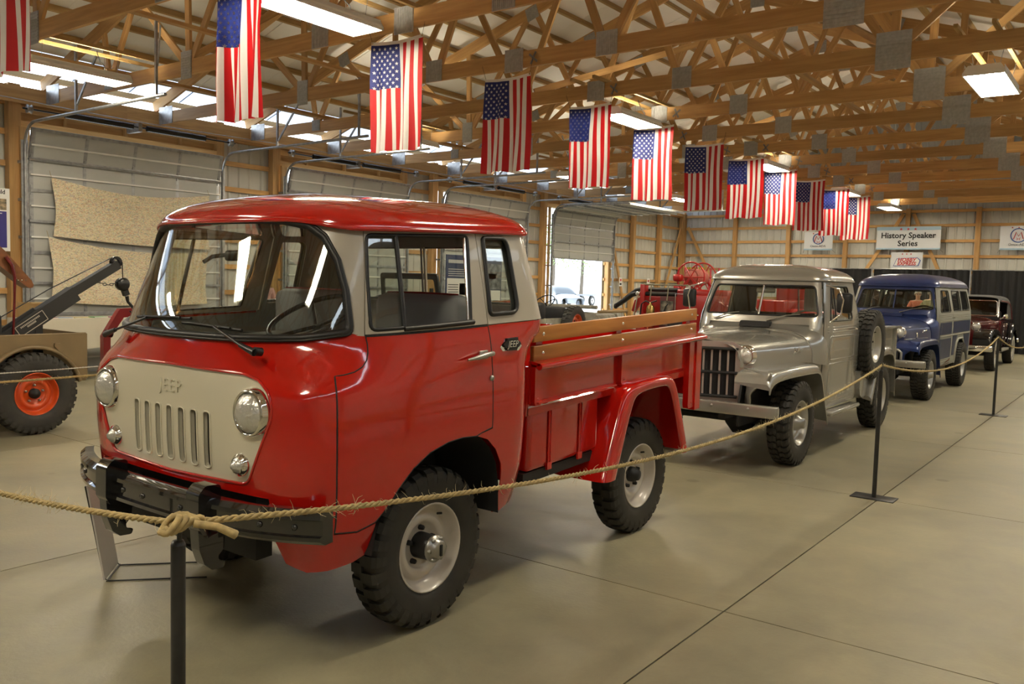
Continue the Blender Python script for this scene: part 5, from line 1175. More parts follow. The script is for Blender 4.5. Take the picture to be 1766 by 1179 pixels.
# ---- tan wrecker at the far left (nose towards -Y)
orange = mat('orange_rim', (.62, .075, .010), .3, coat=.4); tan = mat('tan_paint', (.22, .155, .075), .5, noise=.15, nscale=4); gun = mat('gunmetal', (.035, .035, .034), .45, .3)
blkseat = mat('black_vinyl', (.015, .015, .016), .55)
WR_ = thing('wrecker_jeep', 'tan wrecker jeep with orange wheels and a black towing boom', 'jeep', (-9.22, 3.87, 0), PI)
flat_jeep(WR_, tan, orange, blkseat, 'wreck', None, rear_seat=False, tyreR=.395, n=34)
m = MB(); m.tube([(0, 1.25, 1.04), (0, 1.3, 1.0)], .01); WR_x = -.30
def boom(T):
    a, b = Vector((-.28, .62, .565)), Vector((-.28, -1.03, 1.66)); d = (b-a).normalized(); nrm = Vector((0, d.z, -d.y)) if d.y > 0 else Vector((0, -d.z, d.y)); nrm = Vector((1, 0, 0)).cross(d); nrm = nrm if nrm.z > 0 else -nrm
    m = MB(); m.beam(a, a+d*1.42, .13, .15, nrm); bm = m.build('boom_base', gun, T)
    m = MB(); m.beam(a+d*1.0+nrm*.035, b, .09, .09, nrm); m.build('boom_arm', gun, T)
    m = MB(); m.beam(a+d*.2+nrm*.08, a+d*1.0+nrm*.08, .02, .05, nrm); m.build('boom_rib', gun, bm)
    m = MB(); m.lathe([(-.02, .03), (-.02, .062), (-.008, .05), (.008, .05), (.02, .062), (.02, .03)], 20, 'X', tuple(b+nrm*.03)); m.build('sheave', M_black, T)
    m = MB(); m.prism([(0, 0), (.05, .10), (-.02, .13), (-.12, .05), (-.10, -.06)], -.34, -.325, 'YZ'); 
    MB().beam((-.28, -.20, .50), (-.28, -.20, 1.05), .07, .07, (1, 0, 0)).build('boom_post', gun, T)
    MB().beam((-.28, .22, .52), (-.28, -.16, .98), .06, .06).build('boom_strut', gun, T)
    top = b+nrm*.09; MB().tube([top, a.lerp(b, .62)+nrm*.17, a.lerp(b, .30)+nrm*.20, a+nrm*.32+Vector((0, .4, .06))], .006, 5).build('winch_cable', M_black, T)
    e = b+Vector((0, -.055, .03)); MB().tube([e, e+Vector((0, -.005, -.20))], .006, 5).build('hoist_cable', M_black, T)
    c = e+Vector((0, -.0, -.24)); m = MB(); m.lathe([(-.045, 0), (-.045, .045), (-.03, .07), (.03, .07), (.045, .045), (.045, 0)], 18, 'X', tuple(c)); m.beam(c, c+Vector((0, -.045, -.12)), .05, .06, (0, 1, 0)); m.build('pulley_block', M_black, T)
    h = c+Vector((0, -.05, -.13)); m = MB(); m.tube([h, h+Vector((0, -.012, -.06)), h+Vector((0, -.05, -.10)), h+Vector((0, -.09, -.15)), h+Vector((0, -.07, -.19)), h+Vector((0, -.03, -.16))], [.022, .016, .016, .018, .014, .006], 8); m.build('tow_hook', M_black, T)
    p = a.lerp(b, .86)-nrm*.04; q = c+Vector((0, .05, .02)); m = MB(); n = 7
    for i in range(n):
        o = p.lerp(q, i/(n-1))+Vector((0, 0, -.03*math.sin(PI*i/(n-1)))); r = .018; ax = Vector((1, 0, 0)) if i % 2 else (q-p).normalized().cross(Vector((1, 0, 0))); dd = (q-p).normalized()
        m.tube([o+dd*.022*math.cos(t)+ax*.012*math.sin(t) for t in np.linspace(0, 2*PI, 11)[:-1]], .0045, 4, closed=True)
    m.build('tow_chain', M_black, T)['kind'] = 'stuff'
    # outlined data plate on the flank of the boom (its small print is too fine to read)
    pl = MB(); c0 = a+d*.88; x = -.28-.068; L, H = .155, .052
    for (p0, p1) in (((-L, -H), (L, -H)), ((L, -H), (L, H)), ((L, H), (-L, H)), ((-L, H), (-L, -H))):
        pl.beam(Vector((x, 0, 0))+Vector((0, c0.y, c0.z))+Vector((0, d.y, d.z))*p0[0]+Vector((0, nrm.y, nrm.z))*p0[1], Vector((x, 0, 0))+Vector((0, c0.y, c0.z))+Vector((0, d.y, d.z))*p1[0]+Vector((0, nrm.y, nrm.z))*p1[1], .004, .006)
    ob = pl.build('data_plate', mat('plate_print', (.55, .5, .42), .6), bm)
    for r in (.022, -.003):
        k = MB(); ln = .11 if r > 0 else .05
        for i in range(14):
            t0 = -ln+i*2*ln/14; k.beam(Vector((x, c0.y, c0.z))+Vector((0, d.y, d.z))*t0+Vector((0, nrm.y, nrm.z))*r, Vector((x, c0.y, c0.z))+Vector((0, d.y, d.z))*(t0+ln*.09)+Vector((0, nrm.y, nrm.z))*r, .003, .016)
        k.build('plate_print', MATS['plate_print'], bm)['kind'] = 'stuff'
boom(WR_)
# seat-side details: front seat seen as a dark edge is out of frame
# raised wooden panel with dark red edge at the frame's left border, standing on the wrecker's side
wp = thing('wooden_board', 'long curved wooden board with dark red edging propped on a red rod', 'board', (-9.02, 3.775, 0))
vm_ = wood_mat('varnished_board', (.22, .085, .03), (.15, .055, .02), 'Y', .3); dr = mat('dark_red_enamel', (.13, .008, .010), .25, coat=.7)
def brd(t, w0):
    p = Vector((0, .24-t*1.6, 1.395+t*1.95*.78)); return p
bpts = [(.235, 1.405), (.245, 1.43), (.225, 1.475), (-.02, 1.76), (-.5, 2.20), (-1.0, 2.50), (-1.03, 2.42), (-.55, 2.10), (-.10, 1.64), (.17, 1.42), (.205, 1.40)]
m = MB(); m.prism(bpts, -.05, .12, 'YZ'); m.build('board_face', vm_, wp)
m = MB(); m.tube([(.02, y, z) for y, z in bpts[0:6]], .020, 8); m.build('board_edging', dr, wp)
for y, z in ((.17, 1.475), (.135, 1.475), (.10, 1.475)): MB().lathe([(0, .008), (.005, .006), (.006, 0)], 8, 'X', (.12, y, z)).build('board_screw', M_chrome, wp)
m = MB(); m.tube([(.14, -.02, 1.70), (.15, .03, 1.62), (.15, .055, 1.50), (.15, .05, 1.30), (.15, .04, 1.08), (.15, .035, .95), (.15, .03, .50)], [.018, .02, .016, .012, .012, .012, .012], 8); m.build('support_rod', dr, wp)
m = MB(); m.tube([(-.02, -.9, 2.46), (-.02, -.9, .50)], .015, 8); m.build('support_rod', dr, wp)
# ---- pale grey jeep behind the red truck's bed (nose away, towards +Y)
pale = mat('worn_grey_white', (.42, .40, .33), .6, noise=.4, nscale=7, col2=(.26, .25, .20))
G = thing('military_jeep', 'worn pale grey open jeep with black seats and a spare wheel on its side', 'jeep', (-9.02, 12.75, 0))
flat_jeep(G, pale, orange, blkseat, 'grey', None, tyreR=.36)
m = MB(); m.rbox(-.58, .58, -.535, -.40, .90, 1.24, .06); m.build('folded_canvas', blkseat, G)
for x in (-.32, .0, .32): m = MB(); m.box(x-.14, x+.14, -.548, -.535, .60, .86); m.build('rear_box_door', pale, G); m = MB(); m.box(x-.05, x+.05, -.555, -.548, .78, .80); m.build('box_latch', M_under, G)
w = wheel(G, 'grey', (.70, .28, .83), 1, .36, .17, .205, orange, 28, 'bar', None, .05, 5); w.rotation_euler = (0, 0, .1)
m = MB(); m.tube([(-.56, 1.30, 1.14), (.56, 1.30, 1.14)], .035, 8); m.build('folded_windshield', pale, G)
m = MB(); m.tube([(.62, 1.25, 1.06), (.62, 2.35, 1.06)], .03, 8); m.build('side_pole', mat('tool_wood', (.30, .21, .10), .6), G)
# ---- dark jeep seen through the cab of the red truck
dk = mat('dark_maroon', (.05, .008, .008), .3, coat=.6)
D = thing('open_jeep', 'dark red open jeep with an upright black windshield frame', 'jeep', (-8.66, 7.95, 0))
flat_jeep(D, dk, mat('grey_rim', (.5, .5, .48), .35, .3), blkseat, 'dark', 'up', M_black, rear_seat=False, tyreR=.36)
# ---- fire engine, standing across the hall (nose towards +X)
FR = thing('fire_engine', 'red vintage fire engine with hose reel, suction hoses and ladder rack', 'fire engine', (-9.17, 17.5, 0), -PI/2)
fred = mat('fire_red', (.40, .010, .008), .3, coat=.5); khaki = mat('rack_khaki', (.20, .18, .11), .5)
m = MB(); m.rbox(-.85, .85, .30, 3.4, .55, 1.36, .03); m.build('body', fred, FR)
m = MB(); m.rbox(.70, .90, .24, .34, .5, 1.60, .01); m.build('rear_post', fred, FR)
m = MB(); m.rbox(-.90, -.70, .24, .34, .5, 1.60, .01); m.build('rear_post', fred, FR)
m = MB(); m.rbox(-.80, .80, 1.05, 2.2, 1.34, 1.52, .04); m.build('pump_house', fred, FR)
m = MB(); m.rbox(-.74, .74, 3.4, 5.0, .6, 1.20, .10, seg=4); m.build('engine_hood', fred, FR)
m = MB(); m.box(-.8, .8, 3.2, 3.24, 1.3, 1.9); m.build('dash_panel', fred, FR)
m = MB(); m.rbox(.86, .89, .72, 1.06, .70, 1.36, .01); m.build('side_locker', mat('locker_dark', (.10, .02, .02), .5), FR)
m = MB(); m.box(.888, .897, .745, 1.03, .74, 1.26); m.build('locker_panel', mat('dull_cream', (.35, .32, .25), .6, noise=.6, nscale=10, col2=(.06, .06, .05)), FR)
m = MB(); m.lathe([(.02, 0), (.02, .07), (.0, .075)], 20, 'X', (.897, .82, 1.0)); m.tube([(.91, .82, 1.0), (.92, .87, 1.14), (.91, .92, 1.2)], .012, 6); m.build('gauge', M_black, FR)
m = MB(); m.rbox(.86, .885, 1.10, 2.6, .66, 1.40, .01); m.build('side_panel', fred, FR)
MB().tube([(.89, 1.08, .66), (.89, 1.08, 1.42), (.89, 1.45, 1.42)], .012, 6).build('panel_trim', M_chrome, FR)
for k, (x, z) in enumerate(((.62, 1.49), (.80, 1.40))):
    m = MB(); m.tube([(x, -.36-.04*k, z-.30+.01*k), (x, -.20, z-.17), (x, .0, z-.03), (x, .12, z), (x, .4, z), (x, 1.05, z)], .052, 14); h_ = m.build('suction_hose', M_rubber, FR)
    m = MB(); m.lathe([(-.01, .058), (-.01, .03), (.03, .03), (.03, .06), (-.01, .06)], 16, 'Y', (x, -.37-.04*k, z-.305+.01*k)); m.build('hose_collar', M_black, h_)
m = MB(); m.prism([(.25, 1.38), (.02, 1.25), (-.05, 1.02), (.03, .98), (.12, 1.12), (.25, 1.26)], .66, .72, 'YZ'); m.build('hose_bracket', fred, FR)
m = MB(); m.tube([(.86, .30, 1.60), (.86, 1.35, 1.60)], .016, 8); m.build('rack_rail', khaki, FR)
for y in (.50, .90): MB().tube([(.88, y, 1.60), (.90, y, 1.42), (.91, y-.01, 1.27)], .014, 6).build('rack_strap', khaki, FR)
m = MB(); m.lathe([(.66, 0), (.66, .085), (1.10, .09), (1.15, .07), (1.18, .025), (1.22, .025), (1.22, 0)], 22, 'Z', (1.0, .56, 0)); ex = m.build('soda_extinguisher', mat('brass', (.42, .30, .10), .25, .9), FR)
m = MB(); m.tube([(1.0, .56, 1.20), (1.02, .45, 1.25), (1.04, .36, 1.18), (1.04, .34, .9), (1.04, .36, .7)], .016, 8); m.tube([(1.0, .56, 1.22), (1.0, .70, 1.26)], .016, 8); m.build('extinguisher_hose', M_rubber, ex)
m = MB(); m.tube([(.95, .10, .62), (.97, .16, .95), (1.0, .24, 1.36)], .018, 8); m.lathe([(-.03, 0), (-.03, .045), (.03, .045), (.03, 0)], 14, 'X', (1.0, .245, 1.40)); m.build('grab_bar', M_chrome, FR)
m = MB(); m.box(.70, 1.14, .3, 3.3, .60, .66); m.build('running_board', fred, FR)
rc = Vector((.05, 1.15, 1.78))
for sx in (-.30, .30):
    m = MB(); m.tube([rc+Vector((sx, .32*math.cos(t), .32*math.sin(t))) for t in np.linspace(0, 2*PI, 33)[:-1]], .018, 8, closed=True); m.build('reel_rim', fred, FR)
    for q in range(6): t = q*PI/3; MB().tube([rc+Vector((sx, 0, 0)), rc+Vector((sx, .32*math.cos(t), .32*math.sin(t)))], .012, 6).build('reel_spoke', fred, FR)
m = MB(); m.lathe([(-.30, .0), (-.30, .14), (.30, .14), (.30, 0)], 24, 'X', tuple(rc)); m.build('reel_drum', mat('pink_hose', (.40, .12, .09), .6), FR)
for i in range(7): MB().tube([rc+Vector((-.25+i*.083, .155*math.cos(t), .155*math.sin(t))) for t in np.linspace(0, 2*PI, 21)[:-1]], .028, 6, closed=True).build('reel_hose', MATS['pink_hose'], FR)
m = MB(); m.rbox(.34, .52, .80, 1.0, 1.68, 1.84, .05); m.build('reel_motor', fred, FR)
for x in (-.34, .34):
    for y in (.85, 1.45): MB().beam((x, y, 1.45), (x, 1.15, 1.78), .04, .04).build('reel_stand', fred, FR)
rr_ = mat('rack_red', (.42, .03, .05), .35)
for p in ([(-.7, .36, 1.3), (-.7, .36, 2.0), (-.7, .52, 2.0), (-.7, .52, 1.3)], [(-.7, .70, 1.3), (-.7, .70, 2.0)], [(-.7, .80, 1.3), (-.7, .80, 1.97)], [(-.7, .36, 1.72), (-.7, 1.10, 1.72), (-.7, 1.12, 1.3)], [(-.7, 1.14, 1.3), (-.7, 1.14, 2.0), (-.7, 1.34, 2.0), (-.7, 1.34, 1.3)]): MB().tube(p, .02, 6).build('ladder_rack', rr_, FR)
m = MB()
m.box(-.71, -.69, .54, .98, 1.985, 2.015); ye = m.build('caution_tape', mat('caution_yellow', (.65, .52, .02), .5), FR)
for i in range(7): MB().box(-.712, -.688, .56+i*.06, .575+i*.06, 1.984, 2.016).build('tape_stripe', M_black, ye)
for s_ in (1, -1):
    for y in (1.2, 4.2): wheel(FR, 'fire', (s_*.80, y, .44), s_, .44, .22, .26, fred, 36, 'zig', 'flat', .06, 6)
for y in (1.2, 4.2): MB().tube([(-.7, y, .44), (.7, y, .44)], .05, 8).build('axle', M_under, FR)
# ---- dark red steel arm beyond the nose of the red truck
PLW = thing('steel_frame', 'dark red steel frame with sloping arm beside the tan wrecker tailboard', 'steel frame', (-9.4, 5.52, 0))
pr_ = mat('plough_red', (.20, .012, .014), .35, coat=.4)
m = MB(); m.prism([(.06, 1.10), (.085, 1.13), (.60, 1.15), (.60, 1.05), (.13, 1.02), (-.04, .78), (-.05, .0), (-.13, .0), (-.13, .80)], -.04, .04, 'YZ'); m.build('sloping_arm', pr_, PLW)
m = MB(); m.prism([(.06, 1.10), (.085, 1.13), (.60, 1.15), (.60, 1.05), (.13, 1.02), (-.04, .78), (-.05, .0), (-.13, .0), (-.13, .80)], -.84, -.76, 'YZ'); m.build('sloping_arm', pr_, PLW)
m = MB(); m.box(-.84, .04, .50, .60, 0, 1.12); m.build('end_panel', pr_, PLW)
m = MB(); m.box(-.84, .04, -.13, .6, .0, .05); m.build('base_rail', pr_, PLW)
# ================================================================ FLAGS
M_fr, M_fw, M_fb = mat('flag_red', (.46, .012, .016), .7), mat('flag_white', (.78, .76, .74), .7), mat('flag_blue', (.018, .028, .16), .7)
for mm in (M_fr, M_fw, M_fb):       # thin nylon lets some light through
    nt = mm.node_tree; b = nt.nodes['Principled BSDF']; o_ = nt.nodes['Material Output']; tr_ = nt.nodes.new('ShaderNodeBsdfTranslucent'); mx = nt.nodes.new('ShaderNodeMixShader'); mx.inputs[0].default_value = .35
    tr_.inputs[0].default_value = b.inputs['Base Color'].default_value; nt.links.new(b.outputs[0], mx.inputs[1]); nt.links.new(tr_.outputs[0], mx.inputs[2]); nt.links.new(mx.outputs[0], o_.inputs[0])
FW, FH = .67, 1.10
def flag_pos(u, v, seed):
    """u across (0..1), v down from the header (0..1)"""
    rnd = random.Random(seed); ph = [rnd.uniform(0, 6.28) for _ in range(5)]; am = rnd.uniform(.7, 1.3)
    d = (.012+.022*v)*am*(math.sin(u*15+ph[0]+v*1.2)+.55*math.sin(u*27+ph[1]-v*2.0)) + .018*math.sin(u*5+ph[2])
    x = (u-.5)*FW*(1-.035*v*math.sin(v*2.5+ph[3])*.6)+.010*math.sin(v*5+ph[4])*v; sag = .022*math.sin(PI*u)*(1-v)
    return Vector((x, d*(.25+.75*min(1, v*3)), -v*FH-sag*1.0-.012*v*math.sin(u*11+ph[1])))
def flag_meshes(seed):
    # hung by its hoist: header tape on top, canton top left seen from the camera, stripes run down
    m = MB(); nv = 44; sub = 3; cols = 13*sub; hd = .03
    P = lambda i, v: flag_pos(i/cols, v, seed)
    vs_ = [0, hd]+[hd+(1-hd)*k/nv for k in range(1, nv+1)]
    idx = {}
    for j, v in enumerate(vs_):
        for i in range(cols+1): idx[(i, j)] = len(m.v); m.v.append(tuple(P(i, v)))
    for j in range(len(vs_)-1):
        vm = (vs_[j]+vs_[j+1])/2
        for i in range(cols):
            st = i//sub
            if vm < hd: k = 1
            elif st < 7 and vm < .435: k = 2
            else: k = 0 if st % 2 == 0 else 1
            m.f.append((idx[(i, j)], idx[(i+1, j)], idx[(i+1, j+1)], idx[(i, j+1)])); m.m.append(k); m.sm.append(True)
    cl = m.mesh('cloth', [M_fr, M_fw, M_fb])
    s = MB(); cw_, c0, c1 = 7/13, .045, .43
    for r in range(11):
        n = 5 if r % 2 == 0 else 4
        for q in range(n):
            uu = cw_*((q+.5)/5 if n == 5 else (q+1)/5); vv = c0+(c1-c0)*(r+.6)/11; R = .020; c = len(s.v)
            for side in (-1, 1):
                pts = []
                for k in range(10):
                    a = PI/2+k*PI/5; rr = R if k % 2 == 0 else R*.40; p = flag_pos(uu+rr*math.cos(a)/FW, vv-rr*math.sin(a)/FH, seed); pts.append((p.x, p.y+side*.003, p.z))
                p = flag_pos(uu, vv, seed); pts.append((p.x, p.y+side*.003, p.z)); s.add(pts, [(k, (k+1) % 10, 10) for k in range(10)], False)
    return cl, s.mesh('stars', M_fw)
M_cord = mat('flag_cord', (.03, .03, .03), .7); M_tape = mat('duct_tape', (.22, .22, .23), .4, .3)
fm = [flag_meshes(s) for s in (3, 11, 23, 37)]
MBT = MB(); MBT.box(-.012, .012, -.002, .002, -.075, .075, Matrix.Rotation(.6, 4, 'Y')); MBT.box(-.012, .012, -.003, .001, -.075, .075, Matrix.Rotation(-.75, 4, 'Y')); TAPE = MBT.mesh('tape_cross', M_tape)
flag_ys = TRUSS_Y[4:16]
lit = {0: 'first', }
names = ['Stars and Stripes flag hung nearest the hall entrance, before the red truck', 'flag hung beside the lamp above the red truck cab', 'flag hung above the back of the red truck cab', 'flag hung above the red truck bed, next beyond the cab', 'flag hung before the second ridge lamp, above the red fire engine side', 'brightly lit flag just beyond the second ridge lamp', 'flag hung one truss beyond the brightly lit flag', 'flag hung before the third ridge lamp', 'flag hung just beyond the third ridge lamp', 'shaded flag hung above the blue wagon row', 'flag hung before the fourth ridge lamp', 'flag hung nearest the far gable wall']
for i, ty in enumerate(flag_ys):
    cl, stm = fm[i % 4]
    t = thing('flag', 'American flag: '+names[i] if False else names[i].replace('Stars and Stripes flag', 'American flag').replace('flag hung', 'American flag hung', 1) if i else names[0].replace('Stars and Stripes', 'American'), 'flag', (-6.20, ty-.045, 3.97))
    t['group'] = 'American flags along the ridge'
    o = inst('cloth', cl, t); inst('stars', stm, t); random.seed(i)
    t.rotation_euler = (0, 0, random.uniform(-.06, .06))
    for s_ in (-1, 1):
        tx = s_*(FW/2-.01)-.04*s_*0+(-.07 if s_ < 0 else .03); MB().tube([(s_*(FW/2-.012), 0, -.012), (tx, .01, .15), (tx-.005, .015, .17)], .0025, 4).build('cord', M_cord, t)
        inst('tape_cross', TAPE, t, (tx, .018, .165), (0, random.uniform(-.5, .5), 0))
        MB().lathe([(-.004, .004), (-.004, .009), (.004, .009), (.004, .004)], 10, 'Y', (s_*(FW/2-.012), 0, -.014)).build('grommet', mat('brass', (.42, .30, .10), .25, .9), t)

# ================================================================ STANCHIONS AND ROPES
M_post = mat('stanchion_paint', (.035, .035, .034), .4, .2, noise=.3, nscale=20); M_rope = mat('sisal', (.58, .44, .20), .85, noise=.35, nscale=60); M_hair = mat('sisal_fibre', (.75, .64, .38), .8)
def stanchion(loc, label, rz=0.):
    t = thing('stanchion', label, 'stanchion', loc, rz)
    MB().rbox(-.16, .16, -.09, .09, 0, .008, .003).build('base_plate', M_post, t)
    MB().tube([(0, 0, .008), (0, 0, .985)], .0165, 14).build('post', M_post, t)
    MB().lathe([(.985, .0165), (.995, .012), (.997, 0)], 14, 'Z').build('post_cap', M_post, t)
    MB().tube([(.004, 0, .99), (.004, 0, 1.01), (.010, .0, 1.03), (.006, .0, 1.05), (-.008, 0, 1.048), (-.012, 0, 1.03)], .006, 6).build('rope_hook', M_post, t)
    return t
SP = [(-4.7, 1.02, 0), (-1.735, 1.09, 0), (-1.649, 6.972, 0), (-1.617, 12.87, 0), (-1.60, 18.8, 0), (-1.6, 24.6, 0)]
SL = ['black steel stanchion at the rope corner before the red truck bumper far side', 'black steel stanchion with the knotted rope in front of the red truck bumper', 'black steel stanchion beside the silver pickup rear wheel', 'black steel stanchion beside the maroon convertible front wheel', 'black steel stanchion past the maroon convertible tail', 'black steel stanchion before the black drape']
for p, l in zip(SP, SL): stanchion(p, l, .1 if p[1] < 2 else 0)
def rope(a, b, sag, label, r=.0085, pitch=.075, hair=260, seed=1, m=None, name='rope', strands=3):
    t = thing(name, label, 'rope', (a[0], a[1], 0)); a, b = Vector(a), Vector(b); L = (b-a).length; n = max(40, int(L/.014)); o = Vector((a.x, a.y, 0))
    C = [a.lerp(b, k/n)+Vector((0, 0, -sag*4*(k/n)*(1-k/n)))-o for k in range(n+1)]; d = (b-a).normalized(); e1 = d.cross(Vector((0, 0, 1))).normalized(); e2 = e1.cross(d)
    for q in range(strands):
        ph = q*2*PI/strands; MB().tube([c+(e1*math.cos(ph+2*PI*k*L/n/pitch)+e2*math.sin(ph+2*PI*k*L/n/pitch))*r*.52 for k, c in enumerate(C)], r*.56, 5).build('strand', m or M_rope, t)
    if hair:
        rnd = random.Random(seed); h = MB()
        clusters = [rnd.random() for _ in range(16)]
        for _ in range(hair):
            u = rnd.choice(clusters)+rnd.gauss(0, .018) if rnd.random() < .6 else rnd.random(); u = min(.999, max(0, u)); c = C[int(u*n)]; a_ = rnd.uniform(0, 2*PI); ln = rnd.uniform(.008, .035); dr = (e1*math.cos(a_)+e2*math.sin(a_)); ax = d*rnd.uniform(-1, 1)
            p0 = c+dr*r*.8; p1 = c+dr*(r*.8+ln*.5)+ax*ln*.4; p2 = c+dr*(r*.8+ln*.75)+ax*ln*1.0+Vector((0, 0, rnd.uniform(-.3, .4)*ln)); h.tube([p0, p1, p2], [.0006, .0005, .0003], 3, caps=False)
        h.build('frayed_fibres', M_hair, t)['kind'] = 'stuff'
    return t
zt = 1.035
r1 = rope((-1.735, 1.09, zt), (-1.649, 6.972, zt-.005), .195, 'sisal rope sagging past the red truck wheels to the silver pickup', seed=2, hair=420)
rope((-1.649, 6.972, zt), (-1.617, 12.87, zt), .20, 'sisal rope sagging in front of the blue wagon', seed=3, hair=300)
rope((-1.617, 12.87, zt), (-1.60, 18.8, zt), .26, 'sisal rope sagging beside the maroon convertible', seed=4, hair=150)
rope((-1.60, 18.8, zt), (-1.6, 24.6, zt), .22, 'sisal rope running on towards the black drape', seed=5, hair=60)
rope((-4.7, 1.02, zt), (-1.735, 1.09, zt), .09, 'sisal rope crossing in front of the red truck bumper', seed=6, hair=260)
# knot at the near stanchion
kn = MB(); rnd = random.Random(9); c = Vector((-.0, 0, 0))
for q in range(5): 
    ph = q*.9; kn.tube([Vector((.020*math.cos(t)*(.8+.25*math.sin(2*t+ph)), .020*math.sin(t+ph*.3)+(-.02+.014*q), .018*math.sin(t)*math.cos(ph*.5)+.005*math.sin(3*t+ph))) for t in np.linspace(0, 2*PI, 19)[:-1]], .0075, 6, closed=True)
o = kn.build('knot', M_rope, r1); o.location = (0, 0, zt)
MB().tube([(.03, .02, .0), (.06, .06, -.01), (.075, .10, -.035)], [.009, .009, .011], 6).build('rope_end', M_rope, r1).location = (0, 0, zt)
# barrier on the far side of the row
for p, l in (((-6.0, -.2, 0), 'black steel stanchion of the far barrier by the wrecker nose'), ((-6.0, 5.6, 0), 'black steel stanchion of the far barrier behind the red truck bed')): stanchion(p, l)
rope((-6.0, -.2, 1.0), (-6.0, 5.6, 1.0), .15, 'sisal rope of the far barrier in front of the tan wrecker', seed=8, hair=120)
rope((-6.03, -.2, 1.0), (-6.03, 5.6, 1.03), .11, 'thin white cord of the far barrier above the sisal rope', r=.005, pitch=.04, hair=0, m=mat('white_cord', (.7, .68, .62), .7), name='cord', strands=2)

# ================================================================ SIGN, WALL PRINT, CLOTHS
sg = thing('information_sign', 'white sign board leaning on a wire floor stand before the red truck', 'sign', (-4.33, 2.33, 0), math.atan2(.182, -.202))
w = .27
m = MB(); m.box(-w/2, w/2, -.004, .004, 0, .50, Matrix.Translation((0, 0, .012)) @ Matrix.Rotation(-.16, 4, 'X')); m.build('sign_board', mat('sign_back_white', (.62, .61, .58), .5), sg)
for x in (-w/2+.01, w/2-.01): MB().tube([(x, .09, .50), (x, .004, .02), (x, -.015, .005), (x, -.50, .005)], .004, 6).build('wire_leg', M_black, sg)
MB().tube([(-w/2, -.012, .006), (w/2, -.012, .006)], .004, 6).build('wire_rail', M_black, sg)
M_paper = mat('paper', (.78, .78, .76), .6); M_ink = mat('ink_black', (.01, .01, .012), .6)
def wall_x(name, label, cat, x, y0, y1, z0, z1, m, t=.006, group=None):   # flat sheet on the left wall facing +X; local x -> +Y
    o = thing(name, label, cat, (x, (y0+y1)/2, (z0+z1)/2), PI/2, group); MB().box(-(y1-y0)/2, (y1-y0)/2, -t/2, t/2, -(z1-z0)/2, (z1-z0)/2).build('sheet', m, o); return o
def strip(o, x0, x1, z0, z1, m, name='print', off=.005): return MB().box(x0, x1, -off, -off+.002, z0, z1).build(name, m, o)
po = wall_x('poster', 'white poster with a purple text block and a photo on the post', 'poster', -13.40, 4.92, 5.73, 1.83, 2.73, M_paper)
purple = mat('poster_purple', (.03, .025, .20), .5)
strip(po, -.35, .36, -.40, .12, purple, 'text_block'); strip(po, -.35, .36, .14, .30, mat('poster_photo', (.45, .33, .20), .6, noise=.9, nscale=18, col2=(.05, .06, .04)), 'photo')
textmesh('title', 'You Could', .085, M_ink, po, (.345, -.006, .395), (PI/2, 0, 0), .001, 'RIGHT', bold=.0015); textmesh('title', 'See!', .07, M_ink, po, (.10, -.006, .325), (PI/2, 0, 0), .001, 'RIGHT', bold=.0015) if False else textmesh('title', '!', .07, M_ink, po, (.16, -.006, .330), (PI/2, 0, 0), .001, 'RIGHT', bold=.0015)
for k in range(15):
    if k in (2, 6, 12): continue
    random.seed(k); L = random.uniform(.45, .66); strip(po, -.33, -.33+L, .085-k*.032, .097-k*.032, M_paper, 'text_line', .0065)
# the two signed sheets hanging on the first garage door
def scribble():
    m = bpy.data.materials.new('signed_canvas'); m.use_nodes = True; nt = m.node_tree; b = nt.nodes['Principled BSDF']; b.inputs['Roughness'].default_value = .85
    tc = nt.nodes.new('ShaderNodeTexCoord'); last = None
    base = (.76, .68, .48)
    rgb = nt.nodes.new('ShaderNodeRGB'); rgb.outputs[0].default_value = (*base, 1); last = rgb.outputs[0]
    for i, (c, sc, th) in enumerate((((.50, .08, .05), 30, .585), ((.10, .13, .38), 33, .585), ((.28, .34, .06), 28, .59), ((.08, .08, .10), 40, .615), ((.60, .22, .08), 24, .60), ((.10, .30, .30), 36, .60))):
        mp = nt.nodes.new('ShaderNodeMapping'); mp.inputs['Location'].default_value = (i*3.7, i*1.9, i*7.1); mp.inputs['Scale'].default_value = (1, 1.0, 2.6); mp.inputs['Rotation'].default_value = (.3*i-.6, 0, 0); nt.links.new(tc.outputs['Object'], mp.inputs[0])
        n = nt.nodes.new('ShaderNodeTexNoise'); n.inputs['Scale'].default_value = sc*.42; n.inputs['Detail'].default_value = 1.5; n.inputs['Distortion'].default_value = 2.6; nt.links.new(mp.outputs[0], n.inputs['Vector'])
        r = nt.nodes.new('ShaderNodeValToRGB'); r.color_ramp.elements[0].position = th-.02; r.color_ramp.elements[1].position = th+.03; r.color_ramp.elements[0].color = (0, 0, 0, 1); r.color_ramp.elements[1].color = (.34, .34, .34, 1); nt.links.new(n.outputs['Fac'], r.inputs[0])
        mx = nt.nodes.new('ShaderNodeMixRGB'); mx.inputs[2].default_value = (*c, 1); nt.links.new(r.outputs[0], mx.inputs[0]); nt.links.new(last, mx.inputs[1]); last = mx.outputs[0]
    nt.links.new(last, b.inputs['Base Color']); return m
M_scr = scribble()
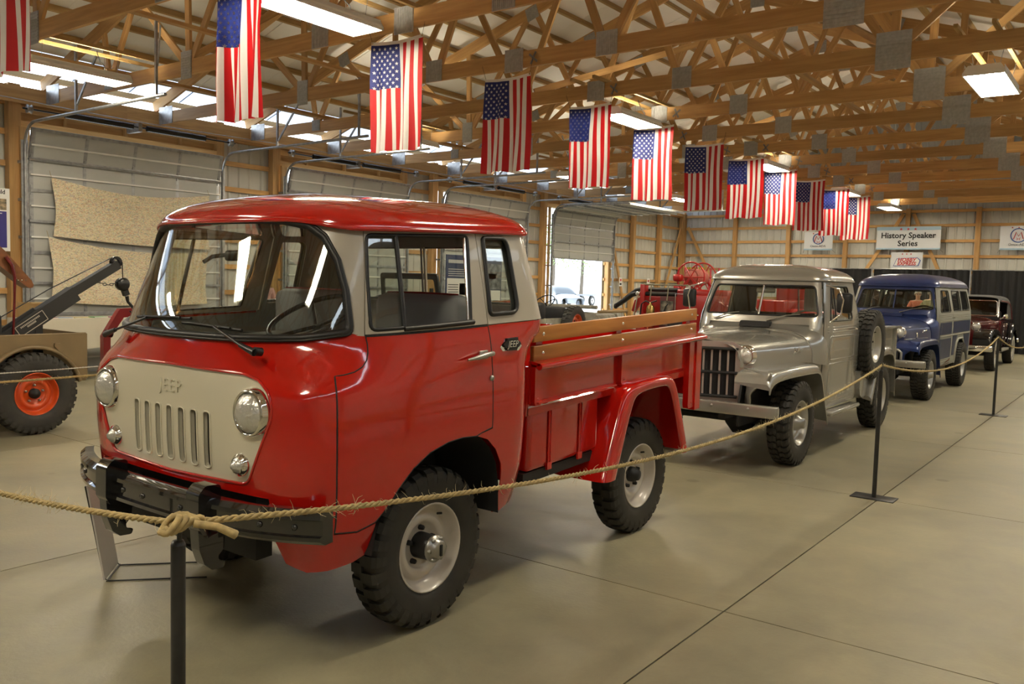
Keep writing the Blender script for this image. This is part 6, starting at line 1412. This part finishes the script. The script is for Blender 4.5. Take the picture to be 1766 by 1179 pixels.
def canvas(label, tl, tr, bl, br, sag_t, sag_b):
    def fn(u, v):
        y = (tl[0]*(1-u)+tr[0]*u)*(1-v)+(bl[0]*(1-u)+br[0]*u)*v; zt_ = tl[1]*(1-u)+tr[1]*u-sag_t*math.sin(PI*u); zb_ = bl[1]*(1-u)+br[1]*u-sag_b*math.sin(PI*u)
        return (-13.28+.02*math.sin(u*9+v*3)*math.sin(v*4)+.012*math.sin(u*5-v*8), y+.03*math.sin(v*PI)*(1-2*u), zt_*(1-v)+zb_*v)
    t = thing('signed_sheet', label, 'cloth sheet', (0, 0, 0)); m = MB(); m.grid(fn, 40, 20); m.build('canvas', M_scr, t)
    for q in (0, 1): p = Vector(fn(q, 0)); MB().tube([p, p+Vector((-.06, .0, .10))], .003, 4).build('tie_string', M_rope, t)
    return t
canvas('cream canvas sheet crowded with coloured signatures, upper one on the garage door', (6.27, 2.95), (8.95, 2.93), (6.30, 2.08), (8.95, 2.00), .14, .03)
canvas('cream canvas sheet crowded with coloured signatures, lower one on the garage door', (6.22, 2.06), (8.92, 1.95), (6.26, 1.10), (8.90, 1.06), .10, .05)
# ---- cloth covered table, booklets, box
tb_ = thing('display_table', 'long table under a creased off-white cloth by the garage door', 'table', (-12.55, 7.0, 0))
MB().box(-.35, .35, -1.5, 1.5, .86, .89).build('table_top', M_woodY, tb_)
for x in (-.3, .3):
    for y in (-1.42, 1.42): MB().tube([(x, y, 0), (x, y, .86)], .02, 8).build('leg', M_galv, tb_)
clm = mat('off_white_cloth', (.58, .54, .44), .85, bump=.3, bscale=9)
m = MB(); m.box(-.37, .37, -1.53, 1.53, .889, .895)
def skirt(x):
    def f(u, v): return (x+.012*math.sin(u*60)*v+.02*v, -1.53+3.06*u, .893-v*(.40+.03*math.sin(u*9)))
    return f
m.grid(skirt(.37), 120, 6); m.grid(lambda u, v: (-.37+.76*u, -1.53-.012*math.sin(u*18)*v-.02*v, .893-v*.40), 20, 6); tc_ = m.build('table_cloth', clm, None); tc_.location = (-12.55, 7.0, 0); tag(tc_, 'off-white creased cloth draped over the display table', 'tablecloth')
cols = [(.55, .10, .05), (.05, .20, .42), (.60, .45, .06), (.10, .35, .12), (.5, .15, .3), (.08, .08, .09)]
for k, y in enumerate((5.80, 6.02, 6.25, 6.55, 6.80, 7.05, 7.5, 7.9)):
    random.seed(k+40); b = thing('booklet', ['red', 'blue', 'yellow', 'green', 'pink', 'black', 'orange', 'teal'][k]+' covered booklet lying on the clothed table', 'booklet', (-12.4+random.uniform(-.12, .12), y, .896), random.uniform(-.4, .4)); b['group'] = 'booklets on the table'
    c = (cols+[(.6, .25, .03), (.03, .30, .32)])[k]; MB().box(-.07, .07, -.10, .10, 0, .012).build('cover', mat('booklet_%d' % k, c, .45), b); MB().box(-.069, .071, -.099, .099, .002, .010).build('pages', M_paper, b)
bx_ = thing('cardboard_box', 'open brown cardboard box standing on the clothed table end', 'box', (-12.62, 5.72, .896), .2); kr = mat('kraft_board', (.42, .28, .12), .8)
for a in ((-.13, -.125, -.18, .18), (.125, .13, -.18, .18), (-.13, .13, -.18, -.175), (-.13, .13, .175, .18)): MB().box(a[0], a[1], a[2], a[3], 0, .22).build('side', kr, bx_)
MB().box(-.13, .13, -.18, .18, 0, .005).build('base', kr, bx_)
MB().box(.13, .20, -.18, .18, .215, .22, Matrix.Translation((0, 0, .02)) @ Matrix.Rotation(.1, 4, 'Y')).build('flap', kr, bx_)
# ---- two tall display boards
navy = mat('board_navy', (.025, .04, .11), .5); photo = mat('board_photo', (.30, .32, .34), .6, noise=.9, nscale=9, col2=(.03, .03, .04)); white_ = M_paper; gold = mat('board_gold', (.55, .33, .05), .5)
for k, (y0, y1, lab) in enumerate(((13.30, 14.18, 'tall display board with navy heading and text columns'), (14.27, 15.15, 'tall display board with a large vehicle photo and gold foot band'))):
    o = thing('display_board', lab, 'display board', (-11.6, (y0+y1)/2, 0), PI/2); W_ = (y1-y0)/2
    MB().box(-W_, W_, 0, .02, .28, 2.10).build('panel', navy, o); 
    for x in (-W_+.03, W_-.03): MB().box(x-.02, x+.02, 0, .03, 0, .30).build('foot_post', M_black, o); MB().box(x-.02, x+.02, -.22, .22, 0, .02).build('foot', M_black, o)
    P_ = lambda x0, x1, z0, z1, m, n='print': MB().box(x0, x1, -.004, 0, z0, z1).build(n, m, o)
    if k == 0:
        P_(-W_+.03, W_-.03, 1.10, 1.62, white_, 'text_field'); P_(-.02, W_-.06, 1.28, 1.52, photo, 'photo'); P_(-W_+.03, W_-.03, .72, 1.08, photo, 'photo')
        for q in range(7): MB().box(-W_+.06, -.06, -.006, -.004, 1.48-q*.05, 1.495-q*.05).build('text_line', M_ink, o)
        for q in range(4): MB().box(-W_+.06, W_-.2, -.006, -.004, 1.80-q*.045, 1.812-q*.045).build('text_line', white_, o)
        MB().box(-W_+.06, W_-.15, -.006, -.004, 1.93, 2.0).build('heading', mat('heading_grey', (.5, .5, .52), .6), o)
    else:
        P_(-W_+.03, W_-.03, 1.40, 1.95, photo, 'photo'); P_(-W_+.10, W_-.2, 1.62, 1.74, mat('photo_blue', (.08, .18, .35), .5), 'photo_detail'); P_(-W_+.03, W_-.03, .80, 1.38, white_, 'text_field'); P_(-W_+.03, W_-.03, .62, .78, gold, 'foot_band'); P_(-.05, .07, 1.27, 1.37, mat('photo_tan', (.4, .2, .08), .5), 'photo_detail')
        for q in range(8): MB().box(-W_+.06, W_-.1, -.006, -.004, 1.15-q*.04, 1.162-q*.04).build('text_line', M_ink, o)
# ---- banners on the gable wall (face -Y)
def banner(name, label, x0, x1, z0, z1, m=None):
    o = thing(name, label, 'banner', ((x0+x1)/2, 28.10, (z0+z1)/2)); w, h_ = (x1-x0)/2, (z1-z0)/2
    mb = MB(); mb.grid(lambda u, v: (-w+2*w*u, .015*math.sin(u*7+v*2)*.5, -h_+2*h_*v), 16, 8); b = mb.build('vinyl', m or mat('banner_white', (.70, .72, .74), .5), o)
    for sx in (-1, 1):
        for sz in (-1, 1): MB().tube([(sx*(w-.02), 0, sz*(h_-.02)), (sx*(w+.06), .13, sz*(h_-.02)+(.05 if sz > 0 else -.10))], .004, 4).build('tie', M_cord, o)
    return o
def star(o, x, z, r, m): 
    p = [(x+(r if k % 2 == 0 else r*.4)*math.cos(PI/2+k*PI/5), z+(r if k % 2 == 0 else r*.4)*math.sin(PI/2+k*PI/5)) for k in range(10)]; MB().prism(p, -.020, -.016, 'XZ').build('star', m, o)
bred, bblue = mat('banner_red', (.50, .03, .03), .5), mat('banner_blue', (.04, .10, .35), .5); sky_ = mat('banner_sky', (.35, .50, .62), .5)
b1 = banner('banner', 'white banner reading History Speaker Series under three red stars', -7.0, -5.2, 2.86, 3.55)
MB().box(-.90, .90, -.012, -.010, .24, .345).build('top_band', sky_, b1); MB().box(-.90, .90, -.012, -.010, -.345, -.30).build('foot_band', sky_, b1)
for x in (-.20, 0, .20): star(b1, x, .27, .05, bred)
textmesh('lettering', 'History Speaker', .235, M_ink, b1, (0, -.018, .075), (PI/2, 0, 0), .002, bold=.005); textmesh('lettering', 'Series', .235, M_ink, b1, (0, -.018, -.165), (PI/2, 0, 0), .002, bold=.005)
b2 = banner('banner', 'white banner with slanted red and blue Hobby Express lettering', -6.55, -5.66, 2.20, 2.78)
for x in (-.12, 0, .12): star(b2, x, .235, .03, bred)
MB().prism([(-.37, -.13), (-.28, .10), (.30, .14), (.40, .05), (.34, -.12)], -.0125, -.011, 'XZ').build('logo_outline', bblue, b2); MB().prism([(-.35, -.115), (-.27, .085), (.29, .125), (.37, .045), (.32, -.105)], -.0145, -.0125, 'XZ').build('logo_field', M_paper, b2)
textmesh('lettering', 'HOBBY', .155, bred, b2, (.0, -.017, .055), (PI/2, 0, 0), .002, shear=.25, bold=.005); textmesh('lettering', 'EXPRESS', .14, bred, b2, (.0, -.017, -.055), (PI/2, 0, 0), .002, shear=.25, bold=.005)
for k, (x0, x1, z0, z1, lab) in enumerate(((-9.22, -8.32, 2.84, 3.42, 'white banner with round logo hung behind the flags'), (-3.66, -2.74, 2.85, 3.53, 'white banner with round logo hung right of the History Speaker banner'))):
    o = banner('banner', lab.replace('right of', 'next along from'), x0, x1, z0, z1); o['group'] = 'round logo banners'; s_ = (z1-z0)/.68
    mb = MB(); mb.tube([(.19*s_*math.cos(t), -.016, .07+.19*s_*math.sin(t)) for t in np.linspace(0, 2*PI, 33)[:-1]], .014, 6, closed=True); mb.build('logo_ring', bblue, o)
    mb = MB(); mb.tube([(-.12, -.016, -.03), (-.06, -.016, .16), (0, -.016, .05), (.06, -.016, .16), (.12, -.016, -.03)], .012, 6); mb.build('logo_letter', bred, o)
    for sx in (-1, 1): MB().tube([(sx*.05, -.016, .0), (sx*.012, -.016, -.03), (sx*.05, -.016, -.065)], .008, 6).build('logo_mark', bred, o)
    textmesh('lettering', 'Omix-ADA', .105, mat('banner_grey', (.12, .12, .13), .5), o, (0, -.018, -.19*s_), (PI/2, 0, 0), .002); MB().box(-.45, .45, -.012, -.010, -(z1-z0)/2, -(z1-z0)/2+.05).build('foot_band', sky_, o)
    for x in (-.16, 0, .16): star(o, x, (z1-z0)/2-.05, .03, bred)
# small paper notices on the wall rails
for y, lab in ((23.85, 'small white notice on the rail near the open door'), (25.70, 'small white notice on the rail near the hall corner')):
    o = wall_x('notice', lab, 'notice', -13.53, y-.09, y+.09, 1.52, 1.80, M_paper, .004); strip(o, -.05, .05, .02, .09, bred, 'print', .004); strip(o, -.06, .06, -.10, -.04, M_ink, 'print', .004)
# ---- black drape on poles
M_drape = mat('black_drape', (.014, .014, .015), .85)
px_ = [-9.13, -6.59, -4.05, -1.51, 1.03]
for i, x in enumerate(px_):
    t = thing('drape_pole', ['drape upright at the free end of the black curtain', 'drape upright behind the blue wagon windshield', 'drape upright behind the blue wagon tail', 'drape upright of the black curtain past the maroon convertible', 'drape upright at the wall end of the black curtain'][i], 'pole', (x, 26.16, 0)); MB().tube([(0, 0, .01), (0, 0, 2.27)], .019, 10).build('upright', M_galv, t); MB().box(-.2, .2, -.2, .2, 0, .01).build('base_plate', M_galv, t)
for i in range(4):
    t = thing('drape', ['black pleated drape panel nearest the silver pickup roof', 'black pleated drape panel behind the blue wagon', 'black pleated drape panel behind the maroon convertible', 'black pleated drape panel at the side wall'][i], 'curtain', (px_[i], 26.2, 0)); W_ = px_[i+1]-px_[i]
    def fn(u, v, i=i, W_=W_):
        random.seed(i); ph = random.uniform(0, 6); return (.03+u*(W_-.06), .035*math.sin(u*95+ph+.8*math.sin(u*17))*(.35+.65*v)+.02*math.sin(u*31+ph)+.02, 2.22-v*2.19)
    m = MB(); m.grid(fn, 200, 4); m.build('cloth', M_drape, t); MB().tube([(0, .02, 2.225), (W_, .02, 2.225)], .012, 8).build('cross_bar', M_galv, t)
# ---- indoor flag on a stand, seen through the cab's rear quarter window
fs = thing('flag_stand', 'American flag furled on an upright pole by the wall rails', 'flag', (-12.0, 10.05, 0)); MB().tube([(0, 0, .03), (0, 0, 2.3)], .014, 8).build('pole', mat('pole_wood', (.30, .18, .07), .5), fs); MB().lathe([(0, .16), (.03, .15), (.05, .03), (.06, .02)], 24, 'Z').build('base', M_steel, fs)
for k in range(9):
    m = MB(); c = [M_fr, M_fw][k % 2]; z0, z1 = 1.9-k*.10, 1.8-k*.10
    m.grid(lambda u, v: (.05*math.sin(u*7)+.02, .02+u*.26*(1-.2*k/9), (z0*(1-v)+z1*v)-u*.34), 8, 2); m.build('stripe', c if k > 2 else M_fb, fs)
# ================================================================ PEOPLE
def person(loc, rz, label, height=1.63, top=(.5, .3, .3), trousers=(.05, .06, .09), hair=(.45, .30, .12), hair_len=.0, sleeves=.5, stout=1.0, glasses=False, arm=0.1):
    t = thing('person', label, 'person', loc, rz); k = height/1.70; skin = mat('skin', (.55, .30, .20), .5); W = stout
    V = []; E = []; R = []
    def v(p, r): V.append(Vector(p)*k); R.append((r[0]*k, r[1]*k) if hasattr(r, '__len__') else (r*k, r*k)); return len(V)-1
    def chain(a, pts):
        for p, r in pts: n = v(p, r); E.append((a, n)); a = n
        return a
    pel = v((0, 0, .93), (.15*W, .11*W)); ch = chain(pel, [((0, 0, 1.08), (.135*W, .10*W)), ((0, -.005, 1.25), (.15*W, .105*W)), ((0, 0, 1.38), (.12, .085))]); nk = chain(ch, [((0, .005, 1.45), .055), ((0, -.005, 1.51), .052), ((0, -.01, 1.58), (.072, .085)), ((0, -.008, 1.64), (.074, .088)), ((0, .0, 1.675), (.055, .065))])
    for s in (1, -1):
        sh = chain(ch, [((s*.15, 0, 1.39), .062)]); el = chain(sh, [((s*.20*W, .0, 1.26), .050), ((s*(.23*W), .02, 1.12), .042), ((s*(.235*W), -.05-arm*.3, .98), .036), ((s*(.22*W), -.10-arm, .88), .028)])
        hd = chain(el, [((s*.218*W, -.115-arm, .82), (.030, .018))])
        for q, dx in enumerate((-.018, -.006, .006, .018)): chain(hd, [((s*(.218*W+dx*.3), -.12-arm+dx, .775), .0085), ((s*.21*W, -.118-arm+dx, .745+abs(q-1.5)*.006), .0075), ((s*.205*W, -.108-arm+dx, .722+abs(q-1.5)*.008), .007)])
        chain(el, [((s*.205*W, -.14-arm, .85), .011), ((s*.20*W, -.155-arm, .815), .009)])
        kn = chain(pel, [((s*.09, 0, .86), (.095*W, .10*W)), ((s*.10, -.005, .68), .075), ((s*.10, -.01, .50), .056), ((s*.10, .015, .34), .055), ((s*.10, .02, .12), .036), ((s*.10, .0, .05), .038), ((s*.105, -.10, .03), (.04, .026)), ((s*.108, -.17, .022), (.036, .02))])
    def skinmesh(name, V, E, R, m, root=0, parent=t, sub=2):
        me = bpy.data.meshes.new(name); me.from_pydata([tuple(p) for p in V], E, []); o = bpy.data.objects.new(name, me); COL.objects.link(o)
        o.modifiers.new('skin', 'SKIN').use_smooth_shade = True
        if not me.skin_vertices: me.skin_vertices.new()
        for i, sv in enumerate(me.skin_vertices[0].data): sv.radius = R[i]; sv.use_root = (i == root)
        o.modifiers.new('sub', 'SUBSURF').levels = sub; dg = bpy.context.evaluated_depsgraph_get(); m2 = bpy.data.meshes.new_from_object(o.evaluated_get(dg)); bpy.data.objects.remove(o)
        m2.name = name; m2.materials.clear(); m2.materials.append(m); m2.polygons.foreach_set('use_smooth', [True]*len(m2.polygons)); o = bpy.data.objects.new(name, m2); link(o, parent); return o
    skinmesh('body', V, E, R, skin)
    g = 1.13
    def garment(name, pts, edges, col):
        skinmesh(name, [Vector(p)*k for p, r in pts], edges, [((r[0] if hasattr(r, '__len__') else r)*k*g, (r[1] if hasattr(r, '__len__') else r)*k*g) for p, r in pts], mat(name+label[:14], col, .8, noise=.3, nscale=25))
    P = [((0, 0, .86), (.165*W, .125*W)), ((0, 0, 1.08), (.145*W, .112*W)), ((0, -.005, 1.25), (.155*W, .113*W)), ((0, 0, 1.38), (.125, .09)), ((0, .0, 1.42), (.075, .06))]; ed = [(0, 1), (1, 2), (2, 3), (3, 4)]
    for s in (1, -1):
        n = len(P); P += [((s*.15, 0, 1.385), .066), ((s*.20*W, .0, 1.26), .056), ((s*.225*W, .015, 1.15), .050)]; ed += [(3, n), (n, n+1), (n+1, n+2)]
    garment('shirt', P, ed, top)
    P = [((0, 0, .97), (.14*W, .105*W)), ((0, 0, .90), (.155*W, .12*W))]; ed = [(0, 1)]
    for s in (1, -1):
        n = len(P); P += [((s*.09, 0, .84), (.10*W, .105*W)), ((s*.10, -.005, .68), .082), ((s*.10, -.01, .50), .064), ((s*.10, .015, .30), .062), ((s*.10, .02, .10), .055)]; ed += [(1, n), (n, n+1), (n+1, n+2), (n+2, n+3), (n+3, n+4)]
    garment('trousers', P, ed, trousers)
    # face (looks towards local -Y)
    f = MB()
    for s in (1, -1): f.lathe([(-.006, 0), (-.003, .008), (.004, .011)], 10, 'Y', (s*.030*k, -.092*k, 1.615*k))
    f.build('eyes', mat('eye_dark', (.02, .02, .025), .2), t)
    m = MB(); m.tube([Vector((0, -.086, 1.615))*k, Vector((0, -.105, 1.59))*k, Vector((0, -.108, 1.578))*k, Vector((0, -.09, 1.572))*k], [.008*k, .011*k, .013*k, .009*k], 8); m.build('nose', skin, t)
    m = MB(); m.tube([Vector((-.025, -.088, 1.543))*k, Vector((0, -.096, 1.540))*k, Vector((.025, -.088, 1.543))*k], [.004*k, .007*k, .004*k], 6); m.build('mouth', mat('lips', (.45, .13, .10), .5), t)
    for s in (1, -1): m = MB(); m.tube([Vector((s*.078, .0, 1.63))*k, Vector((s*.086, .012, 1.61))*k, Vector((s*.08, .004, 1.58))*k], [.008*k, .013*k, .006*k], 6); m.build('ear', skin, t)
    m = MB(); hm = mat('hair'+label[:12], hair, .6, noise=.4, nscale=60)
    rows = []
    for i in range(9):
        th = i/8*PI*.62; row = []
        for j in range(21):
            ph = 2*PI*j/20; front = max(0, -math.sin(ph)); th2 = th*(1-.42*front); r = 1.10+.03*math.sin(ph*5+i)
            zc = 1.615+.098*math.cos(th2)*r; row.append(Vector((.088*math.sin(th2)*math.cos(ph)*r, .004+.102*math.sin(th2)*math.sin(ph)*r, zc-hair_len*(i/8)**2*(.0 if front > .2 else 1)))*k)
        rows.append(row)
    rows_mesh(m, rows); m.build('hair', hm, t)
    if glasses:
        m = MB()
        for s in (1, -1): m.tube([Vector((s*.032+.024*math.cos(a), -.102, 1.615+.017*math.sin(a)))*k for a in np.linspace(0, 2*PI, 15)[:-1]], .0025, 5, closed=True)
        m.tube([Vector((-.008, -.103, 1.618))*k, Vector((.008, -.103, 1.618))*k], .0025, 5); m.build('glasses', M_black, t)
    return t
person((-11.7, 8.86, 0), math.atan2(-11.7, -8.86)*-1*0+math.radians(-52)*-1, 'woman with blonde hair in a pink patterned blouse seen through the red cab', 1.63, (.62, .34, .32), (.05, .06, .10), (.55, .36, .12), .12, arm=.12)
person((-4.95, 24.3, 0), .35, 'short-haired woman with glasses in a salmon top behind the blue wagon', 1.62, (.70, .22, .14), (.06, .06, .08), (.55, .50, .42), .0, glasses=True, stout=1.05)
person((-4.55, 23.9, 0), PI-.3, 'man in an olive shirt standing with his back to the blue wagon', 1.66, (.28, .25, .12), (.08, .07, .06), (.25, .20, .15), .0, stout=1.3)

# ================================================================ OUTSIDE THE OPEN DOOR
yard = struct('ground_outside', 'pale gravel yard outside the open door'); MB().box(-90, WL-.2, -40, 90, -.25, -.06).build('gravel', mat('gravel', (.55, .53, .48), .9, noise=.2, nscale=2), yard)
grass_m = mat('leaf_green', (.26, .40, .14), .7)
def tree(loc, h, r, label, seed):
    t = thing('tree', label, 'tree', loc); rnd = random.Random(seed); MB().tube([(0, 0, -.06), (.1, 0, h*.35), (.0, .1, h*.8)], [.22, .16, .05], 8).build('trunk', mat('bark', (.10, .08, .06), .9), t)
    m = MB()
    for _ in range(1400):
        a, b = rnd.uniform(0, 6.28), rnd.uniform(-1, 1); q = r*rnd.random()**.4; c = Vector((q*math.cos(a)*math.sqrt(1-b*b), q*math.sin(a)*math.sqrt(1-b*b), h*.62+b*q*1.2)); s = rnd.uniform(.12, .28); n = Vector((rnd.uniform(-1, 1), rnd.uniform(-1, 1), rnd.uniform(-1, 1))).normalized(); e = n.orthogonal().normalized(); f_ = n.cross(e)
        m.add([c-e*s*.5, c+f_*s*.3, c+e*s*.5, c-f_*s*.3], [(0, 1, 2, 3)], False)
    o = m.build('foliage', grass_m, t); o['kind'] = 'stuff'; return t
tree((-45, 71.6, -.06), 8, 2.3, 'leafy green tree standing beyond the yard trailer', 3); tree((-45, 66.6, -.06), 9, 2.1, 'leafy green tree at the yard edge behind the parked car', 5)
tr_ = thing('trailer', 'pale flat trailer with tandem wheels in the bright yard', 'trailer', (-34.0, 53.0, -.06), 0); pw_ = mat('yard_white', (.75, .76, .78), .4)
MB().rbox(-.9, .9, -2.6, 2.6, .62, .78, .02).build('deck', pw_, tr_)
for y in (-.35, 1.05):
    for s in (1, -1): wheel(tr_, 'trl', (s*.98, y, .36), s, .36, .18, .2, pw_, 30, 'zig', 'flat', .05, 0)
for s in (1, -1): MB().rbox(s*.98-.14, s*.98+.14, -.9, 1.6, .76, .82, .02).build('mudguard', mat('slate_blue', (.12, .16, .24), .5), tr_)
MB().beam((0, -2.6, .6), (0, -4.0, .55), .08, .08).build('drawbar', pw_, tr_)
cy = thing('parked_car', 'silver parked car in the bright yard beside the trailer', 'car', (-30.5, 46.0, -.06), 1.0); cpm = mat('car_silver', (.5, .55, .62), .3, .4)
m = MB(); rows_mesh(m, loft(smooth_secs([(-2.1, .78, .35, .72), (-1.2, .86, .30, .92), (0, .88, .30, .95), (1.3, .86, .30, .95), (2.1, .80, .38, .85)]), 10, 4)); m.build('body', cpm, cy)
m = MB(); rows_mesh(m, loft(smooth_secs([(-1.1, .74, .88, .93), (-.5, .66, .88, 1.38), (.5, .66, .88, 1.42), (1.4, .70, .88, 1.0)]), 10, 3.5)); m.build('cabin', mat('car_glass', (.03, .04, .05), .05), cy)
for y in (-1.3, 1.3):
    for s in (1, -1): wheel(cy, 'car', (s*.80, y, .32), s, .32, .19, .2, cpm, 30, 'zig', 'cap', .04, 0)
